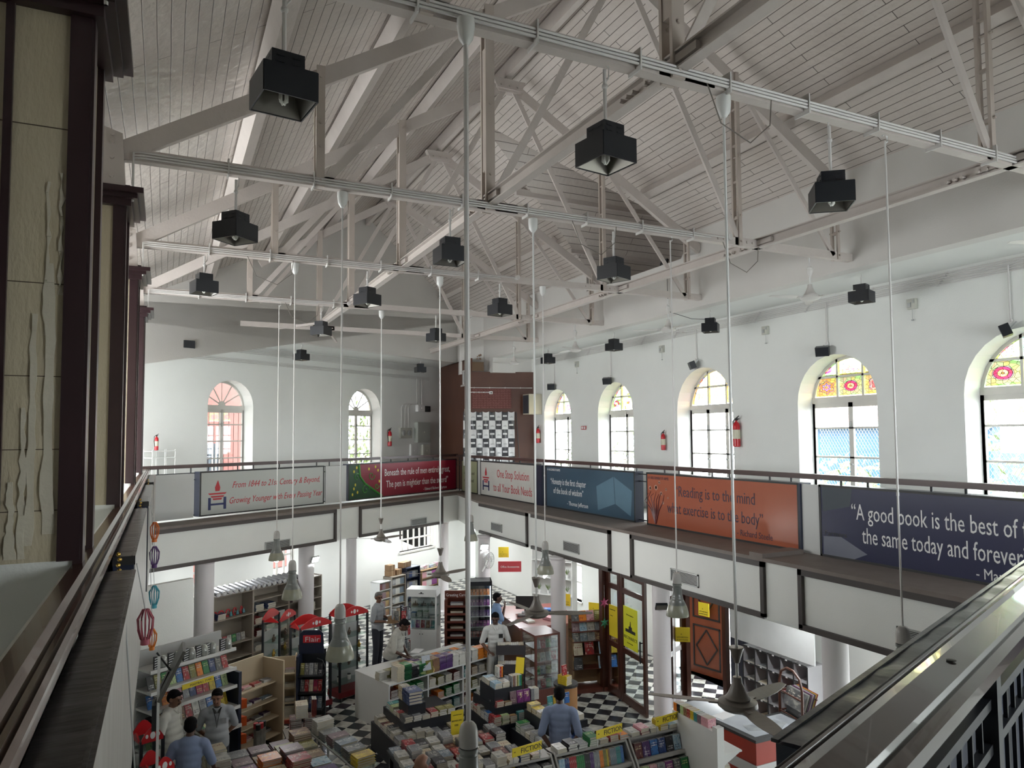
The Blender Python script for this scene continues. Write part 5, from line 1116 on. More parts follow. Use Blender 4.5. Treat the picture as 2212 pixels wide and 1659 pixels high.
# ------------------------------------------------------------------ fiction racks across the front
def fic(x0, x1, lab):
    M = at(x0, 8.02, 0); W = x1-x0; t = thing('sloping_rack', lab, 'rack', (x0, 8.02, 0), 0, 'grey sloping fiction racks'); g_ = mat('rack_grey', (.40, .385, .36), .45)
    for x in (0, W-.025): b = B(); b.prism([(-.62, 0), (.32, 0), (.32, 1.2), (.12, 1.24), (-.02, 1.05), (-.08, .98)], x, x+.025, 0, Mx(((0, 0, 1, 0), (1, 0, 0, 0), (0, 1, 0, 0), (0, 0, 0, 1)))); b.obj('side_panel', g_, t)
    b = B(); b.box(0, W, .3, .33, 0, 1.2); b.obj('back_panel', g_, t)
    for (y, z) in ((-.02, .98), (-.18, .74), (-.34, .50), (-.5, .26)): b = B(); b.box(.02, W-.02, y-.02, .3, z-.02, z); b.box(.02, W-.02, y-.04, y-.02, z-.035, z+.015); b.obj('shelf', g_, t)
    b = B(); b.box(0, W, .1, .33, 1.19, 1.22); b.obj('top_ledge', g_, t)
    return M
M1 = fic(3.15, 4.42, 'grey sloping fiction rack at the bottom centre, left of the spine rows'); M2 = fic(4.45, 5.53, 'grey sloping fiction rack with the long row of spines'); M3 = fic(5.56, 6.78, 'grey sloping fiction rack full of novels facing out')
xs = .03
for q, (c, n, t_) in enumerate([('sky blue', 2, .05), ('navy', 2, .035), ('red', 4, .032), ('green', 4, .035), ('black', 3, .03), ('purple', 2, .03), ('grey', 2, .05), ('orange', 2, .03), ('olive', 2, .03), ('yellow', 1, .03), ('brown', 1, .03), ('slate', 4, .028), ('teal', 3, .026), ('blue', 2, .026)]):
    xs = spines(M2, xs, .982, n, .2, .13, t_*.86, [c], 'in the upper spine row of the middle fiction rack', 'upper spine row', 12, y=-.0)
for r, z in enumerate((.982, .742, .502)):
    cols = [['maroon', 'purple', 'blue', 'navy', 'black', 'sky blue', 'black', 'charcoal', 'slate'], ['light green', 'pink', 'grey', 'violet', 'charcoal', 'green', 'navy', 'white', 'brown'], ['charcoal', 'brown', 'orange', 'slate', 'black', 'gold brown', 'blue', 'sky blue', 'teal']][r]
    for j, c in enumerate(cols):
        o = faceout(M3, .05+.125*j, z, .115, .185, .028, c, '%s novel facing out, %s on the %s row of the right fiction rack' % (c, ORD[j], ['top', 'second', 'third'][r]), None, 14, [-.0, -.16, -.32][r]+.0, 'novel')
        for e in range(1): faceout(M3, .05+.125*j, z, .115, .18, .028, c, '%s novel standing behind its copy, %s on the %s row of the right fiction rack' % (c, ORD[j], ['top', 'second', 'third'][r]), None, 14, [-.0, -.16, -.32][r]+.035, 'novel')
for j, c in enumerate(['white', 'teal', 'mauve', 'olive', 'yellow', 'charcoal', 'grey', 'black']):
    stack(M1 @ Mx.Translation((0, 0, .982)), .1+.15*j, .1, 7 if j > 3 else 5, (.135, .2, .026), c, 'the %s pile on the left fiction rack' % ORD[j])
for r, z in enumerate((.742, .502)):
    for j in range(7): faceout(M2 if 1 else M1, .05+.145*j, z, .13, .18, .02, [['navy', 'charcoal', 'slate', 'teal', 'sky blue', 'violet', 'navy'], ['grey', 'blue', 'black', 'green', 'white', 'red', 'black']][r][j], '%s novel facing out, %s on the %s row of the middle fiction rack' % ([['navy', 'charcoal', 'slate', 'teal', 'sky blue', 'violet', 'navy'], ['grey', 'blue', 'black', 'green', 'white', 'red', 'black']][r][j], ORD[j], ['second', 'third'][r]), None, 14, [-.16, -.32][r], 'novel')
for M, nm, cs in ((M1, 'left', ['red', 'white', 'grey', 'white', 'cream', 'navy', 'brown']), (M2, 'middle', ['white', 'black', 'grey', 'green', 'white', 'red', 'orange']), (M3, 'right', ['white', 'pink', 'white', 'yellow', 'sky blue', 'brown', 'charcoal'])):
    for j, c in enumerate(cs): stack(M @ Mx.Translation((0, 0, 1.221)), .12+.155*j, .2, [2, 3, 2, 4][j % 4], (.13, .19, .028), c, 'the %s pile on the ledge of the %s fiction rack' % (ORD[j], nm))
for x, nm in ((3.84, 'left'), (5.03, 'middle'), (5.96, 'right')):
    sign('yellow FICTION sign on the %s fiction rack' % nm, [('FICTION', .085, .12, .025), ('HB', .02, .02, .05)], at(x, 8.06, 1.33, R(8)), .44, .105, .1, pole=.1)
# white end unit with its side shelves
MG = at(6.42, 7.32, 0); t = thing('white_shelf_unit', 'white double sided shelf unit at the end of the fiction racks', 'shelf', (6.42, 7.32, 0)); b = B(); b.box(-.06, 0, 0, .9, 0, 1.42); b.obj('centre_panel', gwhite, t)
for z in (1.15, .8, .4): b = B(); b.box(0, .34, .0, .9, z-.02, z); b.prism([(0, z-.16), (.3, z-.02), (0, z-.02)], -.0, .02, 0, Mx(((1, 0, 0, 0), (0, 0, 1, 0), (0, 1, 0, 0), (0, 0, 0, 1)))); b.obj('shelf', gwhite, t)
b = B(); b.box(-.09, .02, -.03, .06, 0, 1.5); b.obj('upright', gwhite, t)
xs = 0; MGs = at(6.38, 8.22, 0, H)
for c, n in (('orange', 2), ('black', 2), ('light green', 2), ('brown', 2), ('red', 2), ('yellow', 2), ('teal', 2), ('mauve', 2), ('pink', 4)): xs = spines(MGs, xs, 1.42, n, .11, .13, .036, [c], 'in the top row of the white end unit', 'white end unit top row', 0, y=0)
for k, z in enumerate((.8, .4)):
    for j in range(2): stack(MG @ Mx.Translation((0, 0, z+.001)), .15, .2+.35*j, [7, 12][k], (.2, .15, .02), 'white', 'the %s pile on the %s side shelf of the white end unit' % (['near', 'far'][j], ['middle', 'low'][k]))

# ------------------------------------------------------------------ big picture-book table at the bottom left
MT = at(.75, 9.3, 0, R(8)); t = thing('book_table', 'low table of large picture books before the three men', 'table', (0, 0, 0)); t.matrix_world = MT; b = B(); b.box(0, 1.5, 0, 1.75, .70, .74); b.obj('top', lam, t)
for x in (.04, 1.4):
    for y in (.04, 1.65): b = B(); b.box(x, x+.06, y, y+.06, 0, .7); b.obj('leg', lam, t)
cs = ['slate', 'charcoal', 'gold brown', 'grey', 'grey', 'white', 'brown', 'maroon', 'yellow', 'purple', 'gold brown', 'mauve', 'cream', 'red', 'sky blue', 'mauve', 'violet', 'orange', 'mauve', 'gold brown', 'white', 'mauve', 'brown', 'olive', 'olive', 'cream', 'grey', 'mauve', 'mauve', 'brown']
i = 0
for r in range(6):
    for j in range(5):
        n = [4, 3, 8, 7, 3, 9, 2, 3, 5, 3][(r*3+j*2) % 10]; nn = '%s pile, %s row, big table' % (ORD[j], ['nearest', 'second', 'third', 'fourth', 'fifth', 'farthest'][r])
        stack(MT @ Mx.Translation((0, 0, .741)), .16+j*.295, .15+r*.29, n, (.26, .25, .026), cs[i], nn, 'picture_book', True, jit=.012); i += 1
for k, (x, y, n) in enumerate([(1.6, 1.95, 9), (1.83, 2.0, 9), (1.7, 1.98, 7)]):
    pass
t = thing('side_table', 'cream stool under the tall stack of cream edged books', 'table', (2.0, 11.65, 0)); b = B(); b.box(-.28, .28, -.2, .2, .66, .7); b.obj('top', lam, t); b = B()
for x in (-.25, .22):
    for y in (-.17, .14): b.box(x, x+.03, y, y+.03, 0, .66)
b.obj('legs', lam, t)
MZ = at(2.0, 11.65, .701, R(-6)); stack(MZ, -.12, 0, 8, (.17, .23, .028), 'maroon', 'the left cream edged pile on the stool', 'hardcover', True); stack(MZ, .08, 0, 8, (.17, .23, .028), 'maroon', 'the right cream edged pile on the stool', 'hardcover', True)
stack(MZ @ Mx.Translation((0, 0, .226)), -.03, .0, 7, (.18, .24, .028), 'cream', 'the upper pile set across the two on the stool', 'hardcover', True)
spines(MZ, .12, .226, 2, .24, .17, .035, ['maroon'], 'standing against the upper cream pile', 'beside the cream pile', 0, 'hardcover', y=-.05)
# glass trolley with film cases at its right
MH = at(2.36, 9.75, 0, R(12)); t = thing('glass_table', 'narrow glass topped table holding a row of dark and yellow sets', 'table', (0, 0, 0)); t.matrix_world = MH; b = B(); b.box(0, .34, 0, 1.7, .78, .79); b.obj('glass_top', glassh, t)
b = B(); b.box(-.01, .01, 0, 1.7, .78, .80); b.bar((.02, .1, .78), (.2, -.25, .1), .03, .03); b.bar((.3, .1, .78), (.16, -.25, .1), .03, .03); b.bar((.02, 1.6, .78), (.02, 1.6, 0), .03, .03); b.bar((.3, 1.6, .78), (.3, 1.6, 0), .03, .03); b.box(.0, .34, -.27, -.23, 0, .1); b.obj('frame', grey, t)
for k, (c, n) in enumerate([('yellow', 4), ('charcoal', 4), ('slate', 4), ('mauve', 4), ('grey', 3), ('white', 6)]): stack(MH @ Mx.Translation((0, 0, .791)), .17, .15+k*.27, n, (.27, .2, .032), c, 'the %s set pile on the narrow glass table' % ['nearest', 'second', 'third', 'fourth', 'fifth', 'farthest'][k], 'boxed_set', True)
# carton of books under the glass table
t = thing('open_carton', 'brown carton on the floor under the narrow glass table', 'box', (2.75, 9.9, 0)); b = B()
for a in ((0, .4, 0, .01), (0, .4, .3, .31), (0, .01, 0, .31), (.39, .4, 0, .31)): b.box(a[0], a[1], a[2], a[3], 0, .25)
b.box(0, .4, 0, .31, 0, .01); b.obj('carton', mat('cardboard', (.28, .17, .09), .8), t)
# ================================================================== red counter, pigeon holes, doors
t = thing('sales_counter', 'red sales counter with black edged top and white stripe', 'counter', (0, 0, 0))
cx = [(7.28, 9.3), (7.38, 7.72), (8.5, 7.72), (8.5, 8.35), (7.95, 8.35), (7.9, 9.35)]
b = B(); b.prism([(x+(.03 if x < 8 else 0), y+.03) for x, y in cx], .08, .96); b.obj('body', bred, t); b = B(); b.prism(cx, .96, 1.0); b.obj('top_edge', inkb, t)
b = B(); b.prism([(7.36, 9.28), (7.46, 7.82), (8.42, 7.82), (8.42, 8.28), (7.87, 8.28), (7.84, 9.3)], 1.0, 1.006); b.obj('top_sheet', mat('counter_glass', (.50, .53, .56), .12, c2=(.35, .37, .4), scale=3), t)
b = B(); b.bar((7.30, 9.25, .58), (7.395, 7.75, .58), .015, .14); b.bar((7.40, 7.74, .58), (8.5, 7.74, .58), .015, .14); b.obj('stripe', mat('stripe_grey', (.48, .48, .47), .4), t)
b = B(); b.prism([(x+(.08 if x < 8 else 0), y+.08) for x, y in cx], 0, .08); b.obj('plinth', inkb, t)
for i, (x, y, ro) in enumerate([(7.6, 8.6, 10), (7.7, 8.05, -20), (8.05, 8.0, 30)]): b = B(); b.box(-.15, .15, -.1, .1, 0, .002); b.obj('paper_sheet', [inkw, mat('sketch_sheet', (.45, .46, .46), .4, c2=(.06, .08, .1), scale=6)][i > 0], None, ['blank white sheet on the red counter', 'dark printed sheet on the corner of the red counter', 'printed drawing sheet on the red counter beside the magazines'][i], 'paper', loc=(x, y, 1.0065), rot=(0, 0, R(ro)))
t = thing('pigeon_holes', 'grey pigeon hole unit with dark edged compartments behind the counter', 'shelf', (9.45, 10.15, 0), H); W, Hh = 1.45, 1.42
b = B(); b.box(0, W, .36, .38, 0, Hh); b.obj('back_panel', mat('pigeon_grey', (.38, .37, .38), .5), t)
for k in range(6): b = B(); b.box(W*k/5-.01, W*k/5+.01, 0, .36, 0, Hh, 0); b.box(W*k/5-.011, W*k/5+.011, -.006, 0, 0, Hh, 1); b.obj('divider', [mat('pigeon_grey'), inkb], t)
for k in range(6):
    for j in range(5): b = B(); b.box(W*j/5+.01, W*(j+1)/5-.01, 0, .36, Hh*k/5-.008, Hh*k/5+.008, 0); b.box(W*j/5+.01, W*(j+1)/5-.01, -.006, 0, Hh*k/5-.009, Hh*k/5+.009, 1); b.box(W*(j+.5)/5-.02, W*(j+.5)/5+.02, -.01, -.006, Hh*k/5-.012, Hh*k/5+.012, 2); b.obj('shelf', [mat('pigeon_grey'), inkb, inkw], t)
for i, (c, r, cn) in enumerate([(0, 4, 'white'), (1, 4, 'grey'), (0, 3, 'white'), (1, 3, 'cream'), (3, 3, 'red'), (3, 3, 'crimson'), (1, 1, 'cream'), (2, 0, 'white'), (2, 3, 'grey'), (1, 2, 'white')]):
    M = at(9.45, 10.15, 0, H); stack(M @ Mx.Translation((0, 0, Hh*r/5+.009+(.02 if i == 5 else 0))), W*(c+.5)/5, .15, 1 if i != 4 else 1, (.2, .26, .015), cn, 'papers in pigeon hole %s, %s' % (['leftmost column', 'second column', 'third column', 'fourth column'][c], ['bottom', 'low', 'middle', 'upper', 'top'][r]), 'paper_folder')
b = B(); b.box(0, 1.9, 0, .02, 0, .5); b.obj('notice_board', mat('notice_white', (.58, .59, .58), .5), None, 'long white panel hung above the pigeon holes', 'board', loc=(9.4, 10.4, 1.5), rot=(0, 0, H))
t = thing('poster', 'framed portrait poster of a dark haired woman above the pigeon holes', 'poster', (9.42, 9.1, 1.5), H); b = B(); b.box(0, .26, 0, .02, 0, .42); b.obj('sheet', mat('poster_grey', (.30, .31, .35), .4), t)
b = B(); b.ball((.14, 0, .29), .075, 14, 8, (1, .1, 1.15)); b.ball((.14, 0, .17), .085, 12, 8, (1.1, .1, 1.0)); b.obj('hair', inkb, t, smooth=True); b = B(); b.ball((.145, -.006, .27), .047, 14, 8, (1, .12, 1.3)); b.ball((.13, -.006, .13), .03, 10, 6, (1.4, .1, 1)); b.obj('face', mat('portrait_skin', (.45, .25, .17), .5), t, smooth=True)
b = B(); b.box(.02, .24, -.003, 0, .01, .06); b.obj('garment', mat('portrait_red', (.35, .03, .03), .5), t)
t = thing('magazine_rack', 'brown tube rack packed with magazines beside the round column', 'rack', (8.55, 8.42, 0), H-.2); b = B(); b.tube([(0, 0, 0), (0, 0, 1.45), (.06, 0, 1.6), (.2, 0, 1.68), (.36, 0, 1.68), (.5, 0, 1.6), (.55, 0, 1.45), (.55, 0, 0)], .02, 8)
for z in (1.3, 1.0, .7, .4): b.bar((0, 0, z), (.55, 0, z), .02, .02); b.bar((0, .25, z), (.55, .25, z), .02, .02); b.bar((0, 0, z), (0, .25, z), .02, .02)
b.obj('frame', mat('brown_tube', (.10, .035, .02), .35), t, smooth=True)
MR = at(8.55, 8.42, 0, H-.2)
for k, z in enumerate((1.12, .84, .56, .28)):
    for j in range(9): faceout(MR, .04, z+.012*j*0, .47, .26, .006, ['charcoal', 'grey', 'white', 'black', 'violet', 'white', 'purple', 'yellow', 'red'][(j+k*3) % 9], 'magazine in the %s tier of the brown rack, %s' % (['top', 'upper', 'lower', 'bottom'][k], ['front copy', 'second copy', 'third copy', 'fourth copy', 'fifth copy', 'sixth copy', 'seventh copy', 'eighth copy', 'back copy'][j]), None, 20, .02+.024*j, 'magazine')
# glazed timber screen with swing doors
tim = mat('timber_frame', (.075, .024, .014), .3, c2=(.045, .015, .01), scale=3, coat=.3)
glassd = glass_mat('door_glass', (.86, .9, .9), .14)
def leaf_(name, p0, p1, lab, rails=(0, .95, 2.1), h=2.5, door=False):
    p0, p1 = V((*p0, 0)), V((*p1, 0)); L = (p1-p0).length; a = atan2(p1.y-p0.y, p1.x-p0.x); t = thing(name, lab, 'door' if door else 'glazed screen', p0, a, None)
    for x in (0, L-.09): b = B(); b.box(x, x+.09, -.025, .025, 0, h); st_ = b.obj('stile', tim, t)
    for z in rails+(h-.1,): b = B(); b.box(.09, L-.09, -.022, .022, z, z+(.16 if z == 0 else .1)); b.obj('rail', tim, t)
    b = B(); b.box(.09, L-.09, -.004, .004, .16, h-.1); b.obj('pane', glassd, t)
    if door: b = B(); b.cyl((L-.13, -.06, .95), (L-.13, -.06, 1.35), .014, n=8); b.box(L-.14, L-.12, -.06, 0, .97, .99); b.box(L-.14, L-.12, -.06, 0, 1.31, 1.33); b.obj('handle', black, st_)
    return t
s1 = leaf_('glazed_screen', (8.25, 12.72), (8.22, 12.2), 'narrow fixed glazed screen beside the magazine stand')
s2 = leaf_('swing_door', (8.2, 12.15), (8.1, 11.2), 'glass swing door with the large yellow Reconnect poster', door=True)
s3 = leaf_('glazed_screen', (8.3, 11.1), (8.95, 11.5), 'glazed screen just right of the round column by the entrance')
s4 = leaf_('glazed_screen', (9.0, 11.6), (9.4, 11.75), 'narrow glazed screen before the open panelled door')
b = B(); b.box(8.12, 8.24, 12.72, 12.84, 0, 2.69); b.box(9.4, 9.5, 11.66, 11.76, 0, 2.69); b.box(9.9, 10.0, 11.1, 11.2, 0, 2.69); b.box(8.1, 8.3, 11.2, 12.8, 2.5, 2.6); b.box(8.05, 9.5, 11.05, 11.2, 2.5, 2.6); struct('trim_40', b, tim)
def poster(lab, par_M, x, z, wd, h, ws, m=None):
    t = thing('poster', lab, 'poster', (0, 0, 0)); t.matrix_world = par_M @ Mx.Translation((x, -.03, z)); b = B(); b.box(0, wd, -.002, .002, 0, h); FACE[t.name] = b.obj('sheet', m or yellow, t)
    for (s, sz, tx, tz_) in ws: fit(s, sz, 0, inkb, t, tx, -.004, tz_)
    return t
M = at(8.2, 12.15, 0, atan2(-.95, -.1)); lime = mat('lime_card', (.72, .72, .03), .45)
t = poster('large yellow poster reading RECONNECT with a domed building on the glass door', M, .14, 1.1, .55, .78, [('RECONNECT', .085, .02, .17), ('Hours 9am to 8pm', .03, .14, .09), ('Visit the Bookstore', .035, .12, .62)], lime)
b = B(); b.add([(.08, -.004, .3), (.47, -.004, .3), (.47, -.004, .36), (.34, -.004, .36), (.34, -.004, .42), (.3, -.004, .42), (.29, -.004, .52), (.27, -.004, .52), (.25, -.004, .42), (.21, -.004, .42), (.21, -.004, .36), (.08, -.004, .36)], [tuple(range(12))]); b.obj('building_print', inkb, t)
poster('orange yellow poster of small print left of the glass door poster', at(8.25, 12.72, 0, H), .1, 1.15, .3, .62, [('HIGGINBOTHAMS', .025, .03, .52), ('timings', .03, .05, .4)])
ysign = [('GIFTS SECTION', .03, .02, .08), ('@ FIRST FLOOR', .03, .02, .03), ('^', .06, .1, .12)]
for lab, M_, s in (('yellow first floor notice on the timber post right of the entrance column', at(9.1, 11.62, 1.15, R(-35)), 1), ('yellow first floor notice on the white pier, left of the two', at(8.6, 15.35, 1.15, R(-55)), 1), ('yellow first floor notice on the white pier, right of the two', at(8.95, 14.6, 1.05, R(-55)), 1), ('yellow first floor notice above the red shop sign', at(8.25, 18.1, 1.9, R(-25)), 1), ('yellow first floor notice hung on the open panelled door', at(10.5, 12.6, 1.3, R(-78)), 1)):
    t = thing('notice', lab, 'notice', (0, 0, 0), 0, 'yellow first floor notices'); t.matrix_world = M_; b = B(); b.box(0, .28, 0, .01, 0, .28); FACE[t.name] = b.obj('card', yellow, t)
    for (w_, sz, x, z) in ysign: fit(w_, sz, .22 if len(w_) > 3 else 0, inkb, t, x, -.004, z)
# panelled entrance door standing open
t = thing('panelled_door', 'open wooden entrance door with diamond panels and black mouldings', 'door', (10.56, 13.0, 0), R(-78)); ow = mat('orange_wood', (.28, .075, .03), .35, c2=(.16, .04, .02), scale=3); b = B(); b.box(0, .95, 0, .06, 0, 2.5); b.obj('slab', ow, t)
b = B()
for (x0, x1, z0, z1) in ((.12, .83, .15, 1.05), (.12, .83, 1.2, 2.3)):
    for a in ((x0, x1, z0, z0+.03), (x0, x1, z1-.03, z1), (x0, x0+.03, z0, z1), (x1-.03, x1, z0, z1)): b.box(a[0], a[1], -.02, 0, a[2], a[3])
    m_ = (x0+x1)/2; mz = (z0+z1)/2
    for p_, q_ in (((m_, z0+.08), (x1-.08, mz)), ((x1-.08, mz), (m_, z1-.08)), ((m_, z1-.08), (x0+.08, mz)), ((x0+.08, mz), (m_, z0+.08))): b.bar((p_[0], -.012, p_[1]), (q_[0], -.012, q_[1]), .02, .025)
b.obj('moulding', inkb, t)
b = B(); b.box(10.2, 10.42, 10.95, 11.3, 0, 2.6); struct('trim_41', b, navy)
t = thing('door_mat', 'brown ribbed mat lying inside the open entrance', 'mat', (9.75, 10.6, .001), R(10)); b = B(); b.box(-.5, .5, -.5, .5, 0, .012); b.obj('mat', mat('coir', (.22, .12, .08), .9, c2=(.34, .22, .15), scale=30), t)
# standing book shaped board outside the right window
t = thing('standee', 'blue and white book shaped board outside the ground floor window', 'standee', (11.6, 7.0, 0), R(-40)); b = B(); b.box(0, .8, 0, .05, 0, 1.5); b.obj('board', inkw, t); b = B(); b.box(.8, 1.0, -.01, .1, 0, 1.52); b.obj('spine', mat('standee_blue', (.05, .16, .55), .4), t)
for k in range(7): fit('stories that readers love', .05, .6, inkb, t, .08, -.01, 1.25-.12*k)
q = fit('READING', .14, .7, inkw, t, .88, -.02, .5); q.rotation_euler = (R(90), R(90), 0); q.location = (.87, -.02, 1.3)

# ================================================================== right back of the shop
t = thing('glass_cabinet', 'brown glass sided cabinet of small books by the column', 'cabinet', (6.52, 12.62, 0), R(0)); mah = mat('mahogany', (.14, .035, .022), .35, var=.15)
b = B(); b.box(0, .55, 0, .6, 1.3, 1.34); b.box(0, .55, 0, .6, 0, .3)
for x in (0, .51):
    for y in (0, .56): b.box(x, x+.04, y, y+.04, .3, 1.3)
b.obj('frame', mah, t); b = B()
for z in (.55, .8, 1.05): b.box(.03, .52, .03, .57, z, z+.01)
b.obj('shelves', mah, t); b = B(); b.box(.005, .545, .005, .01, .3, 1.3); b.box(.005, .01, .005, .59, .3, 1.3); b.obj('glazing', glassd, t)
for k, z in enumerate((.301, .561, .811, 1.061)):
    for j in range(4): faceout(at(6.52, 12.62, 0), .05+.12*j, z, .1, .16, .02, ['grey', 'red', 'green', 'slate', 'olive', 'white'][(j+k*2) % 6], '%s pocket book in the brown glass cabinet, %s on the %s shelf' % (['grey', 'red', 'green', 'slate', 'olive', 'white'][(j+k*2) % 6], ORD[j], ['lowest', 'second', 'third', 'top'][k]), None, 8, .08, 'pocket_book')
# magazine stand
MM = at(7.55, 12.95, 0, R(-12)); t = thing('magazine_stand', 'wooden magazine stand facing the hall beside the glass screen', 'rack', (0, 0, 0)); t.matrix_world = MM; pine = mat('pine', (.34, .22, .11), .5)
for x in (0, .98, .62): b = B(); b.box(x, x+.03, .02, .3, 0, 1.05 if x < .6 else 1.5); b.obj('upright', pine, t)
b = B(); b.box(0, 1.0, .28, .3, .1, 1.5); b.obj('back_panel', pine, t); b = B(); b.box(-.05, 1.1, -.1, .3, 0, .08); b.obj('base', mah, t)
for z in (.45, .74, 1.0, 1.2, 1.4): b = B(); b.box(0, 1.0, .0, .28, z-.015, z); b.obj('shelf', mah, t)
mc = ['charcoal', 'orange', 'pink', 'olive', 'black', 'navy', 'mauve', 'sky blue', 'white', 'grey', 'blue', 'violet', 'charcoal', 'slate', 'grey', 'brown', 'navy', 'gold brown', 'white', 'red']
for r, z in enumerate((1.4, 1.2, 1.0)):
    for j in range(6): c = mc[(r*6+j) % 20]; faceout(MM, .01+.165*j, z, .155, .2, .01, c, '%s magazine, %s on the %s row of the wooden stand' % (c, ORD[j], ['top', 'second', 'third'][r]), None, 16, .08-.03*r, 'magazine')
for r, z, cs in ((3, .74, ['cream', 'red', 'sky blue', 'yellow']), (4, .45, ['black', 'sky blue', 'blue'])):
    for j, c in enumerate(cs): faceout(MM, [.02, .26, .56, .76][j] if r == 3 else [.02, .55, .76][j], z, .19, .24, .01, c, '%s magazine, %s on the %s row of the wooden stand' % (c, ORD[j], 'fourth' if r == 3 else 'lowest'), None, 16, -.03, 'magazine')
# round pedestal with stacked books
t = thing('pedestal', 'round tan pedestal with dark rim before the magazine stand', 'pedestal', (6.35, 11.15, 0)); b = B(); b.lathe([(.2, 0), (.2, .88)], n=24); b.obj('drum', mat('tan_laminate', (.42, .21, .08), .4), t, smooth=True); b = B(); b.lathe([(.215, .88), (.215, .92)], n=24); b.obj('rim', inkb, t)
stack(at(6.3, 11.1, .921, R(20)), 0, 0, 5, (.14, .2, .03), 'yellow', 'the pile on the round pedestal'); faceout(at(6.3, 11.1, .921+.152, R(20)), -.06, 0, .11, .17, .03, 'red', 'red paperback standing on the pedestal pile', None, 5, -.02)
# wooden reception counter
t = thing('reception_counter', 'large wooden reception counter behind the standing man in white', 'counter', (0, 0, 0)); cp = [(7.02, 14.25), (8.5, 14.1), (8.7, 15.9), (7.3, 16.2)]; wdn = mat('counter_wood', (.13, .065, .035), .4, c2=(.10, .045, .025), scale=2)
b = B(); b.prism(cp, 0, 1.02); b.obj('body', wdn, t); b = B(); b.prism([(x+(-.06 if x < 8 else .06), y+(-.05 if y < 15 else .05)) for x, y in cp], 1.02, 1.06); b.obj('top', mat('counter_top_red', (.22, .07, .06), .3), t)
t = thing('counter_screen', 'dark computer screen tilted on the wooden reception counter', 'monitor', (7.7, 15.4, 1.06), R(-30)); b = B(); b.box(-.22, .22, 0, .03, .08, .38); b.obj('screen', inkb, t); b = B(); b.box(-.08, .08, -.06, .1, 0, .01); b.box(-.02, .02, .01, .04, 0, .12); b.obj('stand', inkb, t)
for i, (x, y, c) in enumerate([(7.4, 14.6, 'white'), (7.9, 14.6, 'pink'), (8.2, 15.2, 'blue'), (7.5, 15.1, 'charcoal'), (8.1, 14.5, 'red')]): stack(at(x, y, 1.061, R(20*i)), 0, 0, 2+i % 3, (.18, .24, .02), c, 'small heap number %s on the reception counter' % ['one, by the front edge', 'two, front middle', 'three, right side', 'four, by the screen', 'five, right front'][i], 'ledger')
# white cabinet, card rack, fridge
t = thing('display_cabinet', 'white upright glass display cabinet with two lower doors', 'cabinet', (5.18, 16.6, 0), R(-33)); W_, D_, H_ = .72, .45, 1.62
b = B(); b.box(0, W_, 0, D_, .05, .70); b.box(0, W_, 0, D_, H_-.17, H_); b.box(0, W_, D_-.02, D_, .7, H_-.1)
for x in (0, W_-.03): b.box(x, x+.03, 0, .03, .7, H_-.1); b.box(x, x+.03, D_-.03, D_, .7, H_-.1)
b.obj('body', white, t)
for x in (.01, W_/2+.003): b = B(); b.box(x, x+W_/2-.013, -.015, 0, .08, .69); d_ = b.obj('door', white, t); b = B(); b.ball((x+(.32 if x < .1 else .03), -.02, .60), .012, 8, 6); b.obj('knob', inkb, d_)
for z in (.95, 1.2): b = B(); b.box(.03, W_-.03, .02, D_-.02, z, z+.008); b.obj('glass_shelf', glassh, t)
b = B(); b.box(.03, W_-.03, .0, .004, .7, H_-.17); b.obj('glazing', glassd, t); b = B(); b.box(.30, .42, -.004, 0, H_-.10, H_-.085); b.box(.34, .38, -.004, 0, H_-.085, H_-.06); b.obj('emblem', inkb, t)
b = B()
for x in (.03, W_-.08): b.box(x, x+.05, .03, .4, 0, .05)
b.obj('feet', inkb, t)
MV = at(5.18, 16.6, 0, R(-33))
for j, c in enumerate(['sky blue', 'violet', 'red', 'brown', 'teal']): faceout(MV, .07+.12*j, .702, .09, .17, .02, c, '%s gift pack, %s in the lower glazed part of the white cabinet' % (c, ORD[j]), None, 12, .15, 'gift_pack')
for j, c in enumerate(['blue', 'green', 'green', 'grey']): stack(MV @ Mx.Translation((0, 0, .959)), .13+.15*j, .2, [3, 4, 4, 1][j], (.12, .14, .03), c, '%s box pile, middle shelf, white cabinet' % ORD[j], 'gift_box')
for j in range(3):
    g = thing('model_monument', 'dark model monument, %s on the top shelf of the white cabinet' % ORD[j], 'ornament', (0, 0, 0)); g.matrix_world = MV @ at(.17+.2*j, .2, 1.209, 0); b = B(); b.box(-.07, .07, -.05, .05, 0, .02); b.obj('base', inkb, g); b = B()
    for x, h in ((-.04, .05), (0, .1), (.04, .05)): b.lathe([(.02, .02), (.016, h*.7), (.002, h+.02)], (x, 0, 0), 8)
    b.obj('towers', bronze, g)
t = thing('card_rack', 'dark red wooden card rack right of the white cabinet', 'rack', (6.0, 16.25, 0), R(-25)); b = B()
for x in (0, .5): b.box(x, x+.06, 0, .4, 0, 1.35)
b.box(0, .56, .38, .4, 0, 1.5); b.obj('frame', mah, t)
for k in range(7): b = B(); b.box(.06, .5, .0, .36, .1+k*.18, .115+k*.18); b.box(.06, .5, -.01, .0, .1+k*.18, .15+k*.18); b.obj('shelf', mah, t)
b = B(); b.box(.0, .56, .1, .12, 1.38, 1.55); b.obj('header', mah, t); fit('Greeting Cards', .1, .5, inkw, t, .03, .09, 1.42)
for k in range(7): stack(at(6.0, 16.25, .116+k*.18, R(-25)), .28, .18, 3, (.3, .2, .02), ['brown', 'gold brown', 'mauve', 'brown', 'cream', 'gold brown', 'grey'][k], 'the card pile on the dark red rack, %s shelf' % ['lowest', 'second', 'third', 'fourth', 'fifth', 'sixth', 'topmost'][k], 'card_pack')
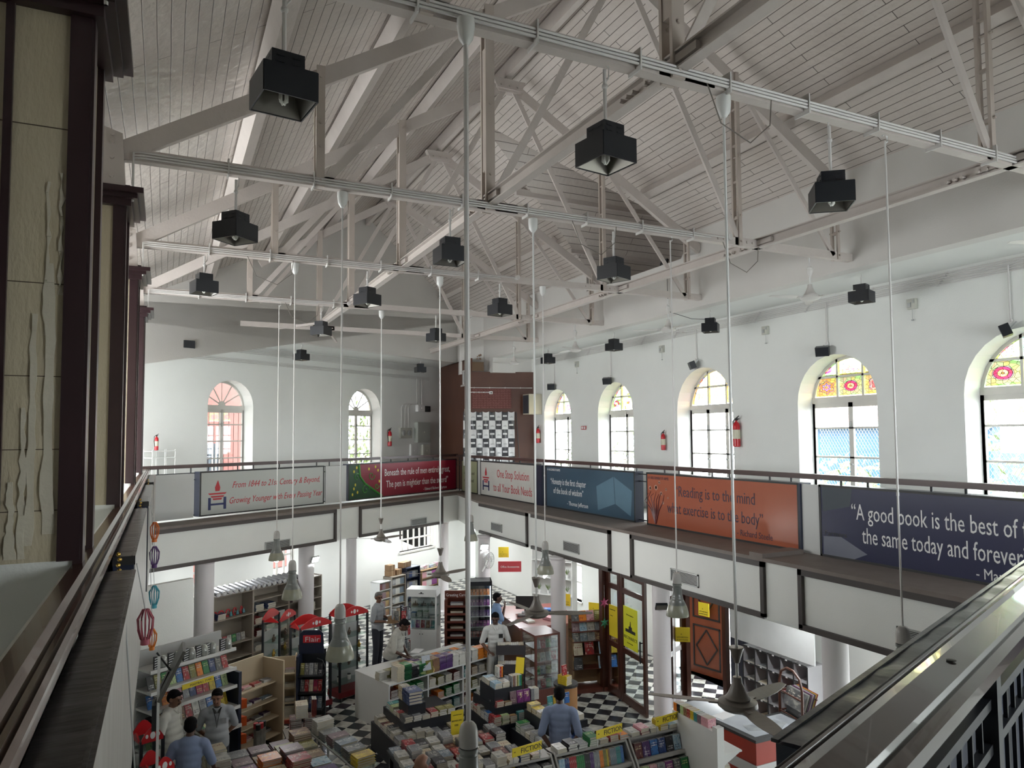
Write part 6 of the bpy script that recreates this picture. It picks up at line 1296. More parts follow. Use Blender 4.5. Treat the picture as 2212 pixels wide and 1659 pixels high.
t = thing('cold_drinks_cabinet', 'black drinks and chocolate cooler with a lit front', 'refrigerator', (6.62, 16.35, 0), R(-20)); b = B(); b.box(0, .03, 0, .5, 0, 1.7); b.box(.57, .6, 0, .5, 0, 1.7); b.box(0, .6, .47, .5, 0, 1.7); b.box(0, .6, 0, .5, 0, .35); b.box(0, .6, 0, .5, 1.6, 1.7); b.obj('body', black, t)
for z in (.6, .85, 1.1, 1.35): b = B(); b.box(.03, .57, .03, .46, z, z+.01); b.obj('shelf', white, t)
b = B(); b.box(.03, .57, -.01, 0, .35, 1.6); b.obj('door', glassd, t); b = B(); b.box(.55, .565, .01, .03, .4, 1.58); b.obj('light_strip', mat('strip_light', (1, 1, 1), .4, emit=((.95, .98, 1), 5)), t)
for k, z in enumerate((.36, .611, .861, 1.111, 1.361)):
    for j in range(6):
        c = ['red', 'violet', 'purple', 'violet', 'orange'][k]; faceout(at(6.62, 16.35, 0, R(-20)), .05+.085*j, z, .07, .14, .02, c, '%s chocolate bar, %s in the cooler, %s shelf' % (c, ORD[j], ['lowest', 'second', 'third', 'fourth', 'top'][k]), None, 5, .1, 'chocolate_bar')
t = thing('book_trolley', 'dark two tier book trolley before the man in white', 'trolley', (5.85, 12.95, 0), R(-25))
for z in (.62, .98): b = B(); b.box(0, .55, 0, .28, z, z+.02); b.box(0, .55, -.01, .0, z, z+.18); b.box(-.01, 0, 0, .28, z, z+.18); b.box(.55, .56, 0, .28, z, z+.18); b.obj('tray', mat('trolley_grey', (.06, .055, .06), .5), t)
b = B()
for x in (0, .53):
    for y in (0, .26): b.box(x, x+.02, y, y+.02, 0, 1.15)
b.obj('frame', black, t)
for k in range(4): b = B(); b.lathe([(.03, 0), (.03, .02)], ((0.01, .54)[k % 2], (.01, .27)[k//2], .0), 10, 0, Mx.Rotation(R(90), 4, 'X')); b.obj('wheel', inkb, t, loc=(0, 0, .03))
spines(at(5.85, 12.95, 0, R(-25)), .02, 1.001, 14, .16, .2, .036, ['cream', 'white', 'grey', 'brown'], 'in the upper tray of the dark trolley', 'trolley upper tray', y=.03); spines(at(5.85, 12.95, 0, R(-25)), .02, .641, 14, .16, .2, .036, ['white', 'grey', 'cream', 'white'], 'in the lower tray of the dark trolley', 'trolley lower tray', y=.03)
# far left-of-centre shelves
MK = Mx.Translation(far(15.3, 14.6)) @ Mx.Rotation(FA, 4, 'Z')
for k, (x, wd, h, m, lab) in enumerate([(0, .5, 1.05, white, 'white low shelf unit left of the boxes at the back'), (.52, .6, 1.12, lam, 'grey glass fronted unit under the brown cartons'), (1.15, .62, 1.28, navy, 'tall navy shelf of packed novels under the cartons'), (1.85, 1.3, 1.1, pine, 'long side counter of toys under the barred window')]):
    t = thing('back_shelf', lab, 'shelf', (0, 0, 0)); t.matrix_world = MK @ at(x, 0, 0); b = B(); b.box(0, wd, .33, .35, 0, h); b.box(0, .02, 0, .33, 0, h); b.box(wd-.02, wd, 0, .33, 0, h); b.box(0, wd, 0, .35, h-.02, h); b.obj('body', m, t)
    for q in range(4): b = B(); b.box(.02, wd-.02, .02, .33, .05+q*h/4.2, .065+q*h/4.2); b.obj('shelf', m, t)
    for q in range(4):
        spines(MK @ at(x, 0, 0), .03, .067+q*h/4.2, int((wd-.06)/.036), .17, .12, .036, [['maroon', 'mauve', 'brown'], ['grey', 'white', 'slate'], ['charcoal', 'navy', 'grey', 'charcoal'], ['pink', 'white', 'violet', 'olive', 'yellow']][k], 'on the %s shelf of the %s' % (['lowest', 'second', 'third', 'top'][q], ['white low unit', 'grey unit', 'navy shelf', 'toy counter'][k]), '%s row %d' % (lab[:20], q), y=.05)
cb = mat('cardboard'); CBX = [(.55, .14, 0, .24), (.57, .14, .16, .22), (.84, .1, 0, .22), (1.12, .1, .16, .2), (1.3, .12, .16, .24)]
for i, (x, y, z, wd) in enumerate(CBX):
    g = thing('cardboard_box', 'brown carton on the back shelves, %s' % ['lower left one', 'stacked upper left one', 'taped one in the middle', 'small one right of the taped one', 'rightmost large one'][i], 'box', (0, 0, 0), 0, 'brown cartons'); g.matrix_world = MK @ at(x, y, 1.125+z, R(4*i-6)); b = B(); b.box(0, wd, 0, .2, 0, .155); b.obj('carton', cb, g); b = B(); b.box(wd*.42, wd*.58, -.001, .201, .0, .157); b.obj('tape', mat('tape', (.42, .30, .17), .4), g)
for i in range(8):
    g = thing('toy_box', '%s toy box, %s on the side counter under the barred window' % (['grey', 'pink', 'white', 'blue'][i % 4], ORD[i]), 'box', (0, 0, 0)); g.matrix_world = MK @ at(1.95+.15*i, .1, 1.101, R(10*(i % 3))); b = B(); b.box(0, .12, 0, .12, 0, .08+.02*(i % 3)); b.obj('carton', [mat('toy_%d' % (i % 4), [(.3, .3, .3), (.5, .15, .3), (.55, .55, .5), (.05, .15, .35)][i % 4], .4, c2=(.5, .5, .48), scale=8)][0], g); b = B(); b.box(0, .12, -.001, .0, .02, .04); b.obj('label', inkw, g)
# shopping display by the specs man
t = thing('spinner_rack', 'dark spinner rack of packets beside the man holding a parcel', 'rack', (4.75, 15.6, 0)); b = B(); b.cyl((0, 0, 0), (0, 0, 1.5), .02, n=8); b.lathe([(.2, 0), (.2, .03)], n=16)
for z in (.4, .75, 1.1, 1.45): b.box(-.2, .2, -.01, .01, z, z+.015); b.box(-.01, .01, -.2, .2, z, z+.015)
b.obj('stand', black, t)
for r, z in enumerate((.18, .53, .88, 1.22)):
    for j in range(8):
        a = j*pi/4; g = at(4.75+.2*sin(a), 15.6-.2*cos(a), z, a); faceout(g, -.05, 0, .1, .2, .012, ['white', 'grey', 'charcoal', 'red', 'slate', 'white', 'mauve', 'cream'][(j+r) % 8], '%s packet on the %s ring of the spinner rack, %s' % (['white', 'grey', 'charcoal', 'red', 'slate', 'white', 'mauve', 'cream'][(j+r) % 8], ['lowest', 'second', 'third', 'top'][r], ['facing the hall', 'facing front right', 'facing right', 'facing back right', 'facing the back', 'facing back left', 'facing left', 'facing front left'][j]), None, 0, 0, 'hanging_packet')
# white shelves with plants and shop sign at the back right
t = thing('plant_shelves', 'tall white shelf unit of potted plants at the back right', 'shelf', (9.0, 17.6, 0), R(-55)); b = B(); b.box(0, 1.2, .3, .32, 0, 2.3)
for x in (0, .6, 1.18): b.box(x, x+.02, 0, .3, 0, 2.3)
b.obj('frame', gwhite, t)
for z in (.5, .95, 1.4, 1.85, 2.28): b = B(); b.box(0, 1.2, 0, .3, z, z+.02); b.obj('shelf', gwhite, t)
for i in range(8):
    g = thing('potted_plant', 'small potted plant, %s on the %s tier of the white plant shelves' % (ORD[i % 4], ['lower', 'upper'][i//4]), 'plant', (0, 0, 0), 0, 'small potted plants'); g.matrix_world = at(9.0, 17.6, 0, R(-55)) @ at(.15+.28*(i % 4), .15, [.97, 1.42][i//4], 0); b = B(); b.lathe([(.035, 0), (.05, .09)], n=10); b.obj('pot', gwhite, g); b = B()
    for k in range(9): a = k*.7; b.add([(0, 0, .08), (.05*cos(a)+.01, .05*sin(a), .17), (.09*cos(a), .09*sin(a), .2+.01*k), (.05*cos(a)-.01, .05*sin(a), .16)], [(0, 1, 2, 3)])
    b.obj('leaves', leaf, g)
t = thing('shop_sign', 'red sign reading Office Accessories at the back right', 'sign', (8.15, 17.9, 1.55), R(-25)); b = B(); b.box(0, .62, 0, .02, 0, .28); b.obj('board', mat('sign_red', (.45, .05, .06), .4), t); fit('Office Accessories', .08, .5, inkw, t, .06, -.004, .11)
t = thing('wall_fan', 'white caged fan on a bracket beside the far column', 'fan', (7.35, 16.75, 2.1), R(30)); b = B(); b.tube([(-.25, 0, -.25), (-.1, 0, -.1), (0, .02, 0)], .02, 8); b.ball((0, .06, 0), .06); b.obj('motor', gwhite, t, smooth=True); b = B()
for k in range(20): a = k*pi/10; b.tube([(0, -.10, 0), (.1*cos(a), -.09, .1*sin(a)), (.2*cos(a), -.04, .2*sin(a)), (.19*cos(a), .04, .19*sin(a))], .003, 4)
b.tube([(.2*cos(k*pi/12), -.04, .2*sin(k*pi/12)) for k in range(25)], .006, 5); b.obj('cage', grey, t)
for k in range(3): a = k*2.1; b = B(); b.add([(0, 0, 0), (.16*cos(a), -.02, .16*sin(a)), (.17*cos(a+.6), .02, .17*sin(a+.6))], [(0, 1, 2)]); b.obj('blade', fanw, t)
def wall_light(lab, p, rz_, on, tilt=25):
    t = thing('flood_light', lab, 'flood light', p, rz_); T = Mx.Rotation(R(tilt), 4, 'X'); b = B(); b.box(-.1, .1, 0, .04, -.07, .07, 0, T); b.obj('housing', black if not on else grey, t); b = B(); b.box(-.085, .085, -.004, .0, -.055, .055, 0, T); b.obj('lens', litp if on else refl, t); b = B(); b.tube([(0, .03, 0), (0, .1, .05), (0, .14, .05)], .012, 6); b.obj('bracket', grey, t)
    if on:
        l = bpy.data.lights.new('flood_beam', 'AREA'); l.shape = 'RECTANGLE'; l.size = .16; l.size_y = .1; l.energy = on; l.color = (.92, 1, .98); o = bpy.data.objects.new('flood_beam', l); col.objects.link(o); o.parent = t; o.matrix_local = T @ Mx.Translation((0, -.012, 0)) @ Mx.Rotation(R(90), 4, 'X')
p = far(11.85, 13.36, 2.32); wall_light('lit flood light on the thick round column at left', p, FA, 14); wall_light('lit flood light on the round column beside the caged fan', (7.28, 16.82, 2.42), R(-10), 12)
wall_light('unlit square flood light on the column by the glass doors', (7.72, 10.22, 2.25), R(-25), 0, 40)
# unseen tube lamps added under the galleries to brighten the ground floor
tube = mat('tube_glow', (1, 1, 1), .4, emit=((.93, .98, 1), 6))
for i, (x, y, rz_, L, e) in enumerate([(8.8, 8.3, 90, 1.2, 12), (8.8, 12.0, 90, 1.2, 14), (8.6, 15.6, 90, 1.2, 26), (8.8, 18.2, 90, 1.2, 31), (far(10, 14.8).x, far(10, 14.8).y, 31, 1.2, 24), (far(13.5, 14.8).x, far(13.5, 14.8).y, 31, 1.2, 26), (far(16.8, 14.8).x, far(16.8, 14.8).y, 31, 1.2, 31), (far(19.2, 14.9).x, far(19.2, 14.9).y, 31, 1.2, 31)]):
    t = thing('added_tube_light', 'unseen tube light added under the gallery, %s' % ['right side nearest the viewer', 'right side by the glass doors', 'right side over the reception counter', 'right side at the back', 'far side over the taupe case', 'far side above the red topped racks', 'far side over the brown cartons', 'far side at the corner'][i], 'light', (x, y, ZB-.07), R(rz_), 'added tube lights under the galleries'); b = B(); b.box(-L/2, L/2, -.04, .04, .04, .069); b.obj('batten', white, t); b = B(); b.cyl((-L/2+.02, 0, .02), (L/2-.02, 0, .02), .014, n=8); b.obj('tube', tube, t)
    l = bpy.data.lights.new('added_tube_beam', 'AREA'); l.shape = 'RECTANGLE'; l.size = L; l.size_y = .05; l.energy = e; l.color = (.95, .98, 1); o = bpy.data.objects.new('added_tube_beam', l); col.objects.link(o); o.parent = t; o.location = (0, 0, -.002)

for i, (c, z) in enumerate([((.5, .08, .2), 1.85), ((.02, .2, .1), 1.45)]):
    t = thing('hanging_star', '%s paper star hanging before the glass screen by the entrance' % ['pink', 'dark green'][i], 'ornament', (8.0, 12.45, z)); b = B()
    for k in range(6): a = k*pi/3; b.lathe([(.035, 0), (.001, .11)], (0, 0, 0), 5, 0, Mx.Rotation(a, 4, 'Y'))
    b.obj('star', mat('star_%d' % i, c, .5), t); b = B(); b.cyl((0, 0, .08), (0, 0, .35), .003, n=5); b.obj('string', grey, t)
# ================================================================== details of the upper galleries
P2_, P3_, P1_ = V((8.5, 20.66, 0)), V((10.45, 20.15, 0)), V((9.03, 24.2, 0))
def fm(a, bq):   # frame on a cabin face: local x along it, local -y towards the hall
    d = (bq-a).normalized(); return Mx(((d.x, -d.y, 0, a.x), (d.y, d.x, 0, a.y), (0, 0, 1, 0), (0, 0, 0, 1)))
CR, CL = fm(P2_, P3_), fm(P1_, P2_)
def onm(M, x, y, z, r=0): return M @ at(x, y, z, r)
t = thing('checker_backdrop', 'black and white chequered cloth banner hung on the ply cabin', 'banner', (0, 0, 0)); t.matrix_world = onm(CR, -.24, -.09, 4.3)
nx, ny = 48, 30; wv = lambda x, z: .018*sin(x*21+z*3)*(1-.4*z)+.012*sin(x*9-z*5)+.008*sin(x*37+z*9); bb_ = B(); W, Hh = 1.6, 1.66
for col_ in (0, 1, 2):
    b = B(); vs = []; fs = []
    for j in range(ny+1):
        for i in range(nx+1): x = W*i/nx; z = Hh*j/ny; sag = -.03*sin(pi*((x*5) % 1))*(j == ny); vs.append((x, wv(x, z), z+sag))
    for j in range(ny):
        for i in range(nx):
            k = (int(i/6)+int(j/5)) % 2
            if k == 0: m = 0
            else: m = 1
            if m == 1 and j % 5 == 2 and i % 6 not in (0, 5): m = 0
            if col_ == m: q = j*(nx+1)+i; fs.append((q, q+1, q+nx+2, q+nx+1))
    if fs: b.add(vs, fs); b.obj(['white_squares', 'black_squares'][col_], [mat('cloth_white', (.62, .62, .62), .7), mat('cloth_black', (.03, .03, .035), .35)][col_], t, smooth=True)
b = B()
for j in range(6):
    for i in range(8):
        if (i+j) % 2 == 0:
            x, z = .2*i+.04, Hh/6*j+.09
            b.add([(x, -.036, z), (x+.12, -.036, z), (x+.12, -.036, z+.02), (x+.07, -.036, z+.025), (x+.06, -.036, z+.06), (x+.05, -.036, z+.025), (x, -.036, z+.02)], [tuple(range(7))])
b.obj('printed_emblems', mat('print_grey', (.35, .35, .35), .6), t)
t = thing('banner_pole', 'thin black pole leaning against the ply cabin beside the cloth', 'pole', (0, 0, 0)); t.matrix_world = CR; b = B(); b.cyl((1.42, -.06, 5.95), (1.55, -.2, 3.5), .012, n=8); b.obj('pole', inkb, t)
b = B(); g = random.Random(9); vs = []; fs = []
b.box(0, 1.25, -.012, 0, 0, .63); o = b.obj('old_glue_patch', None or mat('old_glue', (.16, .055, .05), .8, c2=(.10, .03, .022), scale=4), None, 'patch of old glue lines on the ply above the chequered cloth', 'wall patch'); o.matrix_world = onm(CR, .03, -.002, 6.05)
b = B()
for j in range(11):
    for i in range(14): x = .03+i*.088+g.uniform(-.01, .01); z = .04+j*.054; b.tube([(x, -.016, z), (x+.022, -.018, z+.012), (x+.045, -.018, z-.008), (x+.07, -.016, z+.006)], .006, 4)
b.obj('glue_ridges', mat('glue_pink', (.36, .17, .15), .6), o)
b = B(); b.box(0, .37, -.012, 0, 0, .28, 0); o = b.obj('bare_ply', mat('bare_ply', (.13, .08, .045), .7), None, 'bare brown square on the white pier above the cabin', 'wall patch'); o.matrix_world = onm(CR, .02, -.2, 7.2)
b = B(); g = random.Random(4)
for k in range(9): b.ball((g.uniform(0, .14), 0, g.uniform(0, .16)), g.uniform(.015, .04), 7, 5, (1, .1, 1))
o = b.obj('peeled_patch', mat('peeled', (.20, .13, .09), .8), None, 'peeled brown spot on the white pier above the cabin', 'wall patch'); o.matrix_world = onm(CR, .14, -.33, 7.55)
for z, x1 in ((6.7, 1.95), (6.56, .6)):
    b = B(); b.cyl((-.05, -.03, 0), (x1, -.03, 0), .012, n=8)
    for k in range(4): b.box(x1*k/4+.1, x1*k/4+.12, -.05, 0, -.02, .02)
    o = b.obj('pipe', pipew, None, 'white pipe across the ply cabin, %s one' % ('upper' if z > 6.6 else 'lower short'), 'pipe'); o.matrix_world = onm(CR, 0, 0, z)
t = thing('security_camera', 'white camera box at the end of the lower pipe on the cabin', 'camera', (0, 0, 0)); t.matrix_world = onm(CR, .58, -.03, 6.5); b = B(); b.box(0, .1, -.06, 0, 0, .09); b.obj('housing', gwhite, t); b = B(); b.cyl((.05, -.09, .04), (.05, -.05, .04), .02, n=10); b.obj('lens', inkb, t)
t = thing('louvre_window', 'white framed louvre window in the left face of the cabin', 'window', (0, 0, 0)); t.matrix_world = onm(CL, .15, -.02, 6.8); b = B()
for a in ((0, 3.3, 0, .05), (0, 3.3, .45, .5)): b.box(a[0], a[1], -.03, 0, a[2], a[3])
for k in range(6): b.box(3.3*k/5-.04*(k > 0), 3.3*k/5+.04, -.03, 0, 0, .5)
b.obj('frame', gwhite, t); b = B()
for k in range(9): b.box(.04, 3.26, -.015, 0, .05+k*.045, .075+k*.045)
b.obj('louvres', mat('louvre_glass', (.45, .46, .46), .2), t)
t = thing('air_cooler', 'beige box air conditioner fixed at the right end of the cabin', 'air conditioner', (10.0, 19.62, 5.86)); b = B(); b.box(0, .44, 0, .42, 0, .62); b.obj('casing', mat('beige_metal', (.48, .44, .34), .5), t); b = B(); b.box(-.01, 0, .03, .39, .03, .59)
for k in range(14): b.box(-.02, -.01, .03, .39, .05+k*.038, .06+k*.038)
b.obj('grille', mat('dark_grille', (.03, .035, .045), .4), t)
def ext(lab, M, s=1):
    t = thing('fire_extinguisher', lab, 'fire extinguisher', (0, 0, 0), 0, 'red fire extinguishers'); t.matrix_world = M @ Mx.Scale(s, 4); b = B(); b.lathe([(.05, 0), (.062, .015), (.062, .36), (.05, .41), (.02, .44), (.018, .46)], n=18); b.obj('cylinder', mat('extinguisher_red', (.48, .012, .02), .3), t, smooth=True)
    b = B(); b.box(-.02, .02, -.02, .02, .46, .50); b.bar((0, 0, .5), (.07, 0, .54), .015, .012); b.bar((0, 0, .48), (.06, 0, .49), .012, .01); b.obj('valve', inkb, t); b = B(); b.tube([(-.02, 0, .49), (-.08, 0, .45), (-.085, 0, .3), (-.07, -.01, .12)], .01, 6); b.obj('hose', inkb, t); b = B(); b.lathe([(.0635, .14), (.0635, .30)], n=18, cap=False); b.obj('label', mat('tag_cream', (.55, .52, .40), .5), t)
for lab, y, z, s in (('red fire extinguisher at the cabin end of the right wall', 19.75, 4.98, 1), ('red fire extinguisher on the wall between the second and third arched windows', 13.55, 4.85, .85), ('large red fire extinguisher on the wall right of the third arched window', 11.17, 4.95, 1.15)): ext(lab, at(XO-.08, y, z, H), s)
ext('red fire extinguisher right of the second fanlight window', Mx.Translation(far(17.35, DO-.08, 4.9)) @ Mx.Rotation(FA, 4, 'Z'), 1.1); ext('small red fire extinguisher on the white shelf at the left pillar', Mx.Translation(far(9.38, DO-.3, 4.93)) @ Mx.Rotation(FA, 4, 'Z'), .7)
t = thing('wire_shelf', 'white angle iron shelf carrying the small extinguisher', 'shelf', (0, 0, 0)); t.matrix_world = Mx.Translation(far(9.2, DO-.45, 3.45)) @ Mx.Rotation(FA, 4, 'Z'); b = B()
for x in (0, .3, .55):
    for y in (0, .35): b.box(x, x+.02, y, y+.02, 0, 1.5)
b.obj('posts', gwhite, t); b = B()
for z in (.8, 1.3, 1.45): b.box(0, .57, 0, .37, z, z+.02)
b.obj('boards', gwhite, t)
t = thing('safety_sign', 'small red sign between the first two arched windows', 'sign', (XO-.01, 17.3, 5.36), H); b = B(); b.box(0, .26, -.004, 0, 0, .1); b.obj('plate', red, t)
for x in (.02, .14): b = B(); b.box(x, x+.09, -.006, -.004, .015, .085); b.box(x+.03, x+.06, -.008, -.006, .03, .07); b.obj('pictogram', inkw, t)
for i, (y, z) in enumerate([(18.79, 6.66), (15.76, 6.62), (12.4, 6.72), (8.95, 6.65), (5.9, 6.6)]):
    t = thing('wall_speaker', 'black speaker on a white pipe above the %s arched window from the cabin' % ['first', 'second', 'third', 'fourth', 'fifth'][i], 'speaker', (XO-.14, y, z), H+R([60, 40, -30, 30, -60][i]), 'black speakers above the arched windows'); b = B(); T = Mx.Rotation(R(20), 4, 'X'); b.box(-.11, .11, -.07, .05, -.09, .07, 0, T); b.obj('cabinet', black, t); b = B(); b.bar((0, .05, .02), (0, .12, .1), .02, .02); b.obj('bracket', grey, t)
    b = B(); b.cyl((XO-.03, y, z+.1), (XO-.03, y, 7.5), .01, n=6); b.ball((XO-.03, y, z+.13), .03, 8, 6, (.6, 1, 1)); b.obj('conduit', pipew, None, 'white pipe dropping to the speaker above the %s arched window' % ['first', 'second', 'third', 'fourth', 'fifth'][i], 'pipe')
for i, y in enumerate((17.46, 13.6, 10.37, 7.33)):
    t = thing('switch_box', 'switch box with hanging cord high on the right wall, %s from the cabin' % ['first', 'second', 'third', 'fourth'][i], 'switch', (XO-.002, y, 7.12), H, 'switch boxes high on the right wall'); b = B(); b.box(-.07, .07, -.06, 0, 0, .16); b.obj('box', mat('switch_cream', (.50, .50, .44), .5), t); b = B(); b.box(-.05, .0, -.075, -.06, .03, .1); b.box(.03, .06, -.07, -.06, .09, .14); b.obj('switches', grey, t); b = B(); b.cyl((0, -.03, -.16), (0, -.03, 0), .004, n=5); b.box(-.015, .015, -.04, -.02, -.18, -.16); b.obj('cord', grey, t)
# bundles of conduits along the outer walls
for k in range(6):
    z = 7.575-k*.032; b = B(); b.cyl((XO-.02, 2.5+k*.3, z), (XO-.02, 20.1, z), .009, n=6)
    for q in range(14): b.box(XO-.035, XO, 3+q*1.25+k*.03, 3.03+q*1.25+k*.03, z-.013, z+.013)
    b.obj('conduit', pipew, None, 'white conduit along the top of the right wall, %s of the bundle' % ['topmost', 'second down', 'third down', 'fourth down', 'fifth down', 'lowest'][k], 'conduit', 'conduits along the top of the right wall')
for k, (z, t0, t1) in enumerate([(7.58, 10.2, 19.2), (7.54, 10.2, 19.2), (7.50, 10.2, 19.2), (7.46, 10.2, 19.2), (7.42, 10.2, 19.2), (7.24, 9.3, 19.4), (7.20, 9.3, 19.4), (7.16, 9.3, 19.4)]):
    b = B(); b.cyl(far(t0, DO-.02, z), far(t1, DO-.02, z), .009, n=6)
    for q in range(8): p = far(t0+.4+q*1.2, DO-.018, z); b.ball(p, .014, 6, 4)
    b.obj('conduit', pipew, None, 'white conduit along the far wall, %s' % ['topmost', 'second down', 'third down', 'fourth down', 'fifth down', 'first of the lower three', 'middle of the lower three', 'lowest of all'][k], 'conduit', 'conduits along the far wall')
MW2 = Mx.Translation(far(0, DO)) @ Mx.Rotation(FA, 4, 'Z')
t = thing('cable_duct', 'boxy white duct with bent pipes at the left end of the far wall', 'duct', (0, 0, 0)); t.matrix_world = MW2; b = B(); b.box(9.2, 9.75, -.25, 0, 7.3, 7.6); b.box(9.75, 10.1, -.2, 0, 7.42, 7.62); b.box(9.1, 9.95, -.35, 0, 7.22, 7.36); b.obj('duct', wall, t); b = B()
for k in range(4): b.tube([(9.3, -.3-.02*k, 7.2), (9.5, -.3-.02*k, 7.14-.03*k), (9.62, -.2, 7.18-.02*k), (9.8, -.03, 7.24-.02*k)], .012, 6)
b.obj('bent_pipes', pipew, t)
for lab, x0, x1, z0, z1, d, m in (('grey metal distribution panel beside the ply cabin', 18.63, 19.3, 5.0, 5.69, .16, mat('panel_greygreen', (.40, .42, .38), .5)), ('white meter box above the distribution panel', 18.7, 19.05, 6.05, 6.28, .12, gwhite), ('dark fronted meter right of the white meter box', 19.08, 19.35, 6.05, 6.25, .12, inkb), ('small cream box low beside the distribution panel', 18.95, 19.35, 4.5, 4.93, .12, mat('switch_cream')), ('white framed panel leaning below the distribution panel', 18.4, 18.75, 4.5, 4.95, .06, gwhite)):
    t = thing('electrical_box', lab, 'electrical box', (0, 0, 0)); t.matrix_world = MW2; b = B(); b.box(x0, x1, -d, 0, z0, z1); b.obj('box', m, t); b = B(); b.box(x0+.03, x1-.03, -d-.008, -d, z0+.03, z1-.03); b.box((x0+x1)/2-.01, (x0+x1)/2+.03, -d-.02, -d-.008, (z0+z1)/2-.02, (z0+z1)/2+.03); b.obj('cover', m, t)
t = thing('round_sockets', 'pair of round industrial sockets with pipes looping above', 'socket', (0, 0, 0)); t.matrix_world = MW2; b = B(); b.box(17.88, 18.45, -.07, 0, 5.15, 5.5); b.obj('plate', mat('switch_cream'), t)
for x in (18.02, 18.3): b = B(); b.lathe([(.09, 0), (.09, .03), (.05, .05)], (x, -.07, 5.33), 16, 0, Mx.Rotation(R(90), 4, 'X')); b.obj('socket', grey, t)
b = B()
for x in (17.98, 18.15, 18.32): b.tube([(x, -.02, 5.5), (x, -.02, 6.15), (x+.05, -.02, 6.25), (x+.2, -.02, 6.3), (18.7, -.02, 6.3)], .012, 6)
for x in (18.75, 18.85, 19.0): b.tube([(x, -.02, 6.3), (x, -.02, 7.2)], .012, 6)
b.obj('pipes', pipew, t)
t = thing('ledge_flood_light', 'small black flood light on the sill of the roof opening', 'flood light', (9.2, 11.95, 8.67), H); b = B(); b.box(-.1, .1, 0, .05, .02, .17, 0, Mx.Rotation(R(-20), 4, 'X')); b.obj('housing', black, t); b = B(); b.box(-.02, .02, 0, .08, 0, .04); b.obj('bracket', grey, t)
t = thing('gable_flood_light', 'small black lamp high on the far gable', 'flood light', far(12.9, DU-.01, 10.75), FA); b = B(); b.box(-.08, .08, -.12, -.02, -.05, .03); b.obj('housing', black, t); b = B(); b.box(-.02, .02, -.03, 0, -.02, .03); b.obj('bracket', grey, t)
b = B(); b.tube([(9.05, 11.6, 8.5), (9.06, 11.6, 7.9), (9.02, 11.6, 7.68), (9.4, 11.3, 7.5), (9.9, 11.2, 7.5)], .006, 5); b.obj('cable', inkb, None, 'black cable hanging down the upper right wall', 'cable')
for i, (x, k) in enumerate([(1.0, 3), (2.0, 4), (3.5, 1), (4.3, 2), (6.6, 2)]):
    y = TR[k]-.08; b = B(); b.tube([(x, y, ZC-.05), (x+.12, y, ZC-.32), (x+.4, y, ZC-.42), (x+.6, y, ZC-.25), (x+.62, y, ZC-.05)], .005, 5); b.obj('cable', mat('cable_grey', (.16, .14, .12), .6), None, 'loose cable looping below %s' % ['the beam by the small left lamp', 'the beam before the far gable', 'the nearest tie beam near the thick rod', 'the second tie beam near the middle lamp', 'the second tie beam at right'][i], 'cable')
# things hanging at the left railing
for lab, y, z, c, s in (('pink wicker lantern hanging below the second left sign box', 4.62, 4.15, (.42, .09, .12), .75), ('red wicker lantern hanging low by the nearest left sign box', 3.3, 3.75, (.35, .01, .02), .8), ('orange paper ornament between the second and third left sign boxes', 8.6, 4.22, (.70, .16, .02), .8), ('purple cloth ornament behind the third left sign box', 9.0, 3.9, (.12, .05, .2), .9), ('turquoise tassel ornament below the third left sign box', 9.6, 3.35, (.05, .35, .45), 1), ('orange tassel ornament low beside the second left sign box', 8.2, 3.2, (.70, .20, .02), .8)):
    t = thing('hanging_ornament', lab, 'ornament', (-.08, y, z)); m = mat('orn_%d' % int(y*10), c, .5); b = B()
    for k in range(12): a = k*pi/6; b.tube([(.015*cos(a), .015*sin(a), .12*s), (.055*s*cos(a), .055*s*sin(a), .05*s), (.05*s*cos(a), .05*s*sin(a), -.03*s), (.03*s*cos(a), .03*s*sin(a), -.1*s)], .006*s, 4)
    b.lathe([(.032*s, -.14*s), (.03*s, -.09*s)], n=12); b.obj('body', m, t, smooth=True); b = B(); b.cyl((0, 0, .1*s), (-.05, 0, 4.5-z), .003, n=5); b.obj('string', grey, t)
for i, y in enumerate((4.6, 8.55, 12.6)):
    t = thing('bead_string', 'short string of brass bells tied to the left handrail, %s' % ['nearest the viewer', 'second along', 'farthest along'][i], 'ornament', (-.22, y, 4.56), 0, 'bell strings on the left handrail'); b = B()
    for k in range(9): b.ball((.006*(k % 2), 0, -.03*k), .012, 8, 6)
    b.obj('bells', brass, t, smooth=True)
    if i == 0: b = B(); b.prism([(-.03, 0), (.03, 0), (.045, -.12), (-.02, -.14)], -.008, .008, 0, Mx.Rotation(R(90), 4, 'X') @ Mx.Translation((0, -.27, 0))); b.obj('tag', mat('orange_plastic'), t)
t = thing('hanging_screen', 'thin dark screen on an arm below the left sign boxes', 'screen', (.12, 9.6, 2.45), R(0)); b = B(); b.box(-.018, .018, -.22, .22, -.3, .3, 0, Mx.Rotation(R(26), 4, 'Y')); b.obj('screen', mat('screen_dark', (.10, .095, .085), .4), t); b = B(); b.box(-.20, -.12, -.12, .12, -.62, -.33, 0, Mx.Rotation(R(0), 4, 'Y')); b.bar((-.16, 0, -.33), (-.02, 0, .0), .03, .03); b.bar((0, 0, .0), (-.16, 0, .24), .02, .02); b.obj('arm', inkb, t)
t = thing('split_unit_stand', 'white support frame standing below the left railing', 'frame', (.0, 9.4, 0)); b = B(); b.box(-.03, .0, 0, .03, 0, 2.69); b.box(-.03, .0, .5, .53, 0, 2.69); b.obj('post', gwhite, t)
